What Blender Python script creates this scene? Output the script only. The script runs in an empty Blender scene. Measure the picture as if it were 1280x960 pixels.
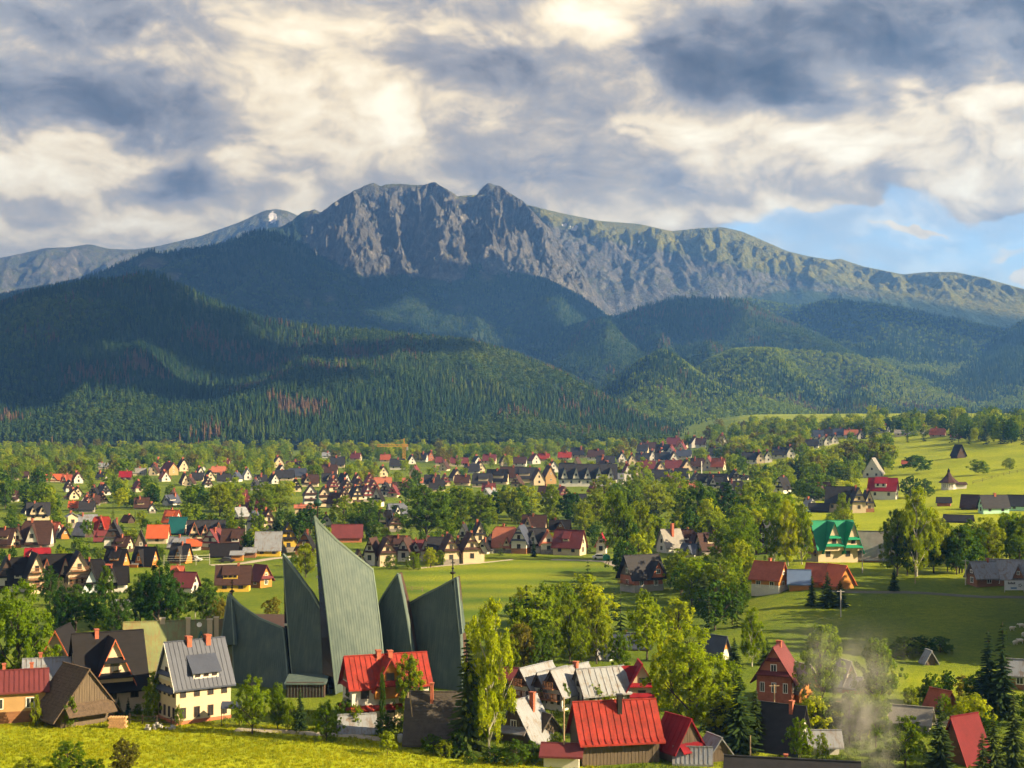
import bpy, math, random
import numpy as np
from mathutils import Vector
R = math.radians
random.seed(7)
SC = bpy.context.scene
COL = SC.collection

# ------------------------------------------------------------------ camera
F = 1860.0            # focal length in photograph pixels (1280 wide)
CAMZ = 40.0
PITCH = math.atan(40 / F)
cam = bpy.data.cameras.new('camera')
cam.sensor_width = 36.0
cam.lens = 36.0 * F / 1280.0
cam.clip_start = 1.0
cam.clip_end = 60000.0
camo = bpy.data.objects.new('camera', cam)
COL.objects.link(camo)
camo.location = (0, 0, CAMZ)
camo.rotation_euler = (math.pi / 2 + PITCH, 0, 0)
SC.camera = camo

# ------------------------------------------------------------------ sun, sky, exposure
SUN_EL = 26.0
SUN_AZ = 17.0         # degrees behind the picture plane, sun on the right
sv = Vector((math.cos(R(SUN_EL)) * math.cos(R(SUN_AZ)), -math.cos(R(SUN_EL)) * math.sin(R(SUN_AZ)), math.sin(R(SUN_EL))))
sl = bpy.data.lights.new('sun', 'SUN')
sl.energy = 5.0
sl.angle = R(0.5)
sl.color = (1.0, 0.77, 0.44)
so = bpy.data.objects.new('sun', sl)
COL.objects.link(so)
so.rotation_euler = (-sv).to_track_quat('-Z', 'Y').to_euler()
so.location = (400, -200, 300)

SC.view_settings.view_transform = 'Standard'
SC.view_settings.look = 'None'
SC.view_settings.gamma = 1.0
SC.view_settings.use_curve_mapping = False
SC.view_settings.exposure = 1.85
SC.render.engine = 'CYCLES'
SC.cycles.use_denoising = True
SC.cycles.max_bounces = 5
SC.cycles.diffuse_bounces = 2
SC.cycles.glossy_bounces = 2
SC.cycles.transmission_bounces = 3
SC.cycles.transparent_max_bounces = 8
SC.cycles.volume_bounces = 0
SC.cycles.use_light_tree = False
SC.cycles.adaptive_threshold = 0.03
SC.cycles.caustics_reflective = False
SC.cycles.caustics_refractive = False


class NT:
    """small helper for node trees"""
    def __init__(s, tree):
        s.t = tree
        s.n = tree.nodes
        s.l = tree.links

    def node(s, kind, **kw):
        nd = s.n.new(kind)
        for k, v in kw.items():
            setattr(nd, k, v)
        return nd

    def put(s, sock, v):
        if isinstance(v, bpy.types.NodeSocket):
            s.l.new(v, sock)
        else:
            sock.default_value = v

    def math(s, op, a, b=None, c=None, clamp=False):
        nd = s.n.new('ShaderNodeMath')
        nd.operation = op
        nd.use_clamp = clamp
        for i, v in enumerate((a, b, c)):
            if v is not None:
                s.put(nd.inputs[i], v)
        return nd.outputs[0]

    def vmath(s, op, a, b=None):
        nd = s.n.new('ShaderNodeVectorMath')
        nd.operation = op
        s.put(nd.inputs[0], a)
        if b is not None:
            s.put(nd.inputs[1], b)
        return nd.outputs['Value'] if op in ('DOT_PRODUCT', 'LENGTH') else nd.outputs[0]

    def noise(s, vec, scale, detail=4.0, rough=0.55, dist=0.0, color=False):
        nd = s.n.new('ShaderNodeTexNoise')
        if vec is not None:
            s.l.new(vec, nd.inputs['Vector'])
        s.put(nd.inputs['Scale'], scale)
        nd.inputs['Detail'].default_value = detail
        nd.inputs['Roughness'].default_value = rough
        nd.inputs['Distortion'].default_value = dist
        return nd.outputs['Color' if color else 'Fac']

    def ramp(s, fac, stops, interp='LINEAR'):
        nd = s.n.new('ShaderNodeValToRGB')
        nd.color_ramp.interpolation = interp
        e = nd.color_ramp.elements
        while len(e) < len(stops):
            e.new(0.5)
        for el, (p, c) in zip(e, stops):
            el.position = p
            el.color = (*c, 1) if len(c) == 3 else c
        s.put(nd.inputs[0], fac)
        return nd.outputs[0]

    def mix(s, fac, a, b, blend='MIX'):
        nd = s.n.new('ShaderNodeMix')
        nd.data_type = 'RGBA'
        nd.blend_type = blend
        s.put(nd.inputs[0], fac)
        for i, v in ((6, a), (7, b)):
            if isinstance(v, tuple) and len(v) == 3:
                v = (*v, 1)
            s.put(nd.inputs[i], v)
        return nd.outputs[2]

    def smooth(s, v, lo, hi):
        nd = s.n.new('ShaderNodeMapRange')
        nd.interpolation_type = 'SMOOTHSTEP'
        s.put(nd.inputs[0], v)
        nd.inputs[1].default_value = lo
        nd.inputs[2].default_value = hi
        return nd.outputs[0]

    def mapping(s, vec, scale=(1, 1, 1), loc=(0, 0, 0), rot=(0, 0, 0)):
        nd = s.n.new('ShaderNodeMapping')
        s.l.new(vec, nd.inputs[0])
        nd.inputs['Location'].default_value = loc
        nd.inputs['Rotation'].default_value = rot
        nd.inputs['Scale'].default_value = scale
        return nd.outputs[0]


def px_dir(px, py):
    u = (px - 640) / F
    v = (480 - py) / F
    c, s_ = math.cos(PITCH), math.sin(PITCH)
    return Vector((u, c - v * s_, s_ + v * c))


# ---- world: Nishita sky with a broken layer of evening cloud
def build_world():
    w = bpy.data.worlds.new('World')
    SC.world = w
    w.use_nodes = True
    w.cycles.sampling_method = 'MANUAL'
    w.cycles.sample_map_resolution = 256
    t = NT(w.node_tree)
    w.node_tree.nodes.clear()
    sky = t.node('ShaderNodeTexSky', sky_type='NISHITA')
    sky.sun_disc = False
    sky.sun_elevation = R(SUN_EL)
    sky.sun_rotation = math.pi / 2 + R(SUN_AZ)
    sky.altitude = 900
    sky.air_density = 1.0
    sky.dust_density = 0.6
    sky.ozone_density = 1.5
    bsky = t.node('ShaderNodeBackground')
    t.put(bsky.inputs['Color'], sky.outputs[0])
    bsky.inputs['Strength'].default_value = SKY_S
    tc = t.node('ShaderNodeTexCoord')
    d = t.vmath('NORMALIZE', tc.outputs['Generated'])
    sx = t.node('ShaderNodeSeparateXYZ')
    t.put(sx.inputs[0], d)

    def scaled(v, k):
        o = t.vmath('SCALE', v)
        o.node.inputs['Scale'].default_value = k
        return o

    def centred(col):
        return t.vmath('SUBTRACT', col, (0.5, 0.5, 0.5))
    d2 = t.mapping(d, scale=(1, 1, 1.75))
    warp = scaled(centred(t.noise(d2, 9.0, 2, 0.5, color=True)), 0.075)
    p = t.vmath('ADD', d2, warp)
    step = (0.010, 0.0, 0.016)                            # one step towards the light

    def relief(scale, det, rough, k):
        a = t.noise(p, scale, det, rough)
        b = t.noise(t.vmath('ADD', p, tuple(c * k for c in step)), scale, det, rough)
        return a, t.math('SUBTRACT', a, b)
    big, rb = relief(4.2, 2.0, 0.45, 2.4)
    mid, rm = relief(10.0, 7.0, 0.57, 1.2)
    fin, rf = relief(27.0, 5.0, 0.58, 0.45)

    def blob(px, py, rx, ry, soft=0.75):
        """soft oval of sky around one direction; rx, ry in photograph pixels"""
        c = px_dir(px, py).normalized()
        q = t.vmath('SUBTRACT', dw, tuple(c))
        q = t.mapping(q, scale=(F / rx, 0.001, F / ry))
        return t.smooth(t.vmath('LENGTH', q), 1.3, 1.3 - soft * 1.3)
    warp2 = scaled(centred(t.noise(t.mapping(d, scale=(1, 1, 1.4)), 12.0, 4, 0.55, color=True)), 0.075)
    dw = t.vmath('ADD', d, warp2)
    lum = t.math('MULTIPLY', rb, 1.3)
    lum = t.math('ADD', lum, t.math('MULTIPLY', rm, 1.15))
    lum = t.math('ADD', lum, t.math('MULTIPLY', rf, 0.45))
    lum = t.math('ADD', lum, t.math('MULTIPLY', t.math('SUBTRACT', big, 0.5), -0.45))
    lum = t.math('ADD', lum, t.math('MULTIPLY', t.math('SUBTRACT', mid, 0.5), -0.22))
    lum = t.math('ADD', lum, 0.56)
    for (px, py, rx, ry, k) in CLOUD_BLOBS:
        lum = t.math('ADD', lum, t.math('MULTIPLY', blob(px, py, rx, ry), k))
    bil = t.noise(t.vmath('ADD', p, scaled(centred(t.noise(p, 22.0, 2, 0.5, color=True)), 0.05)), 15.0, 5.0, 0.5)
    bil = t.math('ABSOLUTE', t.math('SUBTRACT', t.math('MULTIPLY', bil, 2.0), 1.0))     # rounded billows with dark creases
    lum = t.math('ADD', lum, t.math('MULTIPLY', t.math('SUBTRACT', bil, 0.20), t.math('MULTIPLY', t.smooth(lum, 0.30, 0.62), 0.62)))
    up = t.smooth(sx.outputs[2], 0.20, 0.42)              # higher up the grey undersides show
    lum = t.math('SUBTRACT', lum, t.math('MULTIPLY', up, 0.15))
    lum = t.math('ADD', lum, t.math('MULTIPLY', t.smooth(sx.outputs[2], 0.20, 0.11), 0.10))     # paler towards the horizon
    col = t.ramp(lum, [(0.0, (0.085, 0.094, 0.118)), (0.20, (0.175, 0.175, 0.195)), (0.38, (0.35, 0.330, 0.320)),
                       (0.54, (0.60, 0.51, 0.39)), (0.72, (0.98, 0.80, 0.52)), (1.0, (1.25, 1.10, 0.80))])
    bcl = t.node('ShaderNodeBackground')
    t.put(bcl.inputs['Color'], col)
    bcl.inputs['Strength'].default_value = CLOUD_S
    cov = t.math('ADD', t.math('MULTIPLY', big, 0.55), t.math('MULTIPLY', mid, 0.45))
    cov = t.math('ADD', cov, t.math('MULTIPLY', t.math('SUBTRACT', fin, 0.5), 0.18))
    cov = t.math('ADD', cov, 0.10)
    for (px, py, rx, ry, k) in GAP_BLOBS:
        cov = t.math('SUBTRACT', cov, t.math('MULTIPLY', blob(px, py, rx, ry), k))
    mask = t.math('MAXIMUM', t.smooth(cov, 0.30, 0.44), t.math('MULTIPLY', t.smooth(mid, 0.34, 0.62), 0.48))
    mx = t.node('ShaderNodeMixShader')
    t.put(mx.inputs[0], mask)
    t.l.new(bsky.outputs[0], mx.inputs[1])
    t.l.new(bcl.outputs[0], mx.inputs[2])
    out = t.node('ShaderNodeOutputWorld')
    t.l.new(mx.outputs[0], out.inputs[0])


SKY_S = 0.08
CLOUD_S = 0.40
CLOUD_BLOBS = [(1120, 45, 290, 62, -0.40), (900, 85, 130, 40, -0.20), (130, 135, 230, 50, -0.32), (150, 25, 150, 35, -0.26), (245, 232, 80, 28, -0.28), (95, 262, 120, 22, -0.14),
               (600, 75, 130, 45, -0.24), (740, 30, 110, 55, 0.34), (420, 130, 190, 60, 0.24), (75, 205, 130, 36, 0.32), (310, 215, 45, 22, 0.30), (300, 20, 90, 30, 0.12),
               (560, 40, 60, 30, 0.22), (880, 175, 280, 40, 0.14), (650, 185, 150, 40, -0.06), (1130, 150, 200, 40, 0.20), (930, 262, 120, 16, 0.20), (1220, 215, 110, 30, 0.16), (250, 290, 200, 18, 0.18), (480, 190, 60, 40, 0.16), (1130, 283, 50, 12, 0.42), (1157, 315, 30, 14, 0.45), (1228, 308, 56, 18, 0.42), (1284, 345, 44, 26, 0.42), (1060, 265, 150, 14, 0.15)]
GAP_BLOBS = [(1080, 300, 210, 50, 0.42), (1230, 345, 240, 80, 0.40), (1150, 235, 70, 24, 0.26), (290, 200, 45, 10, 0.22), (215, 205, 30, 8, 0.16), (1130, 283, 44, 8, -0.42), (1157, 315, 24, 10, -0.45), (1228, 308, 50, 14, -0.42), (1284, 345, 36, 20, -0.42), (1010, 300, 60, 8, -0.20)]
build_world()


# ------------------------------------------------------------------ numpy noise
def _hash(ix, iy, seed):
    h = (ix.astype(np.int64) * 374761393 + iy.astype(np.int64) * 668265263 + seed * 2147483647) & 0xFFFFFFFF
    h = ((h ^ (h >> 13)) * 1274126177) & 0xFFFFFFFF
    h = h ^ (h >> 16)
    return (h & 0xFFFFFF).astype(np.float64) / 0xFFFFFF


def vnoise(x, y, seed=0):
    x = np.asarray(x, dtype=np.float64)
    y = np.asarray(y, dtype=np.float64)
    ix = np.floor(x)
    iy = np.floor(y)
    fx = x - ix
    fy = y - iy
    fx = fx * fx * fx * (fx * (fx * 6 - 15) + 10)
    fy = fy * fy * fy * (fy * (fy * 6 - 15) + 10)
    a = _hash(ix, iy, seed)
    b = _hash(ix + 1, iy, seed)
    c = _hash(ix, iy + 1, seed)
    d = _hash(ix + 1, iy + 1, seed)
    return (a + (b - a) * fx) * (1 - fy) + (c + (d - c) * fx) * fy


def fbm(x, y, octs=5, seed=0, gain=0.5, ridged=False):
    s = 0.0
    amp = 1.0
    tot = 0.0
    ca, sa = math.cos(0.6), math.sin(0.6)
    for o in range(octs):
        n = vnoise(x, y, seed + o * 17)
        if ridged:
            n = 1 - np.abs(2 * n - 1)
        s = s + n * amp
        tot += amp
        amp *= gain
        x, y = (x * ca - y * sa) * 2.03 + 11.3, (x * sa + y * ca) * 2.03 - 7.7
    return s / tot


def sstep(v, lo, hi):
    t = np.clip((np.asarray(v, dtype=np.float64) - lo) / (hi - lo), 0, 1)
    return t * t * (3 - 2 * t)


# ------------------------------------------------------------------ mesh / object helpers
def mesh_np(name, verts, faces, smooth=True):
    """verts (n,3), faces (m,4) or (m,3) integer arrays"""
    me = bpy.data.meshes.new(name)
    n, m, k = len(verts), len(faces), faces.shape[1]
    me.vertices.add(n)
    me.vertices.foreach_set('co', np.ascontiguousarray(verts, dtype=np.float32).ravel())
    me.loops.add(m * k)
    me.loops.foreach_set('vertex_index', np.ascontiguousarray(faces, dtype=np.int32).ravel())
    me.polygons.add(m)
    me.polygons.foreach_set('loop_start', np.arange(0, m * k, k, dtype=np.int32))
    if smooth:
        me.polygons.foreach_set('use_smooth', np.ones(m, dtype=bool))
    me.update(calc_edges=True)
    return me


def attr(me, name, vals, domain='POINT', kind='FLOAT'):
    a = me.attributes.new(name, kind, domain)
    a.data.foreach_set('value', np.ascontiguousarray(vals, dtype=np.float32 if kind == 'FLOAT' else np.int32).ravel())


def link(name, me, parent=None, mat=None):
    o = bpy.data.objects.new(name, me)
    COL.objects.link(o)
    if mat is not None:
        for m_ in (mat if isinstance(mat, (list, tuple)) else [mat]):
            me.materials.append(m_)
    if parent is not None:
        o.parent = parent
    return o


THINGS = []


def tag(o, label=None, cat=None, group=None, kind=None, px=None):
    if label:
        o['label'] = label
    if cat:
        o['category'] = cat
    if group:
        o['group'] = group
    if kind:
        o['kind'] = kind
    if label and cat:
        THINGS.append((o, px))
    return o


def empty(name, loc, rz=0.0):
    o = bpy.data.objects.new(name, None)
    COL.objects.link(o)
    o.location = loc
    o.rotation_euler = (0, 0, rz)
    o.empty_display_size = 0.5
    return o


class MB:
    """collects polygons; build() links them as one mesh object"""
    def __init__(s):
        s.v = []
        s.f = []
        s.m = []

    def face(s, pts, mi=0):
        b = len(s.v)
        s.v.extend([tuple(p) for p in pts])
        s.f.append(tuple(range(b, b + len(pts))))
        s.m.append(mi)

    def box(s, x0, x1, y0, y1, z0, z1, mi=0):
        b = len(s.v)
        s.v += [(x0, y0, z0), (x1, y0, z0), (x1, y1, z0), (x0, y1, z0), (x0, y0, z1), (x1, y0, z1), (x1, y1, z1), (x0, y1, z1)]
        for f in ((0, 3, 2, 1), (4, 5, 6, 7), (0, 1, 5, 4), (1, 2, 6, 5), (2, 3, 7, 6), (3, 0, 4, 7)):
            s.f.append(tuple(b + i for i in f))
            s.m.append(mi)
        return s

    def prism(s, poly, vec, mi=0):
        """extrude a polygon (3D points) by vec"""
        b = len(s.v)
        n = len(poly)
        s.v += [tuple(p) for p in poly]
        s.v += [(p[0] + vec[0], p[1] + vec[1], p[2] + vec[2]) for p in poly]
        s.f.append(tuple(b + i for i in range(n)))
        s.f.append(tuple(b + n + i for i in reversed(range(n))))
        for i in range(n):
            j = (i + 1) % n
            s.f.append((b + i, b + n + i, b + n + j, b + j))
        s.m += [mi] * (n + 2)
        return s

    def bar(s, p, q, r, mi=0, n=4, r2=None):
        """square or round bar between two points"""
        p, q = Vector(p), Vector(q)
        d = (q - p).normalized()
        a = d.cross(Vector((0, 0, 1)) if abs(d.z) < 0.9 else Vector((1, 0, 0))).normalized()
        c = d.cross(a)
        r2 = r if r2 is None else r2
        b = len(s.v)
        for (o, rr) in ((p, r), (q, r2)):
            for i in range(n):
                an = 2 * math.pi * (i + 0.5) / n
                s.v.append(tuple(o + a * (rr * math.cos(an)) + c * (rr * math.sin(an))))
        s.f.append(tuple(b + i for i in reversed(range(n))))
        s.f.append(tuple(b + n + i for i in range(n)))
        for i in range(n):
            j = (i + 1) % n
            s.f.append((b + i, b + j, b + n + j, b + n + i))
        s.m += [mi] * (n + 2)
        return s

    def lathe(s, prof, n=16, mi=0, c=(0, 0)):
        b = len(s.v)
        for (r, z) in prof:
            for i in range(n):
                an = 2 * math.pi * i / n
                s.v.append((c[0] + r * math.cos(an), c[1] + r * math.sin(an), z))
        for k in range(len(prof) - 1):
            for i in range(n):
                j = (i + 1) % n
                s.f.append((b + k * n + i, b + k * n + j, b + (k + 1) * n + j, b + (k + 1) * n + i))
                s.m.append(mi)
        s.f.append(tuple(b + i for i in reversed(range(n))))
        s.f.append(tuple(b + (len(prof) - 1) * n + i for i in range(n)))
        s.m += [mi, mi]
        return s

    def slab(s, polys, t, mi=0):
        """roof sheet: polygons of the upper side, thickened downwards by t"""
        idx = {}
        pts = []

        def gi(p):
            k = (round(p[0], 3), round(p[1], 3), round(p[2], 3))
            if k not in idx:
                idx[k] = len(pts)
                pts.append(p)
            return idx[k]
        fs = [[gi(p) for p in poly] for poly in polys]
        b = len(s.v)
        n = len(pts)
        s.v += [tuple(p) for p in pts]
        s.v += [(p[0], p[1], p[2] - t) for p in pts]
        edges = {}
        for f in fs:
            s.f.append(tuple(b + i for i in f))
            s.f.append(tuple(b + n + i for i in reversed(f)))
            s.m += [mi, mi]
            for i in range(len(f)):
                e = (f[i], f[(i + 1) % len(f)])
                edges[e] = edges.get(e, 0) + 1
        for (i, j) in edges:
            if (j, i) not in edges:
                s.f.append((b + i, b + n + i, b + n + j, b + j))
                s.m.append(mi)
        return s

    def mesh(s, name):
        me = bpy.data.meshes.new(name)
        me.from_pydata(s.v, [], s.f)
        if any(s.m):
            me.polygons.foreach_set('material_index', np.array(s.m, dtype=np.int32))
        me.update()
        return me

    def build(s, name, mat, parent=None):
        return link(name, s.mesh(name), parent, mat)
# ------------------------------------------------------------------ materials
MATS = {}


def newmat(name):
    m = bpy.data.materials.new(name)
    m.use_nodes = True
    t = NT(m.node_tree)
    b = t.n['Principled BSDF']
    return m, t, b


def M(name, col=None, rough=0.7, var=0.25, scale=0.6, bump=0.0, bscale=4.0, metal=0.0, stretch=(1, 1, 1), spec=0.3, dirt=None):
    """procedural surface: colour with two sizes of wear, optional relief"""
    if name in MATS:
        return MATS[name]
    m, t, b = newmat(name)
    tc = t.node('ShaderNodeTexCoord')
    oi = t.node('ShaderNodeObjectInfo')
    v = t.mapping(t.vmath('ADD', tc.outputs['Object'], oi.outputs['Location']), scale=stretch)
    n1 = t.noise(v, scale, 5, 0.6)
    n2 = t.noise(v, scale * 6, 4, 0.65)
    f = t.math('ADD', t.math('MULTIPLY', n1, 0.65), t.math('MULTIPLY', n2, 0.35))
    dk = tuple(c * (1 - var * 1.3) for c in col)
    lt = tuple(min(c * (1 + var * 1.1), 0.95) for c in col)
    c = t.ramp(f, [(0.28, dk), (0.5, col), (0.72, lt)])
    if dirt:
        c = t.mix(t.math('MULTIPLY', t.smooth(t.noise(v, scale * 1.7, 6, 0.7), 0.50, 0.68), 0.8), c, dirt)
        c = t.mix(t.math('MULTIPLY', t.smooth(t.noise(t.mapping(v, scale=(0.35, 2.6, 0.35)), 1.3, 4, 0.65), 0.48, 0.66), 0.55), c, dirt)
    t.put(b.inputs['Base Color'], c)
    b.inputs['Roughness'].default_value = rough
    b.inputs['Metallic'].default_value = metal
    b.inputs['Specular IOR Level'].default_value = spec
    if bump:
        bp = t.node('ShaderNodeBump')
        bp.inputs['Strength'].default_value = bump
        bp.inputs['Distance'].default_value = 0.05
        t.put(bp.inputs['Height'], t.noise(v, bscale, 4, 0.6))
        t.l.new(bp.outputs[0], b.inputs['Normal'])
    MATS[name] = m
    return m


def foliage_mat(name, cols, trans=0.35, patch=0.0):
    """leaf colour varies from plant to plant and from clump to clump"""
    m, t, b = newmat(name)
    oi = t.node('ShaderNodeObjectInfo')
    ge = t.node('ShaderNodeNewGeometry')
    n = t.noise(ge.outputs['Position'], 0.35, 3, 0.6)
    f = t.math('ADD', t.math('MULTIPLY', oi.outputs['Random'], 0.55), t.math('MULTIPLY', n, 0.45))
    if patch:
        f = t.math('ADD', t.math('MULTIPLY', f, 0.45), t.math('MULTIPLY', t.noise(ge.outputs['Position'], patch, 4, 0.6), 0.55))
    c = t.ramp(f, [(0.25 + 0.5 * i / max(1, len(cols) - 1), cc) for i, cc in enumerate(cols)])
    n2 = t.noise(ge.outputs['Position'], 2.2, 2, 0.5)
    c = t.mix(t.smooth(n2, 0.35, 0.7), c, t.mix(1.0, c, (1.35, 1.25, 0.9), 'MULTIPLY'))
    c = t.mix(t.smooth(t.noise(ge.outputs['Position'], 0.9, 2, 0.5), 0.50, 0.30), c, t.mix(1.0, c, (0.60, 0.68, 0.80), 'MULTIPLY'))
    dif = t.node('ShaderNodeBsdfDiffuse')
    t.put(dif.inputs['Color'], c)
    tr = t.node('ShaderNodeBsdfTranslucent')
    t.put(tr.inputs['Color'], t.mix(1.0, c, (1.5, 1.45, 0.55), 'MULTIPLY'))
    mx = t.node('ShaderNodeMixShader')
    mx.inputs[0].default_value = trans
    t.l.new(dif.outputs[0], mx.inputs[1])
    t.l.new(tr.outputs[0], mx.inputs[2])
    t.l.new(mx.outputs[0], t.n['Material Output'].inputs[0])
    MATS[name] = m
    return m


leaf_bright = foliage_mat('leaf_bright', [(0.105, 0.178, 0.008), (0.190, 0.262, 0.009), (0.275, 0.322, 0.010)], 0.45)
leaf_mid = foliage_mat('leaf_mid', [(0.056, 0.112, 0.009), (0.118, 0.184, 0.010), (0.195, 0.245, 0.011)], 0.40)
leaf_dark = foliage_mat('leaf_dark', [(0.022, 0.060, 0.010), (0.042, 0.092, 0.012), (0.072, 0.130, 0.014)], 0.30)
leaf_olive = foliage_mat('leaf_olive', [(0.080, 0.085, 0.018), (0.130, 0.125, 0.020), (0.160, 0.150, 0.022)], 0.33)
needle = foliage_mat('needle', [(0.012, 0.026, 0.012), (0.022, 0.042, 0.014), (0.040, 0.062, 0.016)], 0.12)
needle_far = foliage_mat('needle_far', [(0.008, 0.022, 0.013), (0.015, 0.036, 0.014), (0.032, 0.058, 0.014), (0.085, 0.110, 0.016)], 0.15, patch=0.0045)
wood_far = foliage_mat('wood_far', [(0.045, 0.092, 0.012), (0.120, 0.178, 0.014), (0.225, 0.270, 0.016)], 0.32, patch=0.004)  # brightened for the right hills, sunlight put into the leaf colour
wood_dark = foliage_mat('wood_dark', [(0.022, 0.050, 0.012), (0.048, 0.085, 0.013), (0.105, 0.140, 0.015)], 0.28, patch=0.004)  # darker copy for the left and middle hills, shade put into the colour
dead_far = foliage_mat('dead_far', [(0.075, 0.045, 0.030), (0.095, 0.060, 0.035), (0.11, 0.075, 0.04)], 0.1)
bark = M('bark', (0.07, 0.055, 0.04), 0.9, 0.4, 2.0, 0.5, 8.0, stretch=(1, 1, 0.25))
bark_pale = M('bark_pale', (0.42, 0.40, 0.34), 0.85, 0.35, 3.0, 0.3, 8.0)

# plasters, timbers, stone
W = dict(
    white=M('plaster_white', (0.54, 0.52, 0.49), 0.85, 0.10, 0.5, 0.15, 6),
    cream=M('plaster_cream', (0.50, 0.41, 0.29), 0.85, 0.10, 0.5, 0.15, 6),
    yellow=M('plaster_yellow', (0.50, 0.34, 0.045), 0.85, 0.12, 0.5, 0.15, 6),
    orange=M('timber_orange', (0.40, 0.17, 0.035), 0.75, 0.22, 1.2, 0.3, 6, stretch=(0.4, 0.4, 4)),
    timber=M('timber_brown', (0.22, 0.10, 0.045), 0.8, 0.3, 1.2, 0.4, 6, stretch=(0.4, 0.4, 4)),
    dark=M('timber_dark', (0.055, 0.035, 0.028), 0.85, 0.3, 1.2, 0.3, 6, stretch=(0.4, 0.4, 4)),
    greywood=M('timber_weathered', (0.115, 0.088, 0.064), 0.9, 0.35, 1.6, 0.5, 7, stretch=(4, 4, 0.3)),
    brick=M('brick_red', (0.36, 0.13, 0.075), 0.9, 0.3, 1.5, 0.3, 8),
    concrete=M('concrete', (0.30, 0.29, 0.27), 0.9, 0.2, 0.8, 0.2, 6),
    stone=M('stone', (0.22, 0.20, 0.18), 0.9, 0.4, 2.0, 0.6, 5),
    blue=M('plaster_pale_blue', (0.55, 0.62, 0.70), 0.85, 0.1, 0.5, 0.15, 6),
    mint=M('plaster_mint', (0.40, 0.66, 0.50), 0.85, 0.1, 0.5, 0.15, 6),
    ochre=M('plaster_ochre', (0.36, 0.225, 0.10), 0.85, 0.12, 0.5, 0.15, 6),
)
RF = dict(
    black=M('roof_black', (0.013, 0.012, 0.014), 0.7, 0.3, 0.7, 0.3, 6, stretch=(1, 1, 3), spec=0.12),
    brown=M('roof_brown', (0.050, 0.026, 0.022), 0.7, 0.3, 0.7, 0.3, 6, stretch=(1, 1, 3), spec=0.15),
    charcoal=M('roof_charcoal', (0.026, 0.026, 0.032), 0.65, 0.3, 0.7, 0.3, 6, stretch=(1, 1, 3), spec=0.15),
    slate=M('roof_slate_blue', (0.048, 0.058, 0.092), 0.5, 0.2, 0.5, 0.15, 4, metal=0.1),
    grey=M('roof_grey', (0.20, 0.19, 0.18), 0.6, 0.25, 0.7, 0.3, 5),
    tin=M('roof_tin', (0.22, 0.24, 0.28), 0.5, 0.15, 0.5, 0.1, 4, metal=0.1, dirt=(0.15, 0.11, 0.08)),
    white=M('roof_white_tin', (0.205, 0.225, 0.265), 0.6, 0.10, 0.5, 0.1, 4, metal=0.1, dirt=(0.15, 0.12, 0.10)),
    red=M('roof_red', (0.25, 0.028, 0.020), 0.7, 0.38, 0.7, 0.1, 4, spec=0.15, dirt=(0.15, 0.03, 0.022)),
    crimson=M('roof_crimson', (0.20, 0.010, 0.018), 0.65, 0.24, 0.5, 0.1, 4, spec=0.15),
    maroon=M('roof_maroon', (0.115, 0.024, 0.028), 0.65, 0.2, 0.6, 0.2, 5),
    wine=M('roof_wine_red', (0.105, 0.007, 0.012), 0.7, 0.2, 0.5, 0.1, 4, spec=0.12),
    rust=M('roof_rust', (0.30, 0.075, 0.040), 0.6, 0.3, 0.8, 0.3, 5),
    orange=M('roof_orange', (0.42, 0.085, 0.028), 0.5, 0.16, 0.6, 0.2, 5),
    emerald=M('roof_emerald', (0.005, 0.19, 0.10), 0.6, 0.14, 0.5, 0.1, 4),
    teal=M('roof_teal', (0.012, 0.11, 0.115), 0.42, 0.2, 0.5, 0.1, 4),
    moss=M('roof_moss_green', (0.17, 0.20, 0.085), 0.6, 0.2, 0.25, 0.2, 4, dirt=(0.20, 0.12, 0.05)),
    thatch=M('roof_shingle_weathered', (0.085, 0.060, 0.042), 0.95, 0.45, 2.4, 0.9, 9, stretch=(1, 1, 0.5)),
    shingle=M('roof_shingle_grey', (0.060, 0.052, 0.045), 0.9, 0.4, 1.6, 0.8, 9, stretch=(1, 1, 0.5)),
    terracotta=M('roof_terracotta', (0.34, 0.115, 0.070), 0.65, 0.2, 0.8, 0.4, 7, stretch=(1, 1, 3)),
    solar=M('solar_panel', (0.10, 0.15, 0.27), 0.25, 0.1, 1.0),
)
brick_chim = M('chimney_brick', (0.33, 0.10, 0.06), 0.9, 0.3, 2.0, 0.4, 8)
trim_red = M('trim_red_brown', (0.42, 0.115, 0.05), 0.6, 0.15)
trim_dark = M('trim_dark', (0.05, 0.03, 0.025), 0.7, 0.2)
trim_white = M('trim_white', (0.72, 0.70, 0.66), 0.6, 0.08)
iron = M('iron', (0.03, 0.03, 0.03), 0.5, 0.2, metal=0.5)
pole_wood = M('pole_wood', (0.30, 0.22, 0.14), 0.85, 0.3, 2.0, stretch=(3, 3, 0.3))
pole_grey = M('pole_concrete', (0.42, 0.40, 0.37), 0.85, 0.15)
road_m = M('road_gravel', (0.33, 0.29, 0.23), 0.95, 0.2, 0.3, 0.3, 3)
asphalt = M('asphalt', (0.10, 0.10, 0.075), 0.9, 0.2, 0.3, 0.3, 3)
straw = M('straw', (0.36, 0.27, 0.12), 0.95, 0.3, 2.0)


def glass_mat():
    m, t, b = newmat('window_glass')
    oi = t.node('ShaderNodeObjectInfo')
    t.put(b.inputs['Base Color'], t.mix(oi.outputs['Random'], (0.012, 0.014, 0.018), (0.05, 0.055, 0.06)))
    b.inputs['Roughness'].default_value = 0.08
    b.inputs['Specular IOR Level'].default_value = 0.6
    return m


glass = glass_mat()
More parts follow.
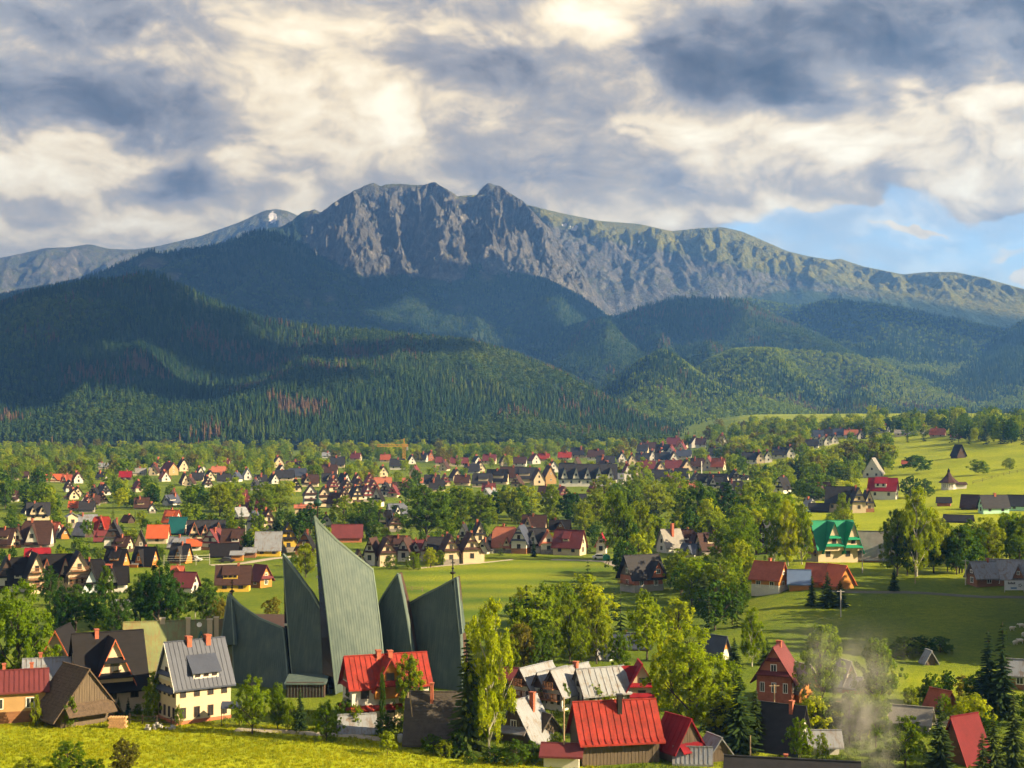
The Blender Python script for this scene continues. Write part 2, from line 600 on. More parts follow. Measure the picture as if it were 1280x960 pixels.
# ------------------------------------------------------------------ valley floor
def gz(x, y, fine=True):
    """height of the valley floor"""
    x = np.asarray(x, dtype=np.float64)
    y = np.asarray(y, dtype=np.float64)
    z = 26.0 * sstep(x, 110, 400) * sstep(y, 330, 980)                 # long pasture hill on the right
    z = z + 6.0 * sstep(y, 236, 318) * sstep(x - 0.10 * y, 0, 34) * (1 - 0.5 * sstep(y, 330, 420))
    z = z + 14.0 * sstep(y, 900, 1900) * sstep(x, -100, 500)
    z = z + 1.7 * np.exp(-((y - 166) / 11.0) ** 2) * (1 - sstep(x, -45, 8))   # crest of the near meadow
    z = z - 1.1 * sstep(x, -30, 10) * np.exp(-((y - 172) / 22.0) ** 2) * (1 - sstep(x, 60, 90))
    if fine:
        z = z + 1.6 * (fbm(x / 60.0, y / 60.0, 4, 3) - 0.5) * sstep(y, 185, 300)
        z = z + 0.25 * (fbm(x / 9.0, y / 9.0, 3, 9) - 0.5)
    z = z + 26.0 * (1 - sstep(y, 20, 120))                              # the viewer's own hillside
    return z


def gzf(x, y):
    return float(gz(np.array([x]), np.array([y]))[0])


TS0 = np.geomspace(115, 2600, 150)


def at(px, py):
    """point of the valley floor seen at a photograph pixel"""
    d = px_dir(px, py)
    ts = TS0
    for it in range(3):
        x = d.x * ts
        y = d.y * ts
        z = CAMZ + d.z * ts
        g = gz(x, y, False)
        k = np.nonzero(z <= g)[0]
        i = int(k[0]) if len(k) else len(ts) - 1
        if i == 0 or it == 2:
            break
        ts = np.linspace(ts[i - 1], ts[i], 14)
    return Vector((float(x[i]), float(y[i]), gzf(x[i], y[i])))


def pxof(p):
    """photograph pixel of a world point"""
    c, s_ = math.cos(PITCH), math.sin(PITCH)
    dy, dz = p[1], p[2] - CAMZ
    fwd = dy * c + dz * s_
    up = -dy * s_ + dz * c
    return 640 + F * p[0] / fwd, 480 - F * up / fwd


def pxof_np(x, y, z):
    c, s_ = math.cos(PITCH), math.sin(PITCH)
    dz = z - CAMZ
    fwd = y * c + dz * s_
    return 640 + F * x / fwd, 480 - F * (-y * s_ + dz * c) / fwd


def polar_grid(a0, a1, na, radii):
    """columns in angle (tangent), rows in distance"""
    u = np.linspace(a0, a1, na)
    U, Y = np.meshgrid(u, radii)
    return U, Y


def grid_faces(nr, nc):
    i = np.arange(nr * nc).reshape(nr, nc)
    return np.stack([i[:-1, :-1], i[:-1, 1:], i[1:, 1:], i[1:, :-1]], axis=-1).reshape(-1, 4)


def build_ground():
    rad = [14, 30, 50, 70, 90, 110, 125]
    while rad[-1] < 2600:
        rad.append(rad[-1] * (1.0055 if rad[-1] < 420 else 1.011))
    rad += [3200, 4200, 6000, 9000, 13000]
    rad = np.array(rad)
    u = np.concatenate([[-1.8, -1.2, -0.9, -0.7, -0.58], np.linspace(-0.46, 0.46, 430), [0.58, 0.7, 0.9, 1.2, 1.8]])
    U, Y = np.meshgrid(u, rad)
    X = U * Y
    Z = gz(X, Y)
    Z = np.where(Y > 2700, Z - (Y - 2700) * 0.02, Z)
    me = mesh_np('ground', np.stack([X, Y, Z], -1).reshape(-1, 3), grid_faces(len(rad), len(u)))
    px, py = pxof_np(X, Y, Z)
    px = px.ravel()
    py = py.ravel()
    x, y = X.ravel(), Y.ravel()
    # meadow kinds: 1 = dry yellow flowering grass, 0 = lush green; sunlit patches are painted in too
    edge = np.interp(px, [-200, 0, 150, 400, 500, 640, 760, 1500], [893, 896, 899, 912, 927, 946, 962, 1200])
    edge = edge + 5 * (fbm(x / 4, y / 4, 3, 41) - 0.5)
    dry = 0.95 * sstep(py - edge, -2, 3)
    right = sstep(px - np.interp(py, [540, 640, 740], [900, 940, 960]), 0, 60) * (1 - sstep(py, 700, 742))
    dry = np.maximum(dry, right * 0.60)
    dry = np.maximum(dry, 0.5 * np.exp(-((px - 1180) / 95) ** 2 - ((py - 850) / 26) ** 2))  # sunlit oval on the slope, painted as yellower grass
    dry = np.maximum(dry, 0.55 * sstep(px, 500, 540) * (1 - sstep(px, 640, 740)) * sstep(py, 690, 697) * (1 - sstep(py, 715, 760)))
    dry = np.maximum(dry, 0.6 * sstep(px, 860, 900) * (1 - sstep(px, 985, 1010)) * sstep(py, 905, 930))  # lit meadow right of the barn, its sunlight put into the grass colour
    dry = np.clip(dry + 0.45 * (fbm(x / 35, y / 35, 4, 5) - 0.5), 0, 1)
    attr(me, 'dry', dry)
    # mown bands and long tree shadows, both put into the field's colour
    fld = sstep(px, 480, 520) * (1 - sstep(px, 745, 775)) * sstep(py, 690, 696) * (1 - sstep(py, 790, 815))
    attr(me, 'mown_shade', fld)
    m, t, b = newmat('grass_ground')
    ge = t.node('ShaderNodeNewGeometry')
    P = ge.outputs['Position']
    ad = t.node('ShaderNodeAttribute', attribute_name='dry')
    am = t.node('ShaderNodeAttribute', attribute_name='mown_shade')
    n1 = t.noise(P, 0.05, 5, 0.6)
    n2 = t.noise(P, 0.9, 4, 0.65)
    n3 = t.noise(t.mapping(P, scale=(1, 0.35, 1)), 4.5, 3, 0.7)
    lush = t.ramp(t.math('ADD', t.math('MULTIPLY', n1, 0.55), t.math('MULTIPLY', n2, 0.45)),
                  [(0.3, (0.046, 0.084, 0.010)), (0.5, (0.094, 0.140, 0.012)), (0.7, (0.168, 0.195, 0.016))])
    dryc = t.ramp(t.math('ADD', t.math('MULTIPLY', n1, 0.4), t.math('MULTIPLY', n2, 0.6)),
                  [(0.28, (0.165, 0.225, 0.008)), (0.5, (0.290, 0.335, 0.009)), (0.72, (0.430, 0.430, 0.012))])
    c = t.mix(ad.outputs['Fac'], lush, dryc)
    wv = t.node('ShaderNodeTexWave', wave_type='BANDS', bands_direction='Y')
    t.put(wv.inputs['Vector'], t.mapping(P, rot=(0, 0, R(-14))))
    wv.inputs['Scale'].default_value = 0.016
    wv.inputs['Distortion'].default_value = 7.0
    wv.inputs['Detail'].default_value = 3
    wv.inputs['Detail Scale'].default_value = 0.6
    band = t.mix(wv.outputs['Fac'], (0.055, 0.115, 0.012), (0.170, 0.200, 0.018))
    c = t.mix(t.math('MULTIPLY', am.outputs['Fac'], 0.6), c, band)
    c = t.mix(t.math('MULTIPLY', t.smooth(n3, 0.35, 0.75), 0.45), c, t.mix(1.0, c, (1.5, 1.4, 1.2), 'MULTIPLY'))
    t.put(b.inputs['Base Color'], c)
    b.inputs['Roughness'].default_value = 0.95
    b.inputs['Specular IOR Level'].default_value = 0.1
    bp = t.node('ShaderNodeBump')
    bp.inputs['Strength'].default_value = 0.8
    bp.inputs['Distance'].default_value = 0.35
    t.put(bp.inputs['Height'], t.math('ADD', n3, t.math('MULTIPLY', t.noise(P, 2.2, 4, 0.7), 0.8)))
    t.l.new(bp.outputs[0], b.inputs['Normal'])
    tag(link('ground', me, None, m), kind='structure')


build_ground()


# ------------------------------------------------------------------ hills and mountains
def terrain_mat():
    m, t, b = newmat('mountain_side')
    ge = t.node('ShaderNodeNewGeometry')
    P = ge.outputs['Position']
    ar = t.node('ShaderNodeAttribute', attribute_name='rock')
    ag = t.node('ShaderNodeAttribute', attribute_name='alp')
    asn = t.node('ShaderNodeAttribute', attribute_name='snow')
    n1 = t.noise(P, 0.004, 6, 0.6)
    n2 = t.noise(P, 0.03, 5, 0.65)
    forest = t.ramp(n1, [(0.3, (0.016, 0.030, 0.016)), (0.5, (0.028, 0.048, 0.018)), (0.72, (0.060, 0.085, 0.022))])
    rk = t.ramp(t.math('ADD', t.math('MULTIPLY', n2, 0.45), t.math('MULTIPLY', t.noise(t.mapping(P, scale=(1, 1, 0.22)), 0.025, 6, 0.72), 0.55)),
                [(0.34, (0.040, 0.042, 0.045)), (0.50, (0.090, 0.088, 0.086)), (0.60, (0.17, 0.163, 0.152)), (0.70, (0.34, 0.325, 0.30))])
    alp = t.ramp(n2, [(0.3, (0.085, 0.092, 0.020)), (0.5, (0.145, 0.145, 0.028)), (0.7, (0.200, 0.178, 0.040))])
    sl_ = t.node('ShaderNodeSeparateXYZ')
    t.put(sl_.inputs[0], ge.outputs['Normal'])
    ledge = t.math('MULTIPLY', t.smooth(sl_.outputs[2], 0.66, 0.90), t.smooth(n2, 0.44, 0.58))
    rk = t.mix(ledge, rk, (0.085, 0.095, 0.035))
    brk = t.math('ADD', ar.outputs['Fac'], t.math('MULTIPLY', t.math('SUBTRACT', n2, 0.5), 1.1))
    c = t.mix(t.smooth(brk, 0.38, 0.62), forest, rk)
    c = t.mix(ag.outputs['Fac'], c, alp)
    c = t.mix(t.smooth(t.math('ADD', asn.outputs['Fac'], t.math('MULTIPLY', t.math('SUBTRACT', t.noise(P, 0.045, 4, 0.6), 0.5), 1.1)), 0.45, 0.55), c, (0.8, 0.8, 0.82))
    t.put(b.inputs['Base Color'], c)
    b.inputs['Roughness'].default_value = 0.95
    b.inputs['Specular IOR Level'].default_value = 0.1
    bp = t.node('ShaderNodeBump')
    bp.inputs['Strength'].default_value = 0.9
    bp.inputs['Distance'].default_value = 22.0
    t.put(bp.inputs['Height'], t.math('ADD', t.noise(P, 0.05, 5, 0.7), t.math('MULTIPLY', t.noise(t.mapping(P, scale=(1, 1, 0.35)), 0.018, 5, 0.65), 1.6)))
    t.l.new(bp.outputs[0], b.inputs['Normal'])
    return m


MTN = terrain_mat()
LAYER = {}


def layer(name, sil, D, depth, foot_z, p=1.0, spur=0.0, lam=300.0, rough=0.0, rlam=60.0, rst=1.6, na=260, nr=110, seed=1, stretch=3.0, crest=0.0,
          rock=None, alp=None, snow=None, jag=0.0, skew=0.0, top=0.0):
    """one range of hills: traced skyline at its own distance D, sloping down towards the viewer over `depth` metres,
    with spurs and gullies running downhill, and a back slope"""
    sil = np.array(sil, dtype=float)
    a0, a1 = (sil[0, 0] - 640) / F, (sil[-1, 0] - 640) / F
    u = np.linspace(a0, a1, na)
    row = np.interp(u * F + 640, sil[:, 0], sil[:, 1])
    k = np.ones(5) / 5
    row = np.convolve(np.pad(row, 2, mode='edge'), k, mode='valid')
    tanel = np.tan(np.arctan((480 - row) / F) + PITCH)
    nb = 14
    t = np.concatenate([np.linspace(0, 1, nr), 1 + np.linspace(0, 1, nb + 1)[1:]])
    Ut, T = np.meshgrid(u, t)
    Dc = np.broadcast_to(np.asarray(D(u * F + 640) if callable(D) else D, dtype=float), (na,))
    Y = Dc[None, :] - depth + depth * np.minimum(T, 1) + np.maximum(T - 1, 0) * depth * 0.5
    X = Ut * Y
    Zr = (tanel * Dc + CAMZ)[None, :]
    tf = np.clip(T, 0, 1)
    Z = foot_z + (Zr - foot_z) * tf ** p
    Z = np.where(T > 1, Zr - (T - 1) * depth * 0.5 * 0.55 * np.maximum(Zr, 30) / np.max(Zr), Z)
    env = np.clip(tf * (1 - tf ** 3) * 2.2, 0, 1) * np.clip((Zr - foot_z) / np.max(Zr - foot_z), 0.12, 1)
    if top:
        env = env * sstep(1 - tf, 0.0, top)
    wx = X + skew * Y + 0.35 * lam * (fbm(X / lam, Y / lam, 3, seed + 50) - 0.5)
    s1 = fbm(wx / lam, Y / (lam * stretch), 3, seed, ridged=True)
    Z = Z + spur * (s1 - 0.62) * env
    if rough:
        r1 = fbm((X + 0.25 * (Z - foot_z)) / rlam + 0.8 * fbm(X / (2 * rlam), Y / (3 * rlam), 2, seed + 3), Y / (rlam * rst), 5, seed + 9, 0.55, ridged=True)
        Z = Z + rough * (r1 - 0.55) * np.clip(env + crest, 0, 1) + 0.30 * rough * (fbm((X - 0.3 * Z) / (rlam * 0.33), (Y + 0.5 * Z) / (rlam * 0.8), 4, seed + 21, 0.6, ridged=True) - 0.55) * env
    if jag:
        Z = Z + jag * (fbm(X / 22.0, Y / 200.0, 4, seed + 70) - 0.5) * sstep(T, 0.85, 1.0)
    Z = np.where(T < 1, np.minimum(Z, CAMZ + tanel[None, :] * Y - 0.004 * (Dc[None, :] - Y)), Z)
    verts = np.stack([X, Y, Z], -1).reshape(-1, 3)
    me = mesh_np(name, verts, grid_faces(len(t), na))
    px, py = pxof_np(X.ravel(), Y.ravel(), Z.ravel())
    nrm = np.empty(len(verts) * 3, dtype=np.float32)
    me.vertices.foreach_get('normal', nrm)
    nz = nrm.reshape(-1, 3)[:, 2]
    for nm, fn in (('rock', rock), ('alp', alp), ('snow', snow)):
        attr(me, nm, np.clip(fn(px, py, nz), 0, 1) if fn else np.zeros(len(verts)))
    o = tag(link(name, me, None, MTN), kind='structure')
    LAYER[name] = dict(X=X, Y=Y, Z=Z, T=T, u=u, t=t, rock=(np.clip(rock(px, py, nz), 0, 1).reshape(X.shape) if rock else np.zeros(X.shape)))
    return o


def oval(px, py, cx, cy, rx, ry):
    return np.exp(-(((px - cx) / rx) ** 2 + ((py - cy) / ry) ** 2))


layer('far_mountain_ridge', [(-120, 335), (0, 322), (30, 316), (55, 310), (85, 309), (110, 305), (135, 311), (165, 312), (195, 308), (250, 295), (300, 277), (330, 263), (345, 261), (360, 264),
                    (375, 271), (420, 300), (470, 330)],
      8600, 1900, 380, 0.95, spur=240, lam=230, rough=70, rlam=80, na=330, nr=90, seed=11,
      rock=lambda x, y, n: 0.78 + 0.1 * (n < 0.75), alp=lambda x, y, n: 0.30 * sstep(n, 0.7, 0.85) * sstep(x, 100, 200),
      snow=lambda x, y, n: oval(x, y, 341, 272, 6, 9))
layer('grassy_mountain_ridge', [(560, 246), (600, 243), (660, 256), (700, 266), (750, 276), (800, 280), (840, 289), (875, 285), (905, 284), (930, 290), (985, 314), (1010, 320), (1040, 325), (1050, 323),
                         (1080, 333), (1130, 343), (1160, 340), (1195, 340), (1230, 347), (1280, 361), (1340, 382), (1420, 395)],
      7200, 1150, 400, 0.6, spur=150, lam=260, rough=230, rlam=135, rst=1.9, top=0.34, na=520, nr=150, seed=23,
      rock=lambda x, y, n: 0.75 * sstep(y - np.interp(x, [660, 760, 860, 950, 1050, 1130, 1280], [268, 296, 313, 334, 352, 368, 394]), 0, 8)
      * (1 - sstep(y - np.interp(x, [660, 760, 900, 1000, 1130, 1280], [380, 400, 385, 370, 385, 400]), -20, 10)) * (1 - 0.6 * sstep(x, 1080, 1180)),
      alp=lambda x, y, n: 0.95 * (1 - sstep(y - np.interp(x, [660, 760, 860, 950, 1050, 1130, 1280], [272, 298, 316, 336, 354, 370, 396]), -5, 8)),
      snow=lambda x, y, n: np.maximum(oval(x, y, 718, 285, 8, 4), np.maximum(oval(x, y, 706, 281, 4, 2.5), oval(x, y, 800, 302, 5, 2))))
layer('rocky_mountain', [(280, 330), (300, 298), (326, 288), (350, 283), (362, 278), (375, 267), (393, 261), (400, 266), (415, 254), (430, 245), (445, 237), (458, 231), (466, 229), (474, 232),
                     (480, 231), (500, 229), (515, 231), (530, 231), (543, 227), (552, 233), (562, 239), (574, 246), (585, 247), (594, 245),
                     (602, 236), (611, 228), (617, 231), (625, 232), (633, 238), (645, 246), (655, 252), (664, 262), (676, 275), (690, 290), (705, 310), (722, 332),
                     (740, 358), (755, 376), (768, 394), (790, 425), (820, 460)],
      6000, 1050, 250, 0.62, spur=210, lam=210, rough=210, rlam=105, rst=2.0, skew=0.35, top=0.12, na=620, nr=260, seed=37, stretch=4.0, crest=0.0, jag=9,
      rock=lambda x, y, n: 0.95 * (1 - sstep(y - np.interp(x, [340, 387, 455, 500, 560, 610, 680, 770], [296, 312, 345, 345, 350, 348, 368, 420]), -14, 14)) * sstep(x, 360, 400) - 0.1 * sstep(n, 0.75, 0.9))
layer('forested_ridge_below_cliffs', [(350, 450), (400, 400), (440, 366), (470, 346), (500, 328), (530, 336), (564, 343), (590, 334), (609, 332), (650, 345), (680, 351), (725, 373), (762, 398),
                         (800, 430), (860, 480)],
      5350, 1300, 150, 0.9, spur=280, lam=380, rough=30, rlam=90, na=260, nr=110, seed=41,
      rock=lambda x, y, n: 0.62 * np.maximum(oval(x, y, 609, 345, 14, 12), np.maximum(oval(x, y, 540, 345, 25, 6), oval(x, y, 575, 385, 10, 8))))
layer('dark_forest_massif', [(-120, 410), (0, 372), (50, 361), (94, 351), (130, 339), (161, 325), (175, 318), (187, 314), (200, 317), (244, 314), (277, 307), (300, 296), (326, 288), (350, 292),
                         (387, 314), (444, 357), (500, 391), (541, 421), (600, 455), (680, 500)],
      5000, 1500, 120, 0.85, spur=330, lam=480, rough=36, rlam=80, na=360, nr=130, seed=53,
      rock=lambda x, y, n: 0.8 * np.maximum(np.maximum(oval(x, y, 190, 330, 22, 12), oval(x, y, 215, 346, 14, 8)), 0.78 * np.maximum(oval(x, y, 412, 374, 12, 9), oval(x, y, 385, 380, 8, 14))))
layer('right_background_hill', [(820, 420), (880, 392), (936, 375), (998, 384), (1048, 378), (1077, 382), (1102, 382), (1143, 390), (1185, 399), (1251, 413), (1330, 430), (1420, 440)],
      5000, 1300, 110, 0.9, spur=280, lam=420, rough=24, rlam=90, na=300, nr=90, seed=61)
layer('right_edge_hill', [(1080, 520), (1130, 480), (1164, 456), (1205, 443), (1247, 423), (1280, 404), (1330, 392), (1420, 385)],
      4500, 1100, 60, 0.9, spur=120, lam=300, rough=20, rlam=80, na=160, nr=80, seed=67)
layer('middle_forest_hill', [(480, 510), (560, 475), (640, 442), (700, 414), (760, 401), (800, 386), (830, 377), (850, 373), (890, 373), (930, 378), (990, 405), (1050, 435), (1100, 460), (1160, 486),
                      (1230, 512), (1320, 540)],
      4300, 1300, 40, 0.9, spur=320, lam=480, rough=24, rlam=90, na=360, nr=120, seed=71)
layer('right_low_ridge', [(1040, 500), (1090, 462), (1123, 459), (1185, 468), (1240, 474), (1300, 484), (1420, 500)],
      3900, 800, 40, 0.9, spur=70, lam=260, rough=14, rlam=70, na=160, nr=70, seed=75)
layer('sunlit_right_hill', [(820, 500), (860, 470), (890, 450), (916, 440), (945, 438), (974, 439), (1010, 440), (1048, 444), (1102, 452), (1164, 485), (1226, 509), (1290, 522), (1420, 535)],
      3400, 900, 24, 0.95, spur=210, lam=380, rough=14, rlam=70, na=300, nr=100, seed=79)
layer('sunlit_spur', [(690, 545), (740, 505), (770, 478), (800, 455), (829, 440), (850, 452), (887, 480), (936, 497), (980, 508), (1015, 517), (1070, 530), (1130, 545)],
      2950, 800, 14, 0.95, spur=140, lam=330, rough=12, rlam=60, na=240, nr=90, seed=83)
layer('left_forest_hill', [(-160, 425), (0, 386), (30, 374), (60, 366), (95, 356), (130, 352), (160, 348), (185, 345), (205, 350), (225, 360), (260, 378), (320, 400), (360, 407), (400, 413), (460, 416),
                    (520, 425), (590, 433), (640, 447), (700, 471), (760, 500), (820, 530), (870, 552), (920, 560)],
      2750, 1000, 6, 0.95, spur=330, lam=430, rough=16, rlam=70, na=440, nr=130, seed=89)
layer('left_low_spur', [(250, 565), (290, 545), (330, 520), (355, 495), (385, 478), (425, 489), (462, 511), (496, 534), (540, 556)],
      2250, 420, 4, 0.95, spur=30, lam=160, rough=8, rlam=50, na=130, nr=60, seed=97)


# ------------------------------------------------------------------ scattered woods (geometry nodes on point clouds)
def proto_collection(name, objs):
    c = bpy.data.collections.new(name)
    for o in objs:
        c.objects.link(o)
    return c


def scatter(name, pts, scl, rot, idx, coll, label=None, kind='stuff', tall=None):
    """one stuff object: many small plants standing on given points"""
    me = bpy.data.meshes.new(name)
    n = len(pts)
    me.vertices.add(n)
    me.vertices.foreach_set('co', np.ascontiguousarray(pts, dtype=np.float32).ravel())
    attr(me, 'scl', scl)
    attr(me, 'tall', tall if tall is not None else scl)
    attr(me, 'rot', rot)
    attr(me, 'idx', idx, kind='INT')
    o = link(name, me)
    ng = bpy.data.node_groups.new(name, 'GeometryNodeTree')
    ng.interface.new_socket('Geometry', in_out='INPUT', socket_type='NodeSocketGeometry')
    ng.interface.new_socket('Geometry', in_out='OUTPUT', socket_type='NodeSocketGeometry')
    N, L = ng.nodes, ng.links
    gi = N.new('NodeGroupInput')
    go = N.new('NodeGroupOutput')
    ip = N.new('GeometryNodeInstanceOnPoints')
    ci = N.new('GeometryNodeCollectionInfo')
    ci.inputs['Collection'].default_value = coll
    ci.inputs['Separate Children'].default_value = True
    ci.inputs['Reset Children'].default_value = True

    def na_(nm, ty='FLOAT'):
        a = N.new('GeometryNodeInputNamedAttribute')
        a.data_type = ty
        a.inputs['Name'].default_value = nm
        return a.outputs['Attribute']
    cx = N.new('ShaderNodeCombineXYZ')
    L.new(na_('rot'), cx.inputs[2])
    sc = N.new('ShaderNodeCombineXYZ')
    s_ = na_('scl')
    L.new(s_, sc.inputs[0])
    L.new(s_, sc.inputs[1])
    L.new(na_('tall'), sc.inputs[2])
    L.new(gi.outputs[0], ip.inputs['Points'])
    L.new(ci.outputs[0], ip.inputs['Instance'])
    ip.inputs['Pick Instance'].default_value = True
    L.new(na_('idx', 'INT'), ip.inputs['Instance Index'])
    L.new(cx.outputs[0], ip.inputs['Rotation'])
    L.new(sc.outputs[0], ip.inputs['Scale'])
    L.new(ip.outputs[0], go.inputs[0])
    md = o.modifiers.new('scatter', 'NODES')
    md.node_group = ng
    tag(o, label=label, kind=kind)
    return o


def far_conifer(rng, h=1.0, r=0.17, tiers=4, mat=None, name='spruce'):
    """unit-height low spruce: ragged drooping tiers"""
    mb = MB()
    for k in range(tiers):
        z0 = 0.06 + 0.86 * k / tiers
        z1 = min(1.0, z0 + 1.45 / tiers)
        rr = r * (1 - 0.82 * k / tiers)
        n = 6
        ph = rng.random() * 6.28
        ring = [(rr * rng.uniform(0.75, 1.25) * math.cos(ph + 6.283 * i / n), rr * rng.uniform(0.75, 1.25) * math.sin(ph + 6.283 * i / n), z0 + rng.uniform(-0.03, 0.03)) for i in range(n)]
        for i in range(n):
            mb.face([ring[i], ring[(i + 1) % n], (0, 0, z1)])
    me = mb.mesh(name)
    me.materials.append(mat)
    return bpy.data.objects.new(name, me)


def far_leafy(rng, mat, name='leafy_tree', n=46, wide=0.36):
    """unit-height low broadleaf crown: many tilted leaf clumps through the volume"""
    mb = MB()
    for k in range(n):
        th = rng.random() * 6.283
        ph = math.acos(rng.uniform(-0.75, 1))
        rad = rng.uniform(0.65, 1.05) * (1 + 0.18 * math.sin(3 * th + 1.3 * name.__len__()))
        c = Vector((wide * rad * math.sin(ph) * math.cos(th), wide * rad * math.sin(ph) * math.sin(th), 0.56 + 0.42 * rad * math.cos(ph)))
        s_ = rng.uniform(0.09, 0.16)
        nrm = (c - Vector((0, 0, 0.5)) + Vector((rng.uniform(-.2, .2), rng.uniform(-.2, .2), rng.uniform(-.1, .25)))).normalized()
        a = nrm.orthogonal().normalized()
        b = nrm.cross(a)
        an = rng.random() * 6.28
        a, b = a * math.cos(an) + b * math.sin(an), b * math.cos(an) - a * math.sin(an)
        mb.face([c + a * s_, c + b * s_ * rng.uniform(.6, 1), c - a * s_, c - b * s_ * rng.uniform(.6, 1)])
    mb.bar((0, 0, 0), (0, 0, 0.5), 0.018, 1, 4, 0.01)
    me = mb.mesh(name)
    me.materials.append(mat)
    me.materials.append(bark)
    return bpy.data.objects.new(name, me)


_r = random.Random(3)
far_coll = proto_collection('far_woods', [far_conifer(_r, mat=needle_far, name='a_spruce%d' % i, r=0.15 + 0.025 * i) for i in range(3)] +
                            [far_leafy(_r, wood_far, 'b_leafy%d' % i, 40) for i in range(3)] +
                            [far_conifer(_r, mat=dead_far, name='c_dead', r=0.14)])


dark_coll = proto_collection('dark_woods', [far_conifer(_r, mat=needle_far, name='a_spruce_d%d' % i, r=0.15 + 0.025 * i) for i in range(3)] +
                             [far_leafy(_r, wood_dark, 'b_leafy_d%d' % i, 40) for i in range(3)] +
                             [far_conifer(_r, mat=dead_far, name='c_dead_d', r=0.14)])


def forest(name, lay, spacing, hmin, hmax, leafy, t0=0.0, t1=1.03, seed=1, dead=0.0, label='', gap=None, coll=None):
    L = LAYER[lay]
    rng = np.random.default_rng(seed)
    X, Y, Z, T = L['X'], L['Y'], L['Z'], L['T']
    area = (X.max() - X.min()) * (Y.max() - Y.min())
    n = int(area / spacing ** 2)
    fi = rng.random(n)
    tj = t0 + (t1 - t0) * rng.random(n)
    nc, nr = X.shape[1], X.shape[0]
    ci = fi * (nc - 1.001)
    ti = np.interp(tj, L['t'], np.arange(nr))
    ti = np.minimum(ti, nr - 1.001)
    c0 = ci.astype(int)
    r0 = ti.astype(int)
    fc, fr = ci - c0, ti - r0

    def bl(A):
        return (A[r0, c0] * (1 - fc) + A[r0, c0 + 1] * fc) * (1 - fr) + (A[r0 + 1, c0] * (1 - fc) + A[r0 + 1, c0 + 1] * fc) * fr
    x, y, z, rk = bl(X), bl(Y), bl(Z), bl(L['rock'])
    keep = (rk < 0.3 + 0.25 * (fbm(x / 40, y / 40, 3, 5) - 0.5)) & (z > 1)
    if gap is not None:
        px, py = pxof_np(x, y, z)
        keep &= ~gap(px, py)
    x, y, z = x[keep], y[keep], z[keep]
    n = len(x)
    sp = fbm(x / 260, y / 260, 4, seed + 5)
    isleaf = (sp + 0.35 * (rng.random(n) - 0.5)) > (1 - leafy)
    idx = np.where(isleaf, 3 + rng.integers(0, 3, n), rng.integers(0, 3, n))
    if dead:
        dd = fbm(x / 90, y / 90, 3, seed + 31)
        idx = np.where((dd + 0.3 * (rng.random(n) - 0.5) > 1 - dead) & ~isleaf, 6, idx)
    h = rng.uniform(hmin, hmax, n) * np.where(isleaf, 0.68, 1.0)
    w = h * np.where(isleaf, 1.05, rng.uniform(0.85, 1.3, n))
    return scatter(name, np.stack([x, y, z - 0.3], -1), w, rng.random(n) * 6.28, idx, coll or far_coll, label=label, tall=h)


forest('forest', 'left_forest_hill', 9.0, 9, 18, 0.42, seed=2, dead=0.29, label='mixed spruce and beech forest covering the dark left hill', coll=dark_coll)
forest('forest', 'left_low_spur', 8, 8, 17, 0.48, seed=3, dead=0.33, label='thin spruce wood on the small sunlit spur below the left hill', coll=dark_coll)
forest('forest', 'sunlit_spur', 9.5, 9, 16, 0.64, seed=4, dead=0.24, label='pale green beech wood on the sunlit spur at centre right')
forest('forest', 'sunlit_right_hill', 10, 9, 16, 0.64, seed=5, dead=0.24, label='bright green beech wood on the long right hill')
forest('forest', 'right_low_ridge', 12.5, 10, 18, 0.56, seed=6, label='hazy green wood on the low ridge at right')
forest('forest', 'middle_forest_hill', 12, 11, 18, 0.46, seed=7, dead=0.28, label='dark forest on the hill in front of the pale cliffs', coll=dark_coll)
forest('forest', 'right_edge_hill', 14, 12, 20, 0.40, seed=8, label='dark blue forest on the hill at the right edge')
forest('forest', 'right_background_hill', 15, 12, 20, 0.52, seed=9, label='hazy forest below the grassy ridge at right')
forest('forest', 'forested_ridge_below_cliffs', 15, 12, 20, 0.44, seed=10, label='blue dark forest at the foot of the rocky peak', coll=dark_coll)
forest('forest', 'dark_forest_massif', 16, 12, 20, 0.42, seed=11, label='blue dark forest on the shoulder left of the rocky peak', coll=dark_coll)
# ------------------------------------------------------------------ houses
WORD_ROOF = dict(black='black', brown='dark brown', charcoal='charcoal', slate='blue grey metal', grey='grey', tin='silver tin', white='white tin', red='bright red', crimson='crimson', wine='wine red',
                 maroon='maroon', rust='rust red', orange='orange', emerald='emerald green', teal='teal', moss='mossy green', thatch='weathered shingle', shingle='grey shingle',
                 terracotta='terracotta', solar='solar panelled')
WORD_WALL = dict(white='white', cream='cream', yellow='yellow', orange='orange timber', timber='brown timber', dark='dark timber', greywood='weathered wooden', brick='brick', concrete='grey concrete',
                 stone='stone', blue='pale blue', mint='mint green', ochre='ochre')
WINMESH = {}


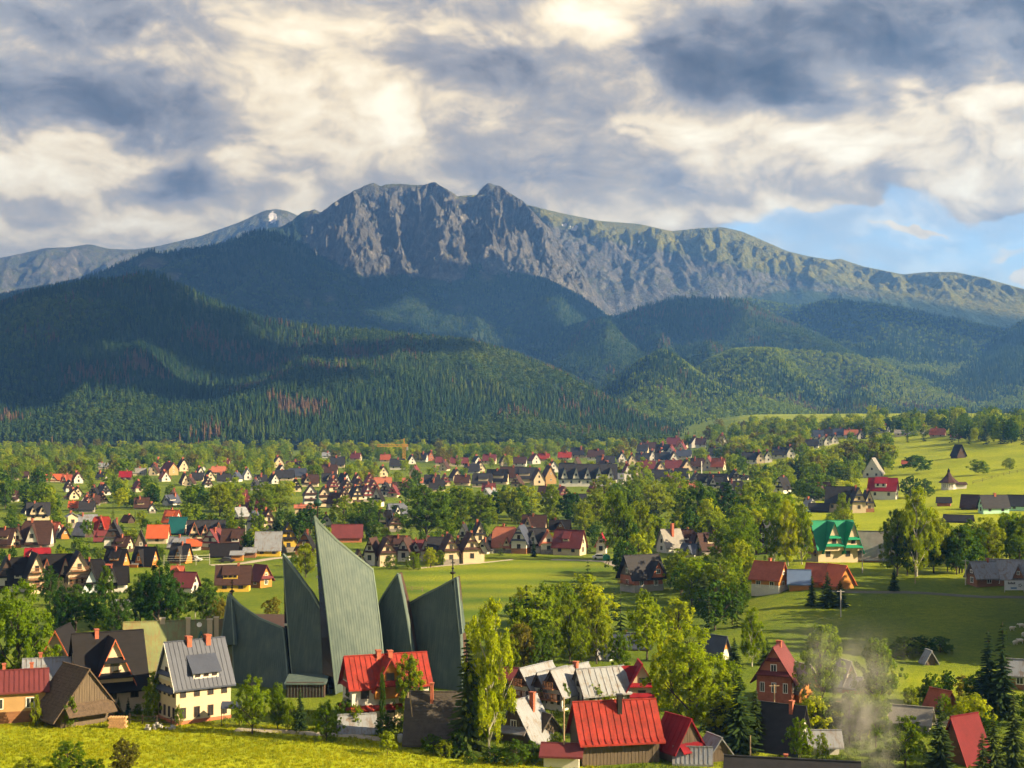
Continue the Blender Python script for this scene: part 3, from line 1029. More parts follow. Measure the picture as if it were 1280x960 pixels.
def window_mesh(w, h, trim):
    k = (round(w, 1), round(h, 1), trim.name)
    if k not in WINMESH:
        w, h = k[0], k[1]
        mb = MB()
        f = min(0.11, w * 0.14)
        # frame of four bars, mullion, and a recessed pane; local x right, -y outwards
        mb.box(-w / 2, w / 2, -0.07, 0.0, -h / 2, -h / 2 + f)
        mb.box(-w / 2, w / 2, -0.07, 0.0, h / 2 - f, h / 2)
        mb.box(-w / 2, -w / 2 + f, -0.068, 0.0, -h / 2 + f, h / 2 - f)
        mb.box(w / 2 - f, w / 2, -0.068, 0.0, -h / 2 + f, h / 2 - f)
        mb.box(-f * 0.3, f * 0.3, -0.055, 0.0, -h / 2 + f, h / 2 - f)
        mb.face([(-w / 2 + f, -0.03, -h / 2 + f), (w / 2 - f, -0.03, -h / 2 + f), (w / 2 - f, -0.03, h / 2 - f), (-w / 2 + f, -0.03, h / 2 - f)], 1)
        me = mb.mesh('window')
        me.materials.append(trim)
        me.materials.append(glass)
        WINMESH[k] = me
    return WINMESH[k]


def window(parent, x, y, z, ang, w, h, trim=None):
    """ang: rotation of the outward normal from -y"""
    o = bpy.data.objects.new('window', window_mesh(w, h, trim or trim_white))
    COL.objects.link(o)
    o.parent = parent
    o.location = (x + 0.004 * math.sin(ang), y - 0.004 * math.cos(ang), z)
    o.rotation_euler = (0, 0, ang)
    return o


FOOT = []          # footprints, to keep trees off the houses


def house(px, py, w, l, hw, hr, rot=0, roof='black', wall='white', label=None, name='house', cat='house', group=None, gable=None, hip=0.0, ov=0.55, og=0.5, flare=0.0,
          chim=(), dorm=(), pent=(), base=None, trim=None, win=None, seams=0.0, barge=None, rt=0.22, depth=0, gwin=None, balcony=(), chmat=None, nowin=False, door=False, sink=0.5, planks=False, spent=(), splanks=False):
    """gabled house; sizes in photograph pixels at its distance; front gable faces -y before the turn `rot` (degrees)"""
    P = at(px, py)
    dist = P.y
    m = dist / F
    wing = None
    if not label and not nowin:
        rv = random.Random(int(px * 31 + py))
        cs_ = 1 if rot < 0 else -1
        if not chim:
            chim = ((rv.uniform(-0.3, 0.3), rv.uniform(-0.5, 0.5), 2.2, rv.uniform(2, 4)),)
        if not dorm and abs(rot) > 40 and dist < 900 and rv.random() < 0.75:
            if rv.random() < 0.5:
                dorm = (dict(side=cs_, y=rv.uniform(-0.3, 0.3), w=l * 0.42, h=hr * 0.85, z=0, out=1),)
            else:
                dorm = (dict(side=cs_, y=rv.uniform(-0.2, 0.2), w=l * 0.5, h=hr * 0.26, z=hr * 0.2, kind='shed', nw=2 if dist < 700 else 0),)
        if not pent and abs(rot) <= 40 and hr * m > 3 and dist < 850:
            pent = ((hw, 2), (hw + hr * 0.42, 1.6))
        if not hip and rv.random() < 0.5 and not gable:
            hip = rv.uniform(0.14, 0.26)
        if dist < 800 and rv.random() < 0.45:
            wing = (rv.choice((-1, 1)), rv.uniform(0.35, 0.6), rv.uniform(0.45, 0.7), rv.choice(('tin', 'grey', 'maroon', roof, roof, 'rust')))
        if wall in ('white', 'cream') and not base and dist < 700 and rv.random() < 0.5:
            base = (rv.choice(('stone', 'timber', 'dark')), hw * 0.42)
    w, l, hw, hr = w * m, l * m, hw * m, hr * m
    ra = R(rot) + math.atan2(-P.x, P.y)
    back = (abs(l * math.cos(ra)) + abs(w * math.sin(ra))) / 2 + depth * m
    P = Vector((P.x * (P.y + back) / P.y, P.y + back, P.z))
    P.z = min(P.z, gzf(P.x, P.y))
    FOOT.append((P.x, P.y, max(w, l) / 2 + 1.0))
    root = empty(name, P, ra)
    root['px'] = float(px)
    root['py'] = float(py)
    if not label:
        label = '@%s %s with %s roof' % (WORD_WALL[wall], cat, WORD_ROOF[roof])
    root['hero'] = 0 if label.startswith('@') else 1
    tag(root, label, cat, group or 'houses of the valley town', px=(px, py))
    wm, rm = W[wall], RF[roof]
    tr = trim or (trim_dark if wall in ('white', 'cream', 'yellow', 'blue', 'mint') else trim_white)
    sl = hr / (w / 2)
    x2, y2 = w / 2, l / 2
    xh = hip * x2
    zh = hw + hr * (1 - hip)
    hl = hip * hr * 0.7
    if wing:
        # lean-to on the back of one side
        sd, fl_, fh, wr = wing
        ww, hh = w * 0.32, hw * fh
        ys = y2 * (1 - 2 * fl_)
        mbw = MB().box(min(sd * (x2 - 0.1), sd * (x2 + ww)), max(sd * (x2 - 0.1), sd * (x2 + ww)), ys, y2 - 0.1, -sink, hh)
        ln_ = mbw.build('lean_to', wm, root)
        pl = [(sd * (x2 + ww + 0.3), ys - 0.3, hh - 0.02), (sd * (x2 + ww + 0.3), y2 + 0.2, hh - 0.02), (sd * (x2 - 0.05), y2 + 0.2, hh + ww * 0.42), (sd * (x2 - 0.05), ys - 0.3, hh + ww * 0.42)]
        MB().slab([pl if sd > 0 else pl[::-1]], 0.15).build('lean_to_roof', RF[wr], ln_)
    # walls
    mb = MB()
    poly = [(-x2, -y2, -sink), (x2, -y2, -sink), (x2, -y2, hw), (xh, -y2, zh - 0.02), (-xh, -y2, zh - 0.02), (-x2, -y2, hw)] if hip else \
           [(-x2, -y2, -sink), (x2, -y2, -sink), (x2, -y2, hw), (0, -y2, hw + hr - 0.02), (-x2, -y2, hw)]
    mb.prism(poly, (0, l, 0))
    mb.build('wall', wm, root)
    if base:
        b_ = MB().box(-x2 - 0.05, x2 + 0.05, -y2 - 0.05, y2 + 0.05, -sink, base[1] * m)
        b_.build('plinth', W[base[0]], root)
    if gable:
        g0 = hw + 0.02
        gx = x2 * 0.995
        gp = [(-gx, -y2 - 0.06, g0), (gx, -y2 - 0.06, g0), (xh, -y2 - 0.06, zh - 0.06), (-xh, -y2 - 0.06, zh - 0.06)] if hip else [(-gx, -y2 - 0.06, g0), (gx, -y2 - 0.06, g0), (0, -y2 - 0.06, hw + hr - 0.1)]
        MB().prism(gp, (0, 0.055, 0)).build('gable', W[gable], root)
        if planks:
            pb = W[gable]
            n = max(4, int(w / 0.35))
            if n < 60:
                for i in range(n):
                    xa, xb = -gx + 2 * gx * i / n, -gx + 2 * gx * (i + 1) / n
                    xm = (xa + xb) / 2
                    zt = hw + hr * (1 - abs(xm) / x2) - 0.15
                    if zt > g0 + 0.2:
                        MB().box(xa + 0.02, xb - 0.02, -y2 - 0.09 - 0.02 * (i % 3), -y2 - 0.062, g0, zt).build('plank', pb, root)
    # roof
    ex = x2 + ov
    ez = hw - ov * sl + 0.04
    zr = hw + hr + 0.04
    zh4 = zh + 0.04
    yF, yB = -y2 - og, y2 + og
    polys = []
    for s in (-1, 1):
        if hip:
            p = [(s * ex, yF, ez), (s * ex, yB, ez), (s * xh, yB, zh4), (0, yB - hl, zr), (0, yF + hl, zr), (s * xh, yF, zh4)]
        else:
            p = [(s * ex, yF, ez), (s * ex, yB, ez), (0, yB, zr), (0, yF, zr)]
        if s > 0:
            polys.append(p)
        else:
            polys.append(p[::-1])
        if flare:
            fx = flare * m
            q = [(s * (ex + fx), yF, ez - fx * sl * 0.42), (s * (ex + fx), yB, ez - fx * sl * 0.42), (s * ex, yB, ez), (s * ex, yF, ez)]
            polys.append(q if s > 0 else q[::-1])
    if hip:
        polys.append([(-xh, yF, zh4), (xh, yF, zh4), (0, yF + hl, zr)])
        polys.append([(xh, yB, zh4), (-xh, yB, zh4), (0, yB - hl, zr)])
    rb = MB().slab(polys, rt)
    ro = rb.build('roof', rm, root)
    if roof in ('thatch', 'shingle') and dist < 300:
        # overlapping courses of split shingles, ragged at the lower edge
        rs = random.Random(int(px))
        cb_ = MB()
        sln = math.hypot(ex, zr - ez)
        nco = max(6, int(sln / 0.42))
        for s in (-1, 1):
            for i in range(nco):
                y = yF
                while y < yB - 0.05:
                    yn = min(yB, y + rs.uniform(0.35, 0.9))
                    t0_, t1_ = i / nco - rs.uniform(0, 0.25) / nco, (i + 1) / nco
                    t0_ = max(t0_, 0.0)
                    lim_ = 0.0
                    if hip:
                        ym = min(y - yF, yB - yn)
                        lim_ = xh * max(0.0, 1 - max(ym, 0.0) / hl) if hl else 0.0
                    xa, xb = ex * (1 - t0_), ex * (1 - t1_)
                    if xb >= lim_ - 0.05:
                        za, zb_ = ez + (zr - ez) * t0_, ez + (zr - ez) * t1_
                        h_ = rs.uniform(0.035, 0.075)
                        q = [(s * xa, y + 0.012, za + h_), (s * xa, yn - 0.012, za + h_), (s * xb, yn - 0.012, zb_ + 0.012), (s * xb, y + 0.012, zb_ + 0.012)]
                        cb_.slab([q if s > 0 else q[::-1]], 0.03)
                    y = yn
        cb_.build('shingle_courses', rm, ro)['kind'] = 'stuff'
    # ridge cap, barge boards
    MB().box(-0.13, 0.13, yF + hl, yB - hl, zr - 0.05, zr + 0.07).build('ridge_cap', rm, ro)
    if barge:
        bb = MB()
        for s in (-1, 1):
            a = (s * ex, yF - 0.05, ez + 0.03)
            b = (s * xh, yF - 0.05, zh4 + 0.03) if hip else (0, yF - 0.05, zr + 0.03)
            k = 0.34
            bb.prism([a, b, (b[0], b[1], b[2] - k), (a[0], a[1], a[2] - k)], (0, 0.045, 0))
        bb.build('barge_board', barge, ro)
    if seams:
        sb = MB()
        n = int((yB - yF) / seams)
        for i in range(1, n):
            y = yF + (yB - yF) * i / n
            lim = 0.0
            if hip and (y < yF + hl or y > yB - hl):
                lim = xh * (1 - min(y - yF, yB - y) / hl)
            for s in (-1, 1):
                a = Vector((s * ex, y, ez + 0.02))
                b = Vector((s * lim, y, zr - lim * sl + 0.02))
                sb.prism([(a.x, y - 0.035, a.z), (b.x, y - 0.035, b.z), (b.x, y - 0.035, b.z + 0.10), (a.x, y - 0.035, a.z + 0.10)], (0, 0.07, 0))
                if flare:
                    fx = flare * m
                    a2 = Vector((s * (ex + fx), y, ez + 0.02 - fx * sl * 0.42))
                    sb.prism([(a2.x, y - 0.035, a2.z), (a.x, y - 0.035, a.z), (a.x, y - 0.035, a.z + 0.10), (a2.x, y - 0.035, a2.z + 0.10)], (0, 0.07, 0))
        so_ = sb.build('standing_seams', rm, ro)
        so_['kind'] = 'stuff'
    # chimneys: (fraction across, fraction along, width px, height px)
    for c in chim:
        cx, cy = c[0] * x2, c[1] * y2
        cw = (c[2] if len(c) > 2 else 4) * m / 2
        ch = (c[3] if len(c) > 3 else 5) * m
        zt = zr + ch * 0.55
        z0 = hw + hr * (1 - abs(cx) / x2) - 0.6
        cb = MB().box(cx - cw, cx + cw, cy - cw * 0.8, cy + cw * 0.8, z0, zt)
        cb.box(cx - cw - 0.08, cx + cw + 0.08, cy - cw * 0.8 - 0.08, cy + cw * 0.8 + 0.08, zt, zt + 0.15)
        cb.build('chimney', chmat or brick_chim, ro)
    # pent roofs across the front gable: heights in px above base, (height, reach px)
    for pz in pent:
        z, rch = pz[0] * m, (pz[1] if len(pz) > 1 else 4) * m
        half = x2 - 0.05 if z <= hw + 0.05 else max(0.4, x2 * (1 - (z - hw) / hr) + 0.05)
        th = rch * 0.9
        half = half * 0.92 if pz[1:] and pz[1] > 8 else half
        half_t = half if z <= hw * 0.98 else max(0.3, half - th / sl)
        MB().slab([[(-half, -y2 - rch, z), (half, -y2 - rch, z), (half_t, -y2 + 0.02, z + th), (-half_t, -y2 + 0.02, z + th)]], 0.14).build('pent_roof', rm, root)
    cs = 1 if math.sin(ra) < 0 else -1          # eave side towards the viewer
    for pz in spent:
        z, rch = pz[0] * m, pz[1] * m
        th = rch * 0.9
        pl = [(cs * (x2 + rch), -y2 - 0.2, z), (cs * (x2 + rch), y2 + 0.2, z), (cs * (x2 - 0.02), y2 + 0.2, z + th), (cs * (x2 - 0.02), -y2 - 0.2, z + th)]
        po = MB().slab([pl if cs > 0 else pl[::-1]], 0.14).build('pent_roof', rm, root)
        if seams:
            sb = MB()
            n = int(l / seams)
            for i in range(n):
                y = -y2 + l * (i + 0.5) / n
                sb.prism([(cs * (x2 + rch), y - 0.035, z), (cs * x2, y - 0.035, z + th), (cs * x2, y - 0.035, z + th + 0.1), (cs * (x2 + rch), y - 0.035, z + 0.1)], (0, 0.07, 0))
            sb.build('standing_seams', rm, po)['kind'] = 'stuff'
    if splanks:
        n = int(l / 0.42)
        rp = random.Random(int(px))
        for i in range(n):
            if rp.random() < 0.04:
                continue
            ya, yb = -y2 + l * i / n, -y2 + l * (i + 1) / n
            th = 0.05 + 0.04 * rp.random()
            MB().box(min(cs * x2, cs * (x2 + th)), max(cs * x2, cs * (x2 + th)), ya + 0.025, yb - 0.025, -0.2 + 0.25 * rp.random(), hw - 0.3 * ov - 0.1 * rp.random()).build('plank', W[wall], root)
    # balconies on the front gable: (height px, half width fraction)
    for bz in balcony:
        z, hb = bz[0] * m, x2 * bz[1]
        bo = MB().box(-hb, hb, -y2 - 1.1, -y2, z - 0.12, z)
        bo = bo.build('balcony', W['timber'], root)
        rl = MB()
        rl.box(-hb, hb, -y2 - 1.1, -y2 - 1.04, z + 0.85, z + 0.95)
        k = max(3, int(hb * 2 / 0.25))
        for i in range(k + 1):
            xx = -hb + 2 * hb * i / k
            rl.box(xx - 0.03, xx + 0.03, -y2 - 1.09, -y2 - 1.05, z, z + 0.85)
        rl.build('railing', W['timber'], bo)
    # dormers: dict(side, y, w, h, z, out, kind, wall, roof)
    for dd in dorm:
        s = dd.get('side', 1)
        dy = dd['y'] * y2
        dw = dd['w'] * m / 2
        z0 = hw + dd.get('z', 0.0) * m
        dh = dd['h'] * m
        out = dd.get('out', 0.5) * m
        dwm = W[dd.get('wall', wall)]
        drm = RF[dd.get('roof', roof)]
        xf = x2 + out - max(0.0, (z0 - hw)) / sl
        if dd.get('kind') != 'shed' and dd.get('z', 0) <= 1:
            xf = x2 + max(out, ov + 0.12)
        if dd.get('kind') == 'shed':
            eh = z0 + dh
            ks = 0.60 * sl
            xin = max(0.0, (zr - 0.05 - eh - xf * ks) / (sl - ks))
            ztop = eh + ks * (xf - xin)
            do = MB().prism([(s * xf, dy - dw, z0 - 0.3), (s * xf, dy + dw, z0 - 0.3), (s * xf, dy + dw, eh), (s * xf, dy - dw, eh)], (-s * (xf - xin), 0, 0)).build('dormer', dwm, root)
            k = 0.35
            pl = [(s * (xf + k), dy - dw - 0.3, eh - k * ks + 0.05), (s * (xf + k), dy + dw + 0.3, eh - k * ks + 0.05), (s * (xin - 0.05), dy + dw + 0.3, ztop + 0.06), (s * (xin - 0.05), dy - dw - 0.3, ztop + 0.06)]
            MB().slab([pl if s > 0 else pl[::-1]], 0.16).build('dormer_roof', drm, do)
            nw = dd.get('nw', 3)
            for i in range(nw):
                window(do, s * xf, dy - dw + 2 * dw * (i + 0.5) / nw, z0 + dh * 0.5, s * math.pi / 2, min(1.0, dw * 1.2 / nw), min(1.2, dh * 0.62), tr)
        else:
            # gabled cross roof: eaves at z0 + eave, ridge at z0 + dh
            ev = dd.get('eave', 0.0) * m
            zt = min(z0 + dh, zr - 0.12)
            zb = dd.get('zb', None)
            zb = z0 - 0.4 if zb is None else zb * m - sink
            xin = max(0.0, (zr - zt) / sl - 0.05)
            do = MB().prism([(s * xf, dy - dw, zb), (s * xf, dy + dw, zb), (s * xf, dy + dw, z0 + ev), (s * xf, dy, zt), (s * xf, dy - dw, z0 + ev)], (-s * (xf - xin), 0, 0)).build('dormer', dwm, root)
            k = dd.get('ov', 0.4)
            dsl = (zt - z0 - ev) / dw
            ps = []
            for q in (-1, 1):
                pl = [(s * (xf + k), dy + q * (dw + k), z0 + ev - k * dsl + 0.05), (s * (xf + k), dy, zt + 0.05), (s * xin, dy, zt + 0.05), (s * (xin), dy + q * (dw + k), z0 + ev - k * dsl + 0.05)]
                ps.append(pl if q * s > 0 else pl[::-1])
            dr = MB().slab(ps, 0.16).build('dormer_roof', drm, do)
            if dd.get('barge', barge):
                bb = MB()
                for q in (-1, 1):
                    a = (s * (xf + k + 0.04), dy + q * (dw + k), z0 + ev - k * dsl + 0.08)
                    b = (s * (xf + k + 0.04), dy, zt + 0.08)
                    bb.prism([a, b, (b[0], b[1], b[2] - 0.30), (a[0], a[1], a[2] - 0.30)], (-s * 0.035, 0, 0))
                bb.build('barge_board', dd.get('barge', barge), do)
            for bz in dd.get('bands', ()):
                z = z0 + bz * m
                hb = dw * max(0.15, (1 - max(0, z - z0 - ev) / (zt - z0 - ev)))
                o_ = 0.7
                pl = [(s * (xf + o_), dy - hb - 0.1, z), (s * (xf + o_), dy + hb + 0.1, z), (s * (xf - 0.02), dy + hb * 0.92, z + 0.6), (s * (xf - 0.02), dy - hb * 0.92, z + 0.6)]
                MB().slab([pl if s > 0 else pl[::-1]], 0.12).build('pent_roof', drm, do)
            if not dd.get('blind'):
                window(do, s * xf, dy, z0 + ev + (zt - z0 - ev) * 0.30, s * math.pi / 2, min(1.1, dw * 0.6), min(1.3, (zt - z0) * 0.35), tr)
    # windows on the sides that look towards the viewer
    if not nowin:
        wp = w / m
        big = wp * 0.5 + hw / m
        sides = [(0.0, w, y2, 'f')]
        for s in (-1, 1):
            nx = math.cos(ra) * s
            ny = math.sin(ra) * s
            if ny < -0.2 or (abs(ny) <= 0.2 and False):
                sides.append((s * math.pi / 2, l, x2, 's'))
        fl = max(1, min(3, int(hw / 2.5))) if hw > 1.9 else 0
        for (ang, ln, off, kd) in sides:
            fdir = (math.sin(ang + ra), -math.cos(ang + ra))
            if fdir[1] > -0.12:
                continue
            step = 2.9 if dist < 330 else (3.4 if dist < 620 else 4.6)
            nc = max(1, int(ln / step))
            if win is not None:
                nc = win
            nc = min(nc, 7)
            for f_ in range(fl):
                z = hw * (f_ + 0.55) / fl
                for c in range(nc):
                    t_ = -ln / 2 + ln * (c + 0.5) / nc
                    x = math.cos(ang) * t_ + math.sin(ang) * off
                    y = math.sin(ang) * t_ - math.cos(ang) * off
                    window(root, x, y, z, ang, min(1.15, ln / nc * 0.42), min(1.35, hw / fl * 0.5), tr)
            if kd == 'f' and hr > 2.2:
                go_ = 0.062 + (0.055 if planks else 0) if gable else 0
                k = gwin if gwin is not None else (2 if w > 8 and dist < 500 else 1)
                for c in range(k):
                    t_ = (c - (k - 1) / 2) * min(1.7, w * 0.22)
                    window(root, t_, -y2 - go_, hw + hr * 0.24, 0.0, 0.95, min(1.2, hr * 0.28), tr)
                if hr > 5.5 and dist < 420:
                    window(root, 0, -y2 - go_, hw + hr * 0.60, 0.0, 0.8, 1.0, tr)
    if door:
        MB().box(-x2 * 0.75, -x2 * 0.75 + 1.0, -y2 - 0.05, -y2, 0, 2.0).build('door', W['timber'], root)
    return root, m


def gd(side, y, w, h, **k):
    return dict(side=side, y=y, w=w, h=h, **k)


# ---- near left cluster
house(18, 906, 36, 74, 44, 19, 90, 'maroon', 'ochre', 'ochre timber farmhouse with patched maroon and silver roof at left edge', 'farmhouse', chim=((0.1, -0.55, 5, 12), (0.2, 0.35, 5, 12)), barge=None, trim=trim_white, base=('timber', 14),
      gable='ochre', seams=0.6)
house(58, 893, 34, 50, 48, 18, 90, 'white', 'ochre', 'ochre outbuilding wing with striped silver roof behind the shingled barn', 'farmhouse_wing', cat='outbuilding', seams=0.6, nowin=True, chim=((0.1, 0.3, 5, 10),))
b, m_ = house(95, 911, 72, 64, 24, 46, 26, 'thatch', 'greywood', 'old wooden barn with sagging weathered shingle roof at the meadow edge', 'old_barn', cat='barn', gable='greywood', planks=True, nowin=True, ov=1.2, og=0.5, pent=((16, 16),))
house(134, 895, 62, 82, 44, 54, -78, 'black', 'cream', 'large black roofed house with red trimmed triangular front gable', 'black_roof_house', chim=((0.05, -0.35, 6, 6),), hip=0.0, trim=trim_dark,
      dorm=(gd(1, 0.0, 46, 50, eave=0, out=3, wall='cream', barge=trim_red, bands=(3, 22)),), ov=1.0)
house(78, 876, 66, 60, 26, 62, -16, 'black', 'cream', 'black roofed house with pale gable behind the big bright tree', 'black_roof_house', gable='cream', barge=trim_red, pent=((30, 5), (46, 4)), ov=0.9)
house(222, 858, 62, 128, 24, 50, 90, 'moss', 'cream', 'long mossy green roofed hall behind the grey seamed house', 'green_hall', cat='hall', chim=((-0.35, -0.75, 7, 6), (-0.3, -0.2, 7, 6), (0.05, 0.3, 8, 5), (-0.5, -0.62, 8, 3)), chmat=W['cream'],
      dorm=(gd(-1, -0.45, 34, 38, out=2, roof='teal', wall='cream', blind=True),), depth=8, nowin=True)
house(243, 907, 56, 74, 52, 48, -66, 'slate', 'cream', 'tall cream house with blue grey seamed metal roof and wide dormer', 'seamed_roof_house', gable='white', base=('brick', 5), seams=0.62, chim=((0.05, -0.25, 8, 7), (0.05, 0.45, 8, 7)),
      win=4, dorm=(dict(side=1, y=0.1, w=34, h=11, z=3, out=0.3, kind='shed', nw=3, wall='white'),), pent=((40, 6), (60, 5)), ov=0.5, barge=trim_white)
# ---- in front of the church
house(482, 911, 46, 100, 55, 31, -74, 'red', 'white', 'white guest house with bright red seamed roof and orange timber gable', 'red_roof_guest_house', gable='timber', hip=0.0, seams=0.7, chim=((0.05, -0.2, 7, 8), (0.05, 0.1, 7, 6)),
      dorm=(gd(1, -0.05, 38, 34, z=-4, out=5, wall='orange', bands=(1,), barge=RF['red'], zb=40),), barge=RF['crimson'], pent=((22, 6), (50, 4)), spent=((22, 6),), ov=0.5, base=('cream', 16))
house(446, 919, 18, 40, 9, 14, 96, 'tin', 'brick', 'small shed with pale tin roof below the red guest house', 'tin_shed', cat='shed', nowin=True)
house(550, 936, 62, 78, 22, 42, 86, 'shingle', 'dark', 'long low barn with grey shingle roof beside the twin poles', 'shingle_barn', cat='barn', hip=0.18, chim=((-0.25, 0.25, 5, 20),), ov=1.2, base=('stone', 4))
house(656, 931, 46, 50, 14, 38, -32, 'white', 'greywood', 'old wooden cottage with torn white tin roof behind the tall poplar', 'old_cottage', cat='cottage', gable='greywood', planks=True, pent=((13, 10),), chim=((0.35, 0.2, 6, 10),), ov=0.9)
house(676, 925, 30, 34, 12, 18, 40, 'shingle', 'greywood', 'small grey shed roof behind the torn tin cottage', 'grey_shed', cat='shed', nowin=True)
# ---- white roofed guest house with sawtooth gables
house(670, 886, 28, 66, 26, 22, -34, 'white', 'white', 'leftmost white tin gable of the white roofed guest house', 'white_roof_guest_house', barge=trim_dark, gable='dark', balcony=((14, 0.9), (28, 0.5)), win=3, trim=trim_dark)
house(690, 887, 20, 60, 25, 19, -34, 'white', 'white', 'narrow middle white tin gable of the white roofed guest house', 'white_roof_guest_house', barge=trim_dark, gable='dark', balcony=((14, 0.9),), win=2, trim=trim_dark)
house(712, 890, 30, 74, 26, 24, -36, 'white', 'white', 'third white tin gable with tall side roof of the white roofed guest house', 'white_roof_guest_house', barge=trim_dark, gable='dark', balcony=((14, 0.9), (28, 0.5)), win=3, trim=trim_dark, chim=((0.1, 0.3, 6, 6),))
house(750, 889, 34, 60, 25, 24, -62, 'white', 'white', 'white wing with rust streaked tin roof beside the red gables', 'white_roof_wing', barge=trim_dark, gable='white', win=3, trim=trim_dark, seams=0.9)
house(800, 884, 32, 34, 26, 27, 8, 'crimson', 'cream', 'cream guest house with crimson gables and red pent roofs behind the maple', 'crimson_gable_house', gable='cream', pent=((26, 5), (13, 5)), dorm=(gd(-1, 0, 18, 22, out=1),))
house(640, 866, 20, 30, 16, 12, 80, 'maroon', 'white', 'low white house with maroon roof left of the sawtooth gables')
# ---- red barn group at the bottom
house(768, 958, 60, 100, 36, 38, -74, 'red', 'greywood', 'weathered plank barn with bright red ribbed roof and black chimney', 'red_roof_barn', cat='barn', gable='greywood', seams=0.75, chim=((0.30, 0.08, 7, 14),), chmat=iron, flare=8, ov=0.3, nowin=True, splanks=True)
house(848, 955, 40, 44, 22, 32, 38, 'crimson', 'greywood', 'red roofed barn annex with grey plank gable and tin lean-to', 'barn_annex', cat='barn', gable='greywood', planks=True, seams=0.8, pent=((15, 12),), nowin=True)
house(866, 957, 16, 40, 10, 11, 90, 'tin', 'dark', 'open lean-to with slanting silver tin roof beside the red barn', 'tin_lean_to', cat='lean-to', nowin=True, seams=0.5)
house(703, 960, 30, 44, 18, 9, 84, 'maroon', 'white', 'whitewashed block shed with low maroon roof left of the red barn', 'block_shed', cat='shed', nowin=True)
house(893, 953, 22, 28, 16, 14, 30, 'tin', 'greywood', 'small plank hut with tin roof right of the red barn', 'plank_hut', cat='hut', nowin=True, planks=True, gable='greywood')
# ---- right foreground
house(973, 882, 44, 46, 36, 34, -14, 'maroon', 'brick', 'tall brick house with maroon mansard roof by the lane', 'brick_house', gable='brick', pent=((36, 6), (54, 4)), win=3, chim=((0, 0.2, 6, 6),), ov=0.8)
house(998, 880, 34, 44, 20, 26, 40, 'grey', 'orange', 'orange plank barn with grey roof touching the tall brick house', 'orange_barn', cat='barn', nowin=True)
house(966, 878, 20, 30, 14, 9, 85, 'tin', 'timber', 'porch with bright tin roof in front of the tall brick house', 'tin_porch', cat='porch', nowin=True)
house(1056, 866, 20, 26, 14, 24, 30, 'grey', 'orange', 'small orange cottage with pointed gable behind the smoke', 'orange_cottage', cat='cottage')
house(1064, 868, 14, 22, 12, 8, 70, 'tin', 'brick', 'little tin roofed annex right of the orange cottage', 'tin_annex', cat='annex', nowin=True)
house(975, 946, 46, 62, 10, 48, 66, 'charcoal', 'dark', 'steep charcoal roofed house with white gable and chimney', 'charcoal_house', gable='white', chim=((-0.1, -0.55, 6, 8),), hip=0.0, ov=0.6)
house(1030, 944, 22, 34, 16, 12, 100, 'white', 'white', 'low white shed with bright white roof beside the charcoal house', 'white_shed', cat='shed', nowin=True)
house(990, 1000, 44, 160, 10, 34, 88, 'charcoal', 'dark', 'long charcoal tiled roof at the bottom edge below the smoke', 'bottom_edge_house', nowin=True, chim=((0.5, 0.1, 5, 2),))
house(1206, 958, 44, 42, 8, 50, -40, 'wine', 'timber', 'steep crimson A-frame roof between dark spruces', 'crimson_a_frame', gable='timber', barge=RF['red'], ov=0.7, nowin=True)
house(1176, 892, 20, 26, 12, 15, 50, 'rust', 'timber', 'small rust roofed shed above the crimson A-frame', 'rust_shed', cat='shed', nowin=True)
house(1140, 915, 26, 44, 14, 14, 80, 'grey', 'concrete', 'low grey roofed shed hidden by smoke and shrubs', 'grey_shed', cat='shed', nowin=True)
house(1292, 866, 26, 60, 22, 14, 84, 'tin', 'timber', 'timber house with pale tin roof cut by the right edge', 'tin_roof_house')
house(1161, 832, 11, 12, 9, 9, 24, 'tin', 'greywood', 'tiny field hut with shining tin roof on the pasture', 'field_hut', cat='hut', nowin=True)
house(893, 826, 15, 34, 13, 16, 52, 'slate', 'white', 'white house with slate roof and orange gable below the dark pasture', 'slate_house', gable='orange')
house(790, 815, 18, 40, 8, 12, 92, 'slate', 'white')
house(752, 829, 18, 30, 8, 13, 60, 'tin', 'white')
# ---- middle right
house(1040, 703, 40, 52, 22, 30, -68, 'emerald', 'cream', 'large cream guest house with emerald green gabled roofs', 'emerald_roof_house', gable='timber', balcony=((12, 0.9), (22, 0.8)), ov=0.6,
      dorm=(gd(1, -0.25, 26, 40, z=-4, out=3, wall='cream', bands=(4, 14)), gd(1, 0.72, 24, 34, z=-4, out=4, wall='cream', bands=(2, 12))), trim=trim_dark)
house(1098, 703, 34, 46, 8, 30, 86, 'grey', 'orange', 'big brown grey barn roof right of the emerald guest house', 'grey_barn', cat='barn', nowin=True)
house(957, 692, 20, 26, 18, 24, -14, 'charcoal', 'dark', 'tall dark house half hidden left of the birches', 'dark_house', pent=((18, 3), (30, 3)))
house(962, 743, 24, 38, 23, 17, 62, 'rust', 'orange', 'timber house with red roof on a white basement with arched windows', 'red_timber_house', gable='orange', base=('white', 12), chim=((0.1, 0, 4, 6),))
house(999, 737, 22, 24, 12, 13, 90, 'solar', 'orange', 'orange house with blue checkered roof between the red roofs', 'checkered_roof_house', nowin=True)
house(1021, 733, 24, 22, 12, 17, 70, 'rust', 'orange', 'red roofed house right of the checkered roof', nowin=True)
house(1047, 737, 28, 28, 10, 20, 44, 'orange', 'orange', 'bright orange roofed cottage in front of the emerald guest house', 'orange_roof_cottage', cat='cottage', nowin=True, gable='orange')
house(1230, 734, 24, 34, 15, 16, -58, 'tin', 'timber', 'timber cottage with tin roof beside the white banner', 'timber_cottage', cat='cottage', gable='greywood', chim=((0, 0.3, 3, 5),))
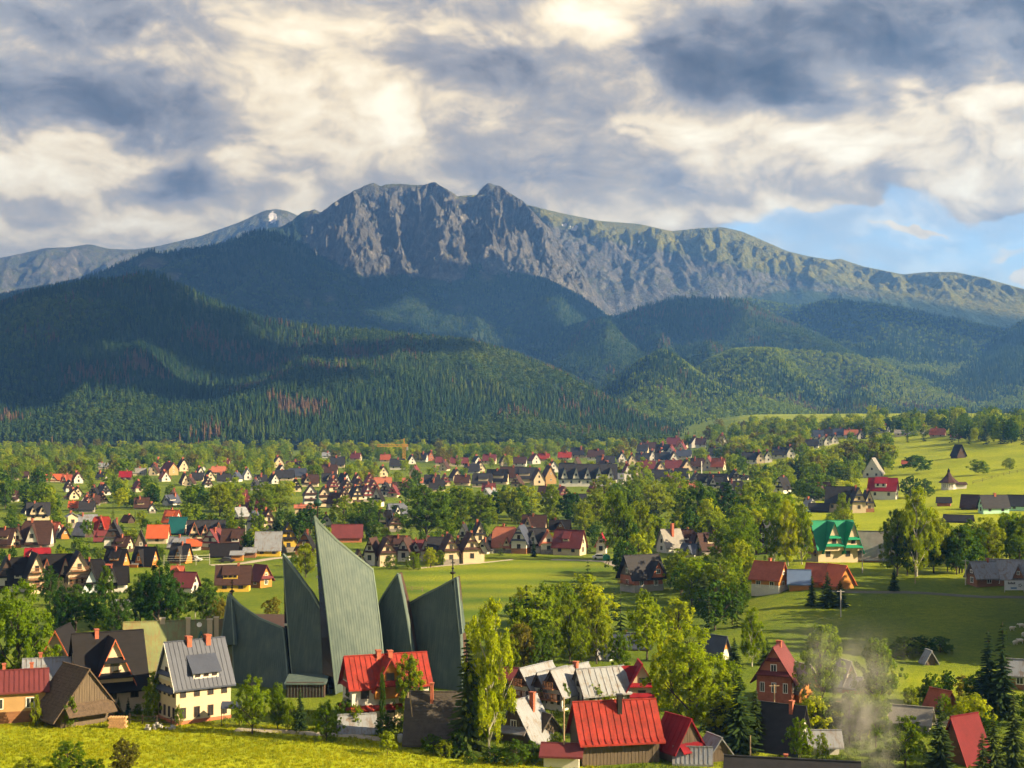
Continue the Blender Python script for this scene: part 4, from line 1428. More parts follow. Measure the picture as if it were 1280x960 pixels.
house(1268, 736, 26, 60, 15, 19, 86, 'tin', 'timber', 'long timber house with silver roof behind the white banner', 'long_timber_house', dorm=(gd(-1, -0.2, 12, 14, out=1),))
# ---- unfinished brick house and neighbours
house(802, 740, 34, 42, 20, 25, -58, 'charcoal', 'brick', 'unfinished red brick house with charcoal roof on the meadow', 'unfinished_brick_house', gable='greywood', base=('concrete', 9), balcony=((10, 0.8),), og=1.0,
      dorm=(gd(1, 0.55, 20, 18, out=2, wall='brick'),), trim=trim_white)
house(838, 690, 24, 26, 10, 19, -58, 'grey', 'white', 'white house with pale grey roof and tall red chimney', chim=((0.35, 0.0, 4, 12),))
house(857, 684, 16, 24, 8, 15, 80, 'brown', 'white')
house(862, 695, 14, 18, 7, 9, 70, 'slate', 'white')
house(888, 692, 22, 34, 9, 17, -62, 'brown', 'cream', dorm=(dict(side=1, y=0, w=16, h=5, z=5, kind='shed', nw=2),))
# ---- white gabled rows
house(466, 705, 14, 22, 18, 16, -22, 'brown', 'white', 'white gable house at the left end of the row behind the church', pent=((17, 2), (26, 2)))
house(482, 706, 20, 22, 17, 18, 14, 'brown', 'cream', 'cream gable house with brown pent roofs right of the tall church apex', pent=((17, 3), (26, 2)))
house(498, 697, 22, 26, 12, 16, 80, 'brown', 'cream')
house(508, 700, 15, 22, 14, 15, -20, 'brown', 'white', pent=((14, 2),))
house(522, 698, 16, 26, 12, 12, 88, 'maroon', 'white')
house(535, 700, 13, 20, 13, 16, -16, 'brown', 'white', pent=((13, 2),))
house(549, 703, 22, 26, 14, 18, 86, 'charcoal', 'cream')
house(561, 706, 20, 26, 18, 20, 14, 'brown', 'cream', pent=((18, 3), (28, 2)))
house(572, 701, 9, 16, 18, 11, 6, 'brown', 'cream')
house(587, 704, 23, 26, 18, 20, 14, 'brown', 'cream', pent=((18, 3), (28, 2)))
house(580, 678, 13, 18, 9, 15, -12, 'charcoal', 'white', pent=((9, 2),))
house(598, 677, 14, 18, 11, 15, 16, 'charcoal', 'cream', pent=((11, 2),))
house(606, 692, 12, 18, 8, 10, -20, 'black', 'white')
house(615, 690, 13, 20, 11, 12, -16, 'brown', 'white', pent=((11, 2),))
house(632, 691, 24, 28, 11, 21, 78, 'terracotta', 'cream', chim=((0.1, 0.2, 3, 6),), dorm=(gd(-1, -0.3, 8, 9),))
house(652, 692, 19, 30, 17, 18, -14, 'slate', 'white', pent=((17, 2), (26, 2)))
house(668, 690, 22, 28, 13, 17, 88, 'charcoal', 'white')
house(685, 692, 19, 26, 14, 14, 4, 'terracotta', 'white', pent=((14, 2),))
house(712, 694, 22, 36, 13, 18, 68, 'maroon', 'cream', 'cream house with long maroon roof and sunlit right gable', gable='cream', dorm=(dict(side=-1, y=0.1, w=8, h=4, z=5, kind='shed', nw=1),))
house(668, 664, 15, 28, 6, 13, 80, 'brown', 'cream', dorm=(gd(-1, 0.5, 9, 10),))
house(700, 666, 14, 24, 6, 9, 84, 'black', 'timber')
house(752, 692, 12, 18, 13, 12, -6, 'crimson', 'white', 'narrow white house with crimson roof beside the white car')
house(448, 705, 12, 16, 8, 11, 10, 'brown', 'cream', 'small cream gable peeping over the church roof')
house(496, 647, 14, 24, 6, 12, -62, 'slate', 'white')
house(494, 666, 16, 18, 10, 11, 6, 'brown', 'cream')
house(478, 660, 14, 20, 8, 13, 80, 'black', 'cream')
house(434, 680, 18, 36, 9, 13, 88, 'maroon', 'brick', 'long maroon roofed brick barn behind the church apex', 'brick_barn', cat='barn', nowin=True)
# ---- left middle distance
house(8, 740, 24, 30, 18, 24, 4, 'black', 'white', pent=((18, 2), (28, 2)), gable='dark')
house(30, 740, 22, 34, 16, 26, 86, 'black', 'white', dorm=(dict(side=-1, y=0, w=22, h=6, z=2, kind='shed', nw=3),))
house(43, 742, 21, 30, 26, 24, 12, 'black', 'cream', 'gabled apartment house with brown timber front left of the dark round tree', balcony=((9, 0.9), (18, 0.9), (27, 0.7)), barge=trim_dark)
house(70, 738, 24, 52, 22, 22, 88, 'black', 'cream', 'long black roofed apartment block with small dormer gables', 'apartment_block', cat='apartment block', dorm=(gd(-1, -0.45, 12, 18, barge=trim_red), gd(-1, 0.4, 12, 18, barge=trim_red)))
house(97, 740, 27, 32, 27, 23, 8, 'black', 'cream', 'largest gabled apartment house with rows of brown balconies', 'apartment_house', balcony=((9, 0.9), (18, 0.9), (27, 0.75)), barge=trim_dark, win=4)
house(115, 730, 18, 26, 12, 18, 84, 'black', 'cream')
house(114, 741, 22, 20, 4, 26, 0, 'black', 'blue', 'steep pale blue A-frame house beside the apartment blocks', 'a_frame_house', pent=((12, 2),))
house(145, 740, 20, 26, 15, 17, 84, 'black', 'white')
house(152, 765, 14, 20, 9, 4, 70, 'tin', 'white', 'small white garage with flat tin roof behind the tall left trees', 'garage', cat='garage')
house(146, 711, 20, 24, 7, 17, 62, 'black', 'orange')
house(182, 709, 20, 26, 7, 18, 60, 'black', 'orange')
house(226, 702, 18, 22, 8, 16, 62, 'charcoal', 'orange')
house(232, 741, 20, 26, 11, 14, 62, 'maroon', 'white', 'maroon roofed white house beside the dark left trees')
house(222, 716, 8, 12, 5, 4, 80, 'rust', 'brick')
house(292, 740, 24, 40, 14, 18, 84, 'brown', 'yellow', 'honey yellow house with dark dormered roof alone on the meadow', 'yellow_meadow_house', dorm=(dict(side=-1, y=0.15, w=18, h=6, z=3, kind='shed', nw=3),), chim=((0, -0.3, 3, 4),))
house(326, 735, 19, 20, 13, 15, 40, 'maroon', 'orange', 'orange plank annex right of the honey yellow house', 'plank_annex', cat='annex', gable='orange', pent=((12, 4),))
house(48, 650, 16, 26, 9, 13, 88, 'charcoal', 'cream', dorm=(gd(-1, -0.4, 9, 10), gd(-1, 0.4, 9, 10)))
house(92, 638, 9, 10, 6, 6, 80, 'orange', 'cream')
house(109, 639, 14, 16, 8, 10, 14, 'maroon', 'white', pent=((8, 2),))
house(47, 683, 24, 34, 9, 24, 76, 'brown', 'white', chim=((0, 0.4, 3, 4),))
house(25, 683, 17, 24, 9, 17, -16, 'brown', 'white', pent=((9, 2),))
house(6, 684, 18, 26, 9, 16, 60, 'brown', 'cream')
house(67, 672, 14, 16, 8, 12, 50, 'rust', 'white')
house(80, 673, 10, 14, 6, 9, 14, 'charcoal', 'orange')
house(90, 661, 12, 12, 15, 4, 10, 'tin', 'cream')
house(104, 671, 14, 20, 6, 12, 44, 'tin', 'dark')
house(109, 657, 14, 22, 6, 7, 80, 'tin', 'white')
house(127, 667, 15, 18, 8, 13, 78, 'red', 'dark')
house(143, 688, 22, 22, 17, 22, -8, 'charcoal', 'white', pent=((17, 2), (27, 2)), gable='dark')
house(154, 689, 16, 18, 10, 10, 60, 'brown', 'cream')
house(47, 695, 12, 28, 4, 7, 88, 'crimson', 'cream', dorm=(gd(-1, 0.45, 7, 6),))
house(214, 632, 12, 18, 5, 8, -50, 'slate', 'white')
house(198, 678, 18, 24, 10, 13, 78, 'orange', 'cream', 'cream house with clean orange roof left of the teal roof')
house(215, 659, 14, 18, 8, 12, 56, 'orange', 'white')
house(223, 668, 18, 20, 6, 16, 66, 'teal', 'dark', 'dark house with teal roof among orange roofs')
house(176, 687, 19, 18, 3, 23, 0, 'shingle', 'greywood', 'grey shingled A-frame with weathered wooden front', 'a_frame_house')
house(258, 675, 17, 44, 10, 14, 88, 'charcoal', 'cream', 'long charcoal roofed guest house with three red trimmed dormers', dorm=(gd(-1, -0.7, 9, 12, barge=trim_red), gd(-1, 0.05, 7, 9, barge=trim_red), gd(-1, 0.65, 10, 12, barge=trim_red)))
house(224, 685, 16, 22, 5, 10, 70, 'tin', 'greywood')
house(243, 687, 12, 16, 8, 6, 84, 'orange', 'white')
house(268, 687, 24, 24, 9, 17, -26, 'maroon', 'white')
house(292, 687, 22, 26, 8, 18, 78, 'brown', 'white', dorm=(dict(side=-1, y=-0.3, w=9, h=5, z=3, kind='shed', nw=2),))
house(281, 695, 20, 32, 5, 12, 84, 'black', 'dark', nowin=True)
house(297, 699, 16, 14, 9, 3, 84, 'tin', 'orange', 'orange garage with flat tin roof by the village lane', 'garage', cat='garage', nowin=True)
house(313, 695, 16, 14, 8, 4, 84, 'tin', 'timber', 'brown garage with tin roof right of the orange garage', 'garage', cat='garage', nowin=True)
house(300, 648, 14, 16, 6, 9, -50, 'white', 'white')
house(305, 639, 13, 16, 5, 9, 80, 'maroon', 'brick')
house(318, 664, 14, 20, 11, 13, -16, 'slate', 'white', pent=((11, 2),))
house(334, 665, 18, 20, 11, 16, 14, 'brown', 'cream', pent=((11, 2), (19, 2)))
house(336, 693, 24, 30, 11, 19, 84, 'tin', 'yellow', 'yellow barn with broad pale tin roof beside the yellow gable house', 'yellow_barn', cat='barn')
house(360, 689, 21, 22, 17, 19, 4, 'black', 'yellow', 'bright yellow gable house with black pent roofs', 'yellow_gable_house', pent=((17, 3), (26, 3)), base=('stone', 7))
house(332, 639, 14, 22, 5, 11, 70, 'maroon', 'timber')
house(382, 692, 22, 22, 10, 20, -10, 'black', 'timber')
house(388, 632, 17, 20, 13, 12, 6, 'brown', 'white', pent=((13, 2), (6, 2)))
house(405, 634, 17, 20, 13, 12, 6, 'brown', 'cream', pent=((13, 2), (6, 2)))
house(382, 641, 12, 26, 8, 3, 88, 'terracotta', 'cream')
house(408, 659, 13, 16, 6, 10, 4, 'black', 'white')
house(420, 636, 15, 20, 8, 11, 40, 'brown', 'cream')
house(430, 630, 14, 18, 8, 11, 10, 'brown', 'cream')
house(444, 628, 14, 18, 8, 12, 20, 'charcoal', 'cream')
house(458, 627, 14, 18, 8, 12, 16, 'maroon', 'white')
house(472, 634, 13, 16, 10, 13, -14, 'black', 'white', pent=((10, 2),))
# ---- right pasture
house(1092, 596, 22, 24, 6, 18, -10, 'grey', 'white', 'grey A-frame chalet at the wood edge', 'chalet', cat='chalet')
house(978, 618, 14, 20, 8, 13, -30, 'black', 'white')
house(1022, 626, 18, 30, 9, 14, 72, 'brown', 'cream', dorm=(gd(-1, -0.5, 9, 11), gd(-1, 0.4, 9, 11)))
house(1012, 635, 12, 14, 4, 8, 30, 'tin', 'white')
house(1024, 641, 14, 24, 4, 7, 80, 'charcoal', 'dark', nowin=True)
house(1050, 641, 24, 32, 14, 18, 82, 'charcoal', 'cream', 'charcoal roofed guest house with timbered gables on the pasture', dorm=(gd(-1, -0.4, 8, 9),))
house(1071, 642, 17, 24, 14, 18, 14, 'charcoal', 'cream', pent=((14, 2), (22, 2)))
house(1084, 641, 12, 20, 12, 15, 16, 'charcoal', 'cream', pent=((12, 2),))
house(1104, 624, 20, 34, 13, 14, 80, 'crimson', 'white', 'white house with glossy crimson roof on the pasture', dorm=(dict(side=-1, y=0.1, w=14, h=5, z=3, kind='shed', nw=2),))
house(1198, 573, 12, 16, 5, 12, 30, 'black', 'dark', 'dark pointed hay hut high on the pasture', 'hay_hut', cat='hut', nowin=True)
house(1180, 634, 10, 16, 6, 5, 84, 'charcoal', 'brick', 'small brick shed with charcoal roof alone on the pasture', 'shed', cat='shed', nowin=True)
house(1213, 638, 14, 20, 6, 13, 76, 'brown', 'dark', 'dark barn with brown roof left of the mint gable', 'barn', cat='barn', nowin=True)
house(1242, 642, 15, 34, 10, 13, -64, 'charcoal', 'mint', 'mint green house with charcoal roof on the pasture', chim=((0, 0.1, 3, 4),))
house(1276, 639, 14, 30, 9, 11, 86, 'charcoal', 'mint', 'mint walled house with charcoal roof at the right edge')
house(1198, 655, 12, 34, 4, 6, 80, 'charcoal', 'dark', 'low dark cowshed with charcoal roof below the mint gable', 'cowshed', cat='shed', nowin=True)
# ---- far town, centre
house(735, 609, 24, 72, 11, 17, 88, 'charcoal', 'white', 'long charcoal hotel with five white dormers in the far town', 'far_hotel', cat='hotel', dorm=tuple(gd(-1, y, 8, 13) for y in (-0.8, -0.4, 0.0, 0.4, 0.8)))
house(768, 606, 10, 22, 5, 9, 80, 'white', 'white', nowin=True)
house(784, 603, 15, 20, 8, 16, 10, 'maroon', 'white')
house(797, 602, 13, 20, 8, 15, 12, 'brown', 'cream')
house(915, 623, 14, 26, 12, 10, 84, 'charcoal', 'white', base=('brick', 6))
far_list = [
    (603, 609, 16, 24, 6, 11, 84, 'charcoal', 'cream'), (622, 605, 14, 26, 6, 13, 78, 'black', 'cream'), (640, 602, 14, 28, 7, 12, 82, 'brown', 'cream'), (658, 603, 14, 26, 7, 12, 84, 'charcoal', 'cream'),
    (672, 607, 14, 18, 8, 12, 14, 'brown', 'cream'), (686, 605, 14, 20, 10, 13, 16, 'brown', 'ochre'), (612, 620, 12, 16, 4, 6, -40, 'white', 'white'), (703, 624, 14, 20, 6, 10, 18, 'maroon', 'cream'),
    (682, 622, 12, 16, 5, 9, 70, 'brown', 'white'), (722, 628, 12, 20, 4, 6, 82, 'charcoal', 'white'),
    (612, 580, 10, 16, 5, 7, 80, 'maroon', 'cream'), (630, 582, 10, 14, 5, 8, 12, 'brown', 'cream'), (650, 583, 10, 16, 5, 7, 80, 'brown', 'white'), (668, 580, 11, 16, 5, 8, 20, 'maroon', 'white'),
    (680, 577, 9, 14, 4, 6, 80, 'red', 'cream'), (706, 575, 9, 16, 4, 6, 84, 'red', 'cream'), (725, 573, 11, 22, 5, 8, 80, 'charcoal', 'cream'), (745, 575, 10, 20, 5, 8, 84, 'brown', 'white'),
    (757, 583, 11, 22, 5, 8, 86, 'charcoal', 'white'), (777, 578, 10, 14, 5, 8, 10, 'charcoal', 'white'), (790, 580, 10, 14, 5, 8, 8, 'brown', 'cream'), (803, 579, 10, 16, 5, 8, 84, 'charcoal', 'white'),
    (815, 577, 10, 14, 5, 9, 12, 'charcoal', 'white'), (828, 578, 10, 18, 5, 8, 84, 'charcoal', 'cream'), (842, 577, 10, 16, 5, 8, 10, 'brown', 'white'), (855, 574, 10, 18, 5, 7, 84, 'slate', 'white'),
    (842, 560, 10, 16, 5, 8, 80, 'maroon', 'brick'), (853, 562, 9, 12, 4, 7, 70, 'terracotta', 'cream'), (868, 560, 11, 16, 6, 8, 14, 'brown', 'white'), (876, 560, 9, 12, 5, 7, 80, 'brown', 'white'),
    (902, 556, 12, 16, 5, 8, 10, 'maroon', 'white'), (895, 572, 10, 16, 5, 8, 84, 'charcoal', 'white'), (886, 588, 11, 18, 7, 10, -12, 'maroon', 'cream'), (898, 588, 10, 16, 6, 9, 70, 'rust', 'cream'),
    (810, 590, 12, 18, 6, 9, 84, 'maroon', 'cream'), (825, 592, 12, 16, 6, 9, 12, 'brown', 'cream'), (842, 590, 12, 20, 6, 9, 84, 'maroon', 'white'), (858, 590, 12, 16, 6, 9, 14, 'brown', 'cream'), (872, 588, 11, 16, 6, 9, 84, 'brown', 'cream'),
    (826, 601, 12, 20, 5, 9, 84, 'charcoal', 'white'), (840, 603, 12, 14, 5, 10, 10, 'charcoal', 'white'), (852, 600, 11, 18, 5, 9, 80, 'charcoal', 'white'), (870, 604, 12, 16, 5, 9, 12, 'charcoal', 'white'),
    (884, 606, 12, 22, 5, 9, 84, 'black', 'white'), (900, 607, 13, 20, 5, 10, 70, 'charcoal', 'white'), (858, 612, 10, 26, 4, 5, 84, 'terracotta', 'cream'), (918, 602, 12, 16, 5, 9, 16, 'black', 'white'), (928, 600, 8, 14, 3, 3, 80, 'charcoal', 'white'),
    # wooded hill at right
    (938, 580, 11, 20, 7, 8, 84, 'charcoal', 'white'), (950, 579, 10, 12, 7, 8, 8, 'charcoal', 'cream'), (960, 578, 9, 12, 7, 8, 8, 'charcoal', 'white'), (975, 573, 11, 18, 6, 8, 84, 'charcoal', 'white'), (988, 573, 10, 12, 7, 9, 8, 'black', 'white'),
    (1015, 561, 10, 16, 5, 7, 84, 'charcoal', 'white'), (1025, 558, 9, 10, 5, 7, 10, 'charcoal', 'white'), (1034, 557, 9, 10, 5, 7, 10, 'charcoal', 'white'), (1043, 555, 9, 10, 5, 7, 10, 'charcoal', 'white'), (1022, 549, 9, 14, 4, 7, 84, 'slate', 'white'),
    (1036, 547, 9, 14, 4, 7, 84, 'charcoal', 'white'), (1050, 546, 9, 16, 4, 7, 84, 'slate', 'white'), (1064, 547, 9, 16, 4, 6, 84, 'terracotta', 'white'), (1076, 549, 9, 12, 4, 7, 10, 'brown', 'white'), (1104, 541, 9, 14, 4, 6, 60, 'charcoal', 'white'),
    (1156, 542, 8, 10, 3, 7, 14, 'black', 'white'), (1172, 546, 10, 18, 4, 7, 80, 'rust', 'cream'), (1132, 545, 9, 26, 4, 4, 86, 'grey', 'cream'), (1135, 583, 8, 14, 4, 4, 84, 'rust', 'cream'), (1195, 549, 8, 12, 3, 3, 84, 'maroon', 'white'),
    # far left
    (27, 600, 9, 16, 4, 6, 80, 'brown', 'cream'), (68, 603, 10, 20, 4, 6, 84, 'orange', 'cream'), (84, 604, 9, 12, 4, 7, 70, 'rust', 'cream'), (97, 604, 11, 12, 6, 8, 12, 'maroon', 'white'), (128, 600, 9, 12, 4, 6, 60, 'charcoal', 'white'),
    (157, 600, 10, 14, 5, 6, 80, 'crimson', 'dark'), (170, 594, 9, 24, 4, 5, 84, 'grey', 'cream'), (196, 593, 9, 18, 4, 5, 84, 'grey', 'white'), (212, 594, 13, 20, 8, 8, 30, 'maroon', 'ochre'), (206, 602, 11, 16, 5, 8, 14, 'rust', 'white'),
    (252, 588, 8, 8, 4, 5, 12, 'slate', 'white'), (247, 602, 9, 14, 4, 7, 80, 'charcoal', 'cream'), (262, 601, 10, 14, 5, 8, 14, 'charcoal', 'cream'), (275, 594, 9, 20, 5, 6, 84, 'terracotta', 'cream'), (280, 603, 9, 16, 4, 7, 84, 'charcoal', 'white'),
    (296, 602, 10, 14, 5, 7, -20, 'slate', 'white'), (309, 600, 10, 12, 6, 9, 12, 'white', 'white'), (281, 584, 9, 12, 4, 6, 70, 'maroon', 'cream'), (130, 586, 8, 12, 4, 4, 80, 'tin', 'cream'),
    (326, 605, 9, 14, 5, 7, 84, 'charcoal', 'white'), (342, 604, 10, 14, 5, 8, 20, 'charcoal', 'white'), (356, 600, 11, 22, 5, 8, 84, 'charcoal', 'cream'), (372, 598, 11, 22, 5, 8, 80, 'slate', 'cream'), (388, 608, 11, 20, 6, 9, 84, 'brown', 'cream'),
    (412, 604, 10, 18, 5, 8, 84, 'charcoal', 'cream'), (430, 605, 10, 16, 5, 9, 30, 'charcoal', 'white'), (446, 606, 10, 14, 5, 9, 16, 'brown', 'cream'), (462, 608, 11, 16, 6, 9, 12, 'maroon', 'cream'), (479, 609, 10, 20, 6, 6, 84, 'terracotta', 'white'),
    (415, 615, 12, 18, 6, 10, 16, 'maroon', 'cream'), (432, 617, 12, 18, 7, 10, 18, 'brown', 'cream'), (448, 616, 12, 18, 7, 10, 14, 'brown', 'ochre'), (466, 617, 12, 16, 7, 10, 16, 'maroon', 'cream'), (482, 620, 12, 16, 7, 11, -12, 'black', 'white'), (500, 616, 11, 20, 6, 8, 84, 'brown', 'cream'),
    (517, 606, 10, 26, 4, 5, 84, 'terracotta', 'white'), (540, 609, 11, 18, 6, 9, 84, 'charcoal', 'cream'), (556, 608, 11, 14, 5, 9, 12, 'maroon', 'cream'), (578, 607, 11, 18, 5, 8, 80, 'brown', 'cream'),
    (414, 572, 8, 22, 3, 4, 84, 'white', 'white'), (445, 576, 8, 12, 4, 6, 70, 'maroon', 'cream'), (482, 578, 8, 12, 4, 6, 80, 'rust', 'cream'), (514, 580, 9, 12, 4, 7, 14, 'charcoal', 'white'), (528, 577, 9, 12, 4, 7, 70, 'charcoal', 'white'),
    (538, 576, 9, 12, 5, 7, 10, 'maroon', 'brick'), (555, 582, 9, 20, 5, 6, 84, 'maroon', 'cream'), (575, 583, 9, 20, 5, 6, 84, 'maroon', 'cream'), (596, 580, 9, 14, 4, 6, 20, 'charcoal', 'white'), (590, 592, 10, 18, 4, 8, 84, 'charcoal', 'white'),
    (305, 633, 10, 12, 5, 7, 70, 'maroon', 'brick'), (190, 641, 8, 8, 6, 6, 10, 'charcoal', 'white'), (160, 655, 10, 12, 4, 6, 40, 'brown', 'dark'),
]
rf_ = random.Random(77)
for (x0_, x1_, y0_, y1_, n_) in ((380, 600, 583, 600, 8), (690, 900, 565, 575, 7), (600, 780, 585, 597, 5), (0, 200, 612, 632, 6), (0, 330, 600, 642, 14), (330, 620, 600, 642, 9), (0, 130, 655, 700, 5), (620, 900, 604, 640, 7), (180, 400, 583, 598, 8)):
    for _ in range(n_):
        hx_, hy_ = rf_.uniform(x0_, x1_), rf_.uniform(y0_, y1_)
        q_ = at(hx_, hy_)
        if any((q_.x - f_[0]) ** 2 + (q_.y - f_[1]) ** 2 < (f_[2] + 8) ** 2 for f_ in FOOT):
            continue
        far_list.append((hx_, hy_, rf_.uniform(9, 12), rf_.uniform(13, 20), rf_.uniform(4, 6), rf_.uniform(7, 10), rf_.choice((84, 80, 12, 16, -14)), rf_.choice(('charcoal', 'brown', 'black', 'maroon', 'brown')), rf_.choice(('cream', 'white', 'cream'))))
for h_ in far_list:
    house(*h_[:9], group='far houses of the valley town')
# ------------------------------------------------------------------ the church with sail-like roof panels
def pt(px, py, y):
    """world point on the sight line of a photograph pixel at depth y"""
    d = px_dir(px, py)
    k = y / d.y
    return Vector((d.x * k, y, CAMZ + d.z * k))


def church():
    base = at(430, 866)
    root = empty('church', (base.x, base.y + 8, base.z))
    tag(root, 'tall modern church with curved dark green sail-like roof panels', 'church', px=(430, 760))
    o = Vector(root.location)
    cm, t, b = newmat('church_roof_copper')
    tc = t.node('ShaderNodeTexCoord')
    v = t.mapping(tc.outputs['Object'], scale=(1, 1, 0.12))
    f = t.math('ADD', t.math('MULTIPLY', t.noise(v, 1.6, 5, 0.6), 0.6), t.math('MULTIPLY', t.noise(tc.outputs['Object'], 0.35, 4, 0.6), 0.4))
    t.put(b.inputs['Base Color'], t.ramp(f, [(0.3, (0.046, 0.074, 0.074)), (0.5, (0.070, 0.102, 0.098)), (0.7, (0.104, 0.138, 0.124))]))
    b.inputs['Roughness'].default_value = 0.62
    b.inputs['Specular IOR Level'].default_value = 0.2
    edge_m = M('church_edge_copper', (0.14, 0.19, 0.165), 0.5, 0.2, 0.8, metal=0.1)
    brown = M('church_brown_timber', (0.055, 0.028, 0.020), 0.8, 0.3, 1.0, 0.3, 6, stretch=(3, 3, 0.4))
    darkg = M('church_dark_glazing', (0.012, 0.013, 0.018), 0.2, 0.2)

    def panel(name, bot, top, bow=0.0, bulge=0.0, nseam=22, label=None):
        """bot, top: lists of (px, row, depth); columns run from bottom to top with standing seams between trays"""
        B = [pt(*p) - o for p in bot]
        T = [pt(*p) - o for p in top]

        def along(P, s):
            L = [0]
            for i in range(len(P) - 1):
                L.append(L[-1] + (P[i + 1] - P[i]).length)
            q = s * L[-1]
            for i in range(len(P) - 1):
                if q <= L[i + 1] + 1e-6:
                    return P[i].lerp(P[i + 1], (q - L[i]) / max(1e-6, L[i + 1] - L[i]))
            return P[-1]
        nc, nr = 28, 16
        nrm = (B[-1] - B[0]).cross(T[0] - B[0]).normalized()
        if nrm.y > 0:
            nrm = -nrm

        def S(s, q):
            p = along(B, s).lerp(along(T, s), q)
            p = p + Vector((bow, 0, 0)) * (4 * q * (1 - q)) * 0.5
            return p + nrm * (bulge * 4 * s * (1 - s) * (0.4 + 0.6 * q))
        th = -nrm * 0.5
        V = []
        for k in range(2):
            for j in range(nr + 1):
                for i in range(nc + 1):
                    V.append(S(i / nc, j / nr) + (th if k else Vector()))
        n1 = (nr + 1) * (nc + 1)
        fs = []
        idx = lambda k, j, i: k * n1 + j * (nc + 1) + i
        for j in range(nr):
            for i in range(nc):
                fs.append((idx(0, j, i), idx(0, j, i + 1), idx(0, j + 1, i + 1), idx(0, j + 1, i)))
                fs.append((idx(1, j, i), idx(1, j + 1, i), idx(1, j + 1, i + 1), idx(1, j, i + 1)))
        for j in range(nr):
            fs.append((idx(0, j, 0), idx(0, j + 1, 0), idx(1, j + 1, 0), idx(1, j, 0)))
            fs.append((idx(0, j, nc), idx(1, j, nc), idx(1, j + 1, nc), idx(0, j + 1, nc)))
        for i in range(nc):
            fs.append((idx(0, nr, i), idx(0, nr, i + 1), idx(1, nr, i + 1), idx(1, nr, i)))
            fs.append((idx(0, 0, i), idx(1, 0, i), idx(1, 0, i + 1), idx(0, 0, i + 1)))
        me = bpy.data.meshes.new('roof_panel')
        me.from_pydata([tuple(p) for p in V], [], fs)
        me.update()
        po = link('roof_panel', me, root, cm)
        if label:
            po['label'] = label
        # standing seams and bright edge flashing
        sb = MB()
        for i in range(1, nseam):
            s = i / nseam
            for j in range(nr):
                a, c = S(s, j / nr), S(s, (j + 1) / nr)
                side = (S(min(1, s + 0.01), j / nr) - S(s - 0.01, j / nr)).normalized() * 0.03
                sb.prism([a - side, a + side, a + side + nrm * 0.035, a - side + nrm * 0.035], c - a)
        so_ = sb.build('standing_seams', cm, po)
        so_['kind'] = 'stuff'
        fb = MB()
        for j in range(nr):
            for s in (0.0, 1.0):
                fb.bar(S(s, j / nr) + nrm * 0.05, S(s, (j + 1) / nr) + nrm * 0.05, 0.12)
        for i in range(nc):
            fb.bar(S(i / nc, 1) + nrm * 0.03, S((i + 1) / nc, 1) + nrm * 0.03, 0.2)
        fb.build('edge_flashing', edge_m, po)
        return S, po

    def fin(S, dx, dy, q0=0.02, name='side_wall', s=0.0):
        """timber wall running back from a panel's edge"""
        mb = MB()
        n = 12
        for j in range(n):
            a, c = S(s, q0 + (1 - q0) * j / n), S(s, q0 + (1 - q0) * (j + 1) / n)
            k0 = 1 - 0.75 * j / n
            k1 = 1 - 0.75 * (j + 1) / n
            off0, off1 = Vector((dx * k0, dy * k0, 0)), Vector((dx * k1, dy * k1, 0))
            e = Vector((0.0, 0.30, 0))
            mb.prism([a + e, a + e + off0, c + e + off1, c + e], Vector((0.25, 0.1, 0)))
        return mb.build(name, brown, root)

    # centre panel faces a little to the right, the others turn left, away from the evening sun
    S3, _ = panel('c', [(420, 868, 213), (481, 840, 216.8)], [(393, 645, 220), (400, 655, 220.4), (420, 676, 221.4), (442, 694, 222.5), (466, 712, 223.8)], bow=0.25, bulge=0.4, nseam=20)
    S2, _ = panel('b', [(367, 862, 219.5), (412, 868, 214.6)], [(354, 693, 224), (372, 716, 222.6), (390, 740, 221), (402, 762, 219.6)], bow=-0.2, bulge=0.2, nseam=22)
    S1, _ = panel('a', [(294, 866, 223.5), (361, 866, 218.0)], [(286, 742, 228), (300, 756, 226.6), (325, 773, 224.8), (354, 785, 223)], bow=0.1, bulge=0.1, nseam=28)
    S4, _ = panel('d', [(480, 860, 222), (521, 860, 217.6)], [(473, 757, 225), (486, 736, 223.6), (498, 717, 222.5)], bow=0.5, bulge=0.2, nseam=18)
    S5, _ = panel('e', [(519, 868, 221.5), (579, 872, 216.0)], [(509, 756, 224.5), (530, 744, 223), (552, 733, 221.6), (571, 722, 220.3)], bow=0.2, bulge=0.1, nseam=28)
    panel('f', [(578, 792, 216.3), (582, 790, 219.5)], [(571, 722, 220.2), (573, 726, 222.0)], nseam=3)
    panel('g', [(276, 806, 226.5), (293, 806, 223.8)], [(285, 745, 228.3), (289, 745, 227.6)], nseam=8)
    fin(S3, -1.3, 7.5)
    fin(S2, -1.1, 6.5)
    fin(S1, -0.8, 6.0)
    fin(S4, 0.6, 6.0, s=1.0)
    fin(S5, 0.5, 7.0, s=1.0)
    # dark glazed recesses between the panels and the nave body behind them
    def block(name, poly, z1, mat, z0=-1.0):
        pts = [pt(px, 866, y) - o for (px, y) in poly]
        return MB().prism([(p.x, p.y, z0) for p in pts], (0, 0, z1 - z0)).build(name, mat, root)
    block('nave', [(300, 229), (350, 226.5), (415, 223.5), (486, 224.5), (560, 226), (565, 252), (310, 256)], 6.0, brown)
    gl = MB()
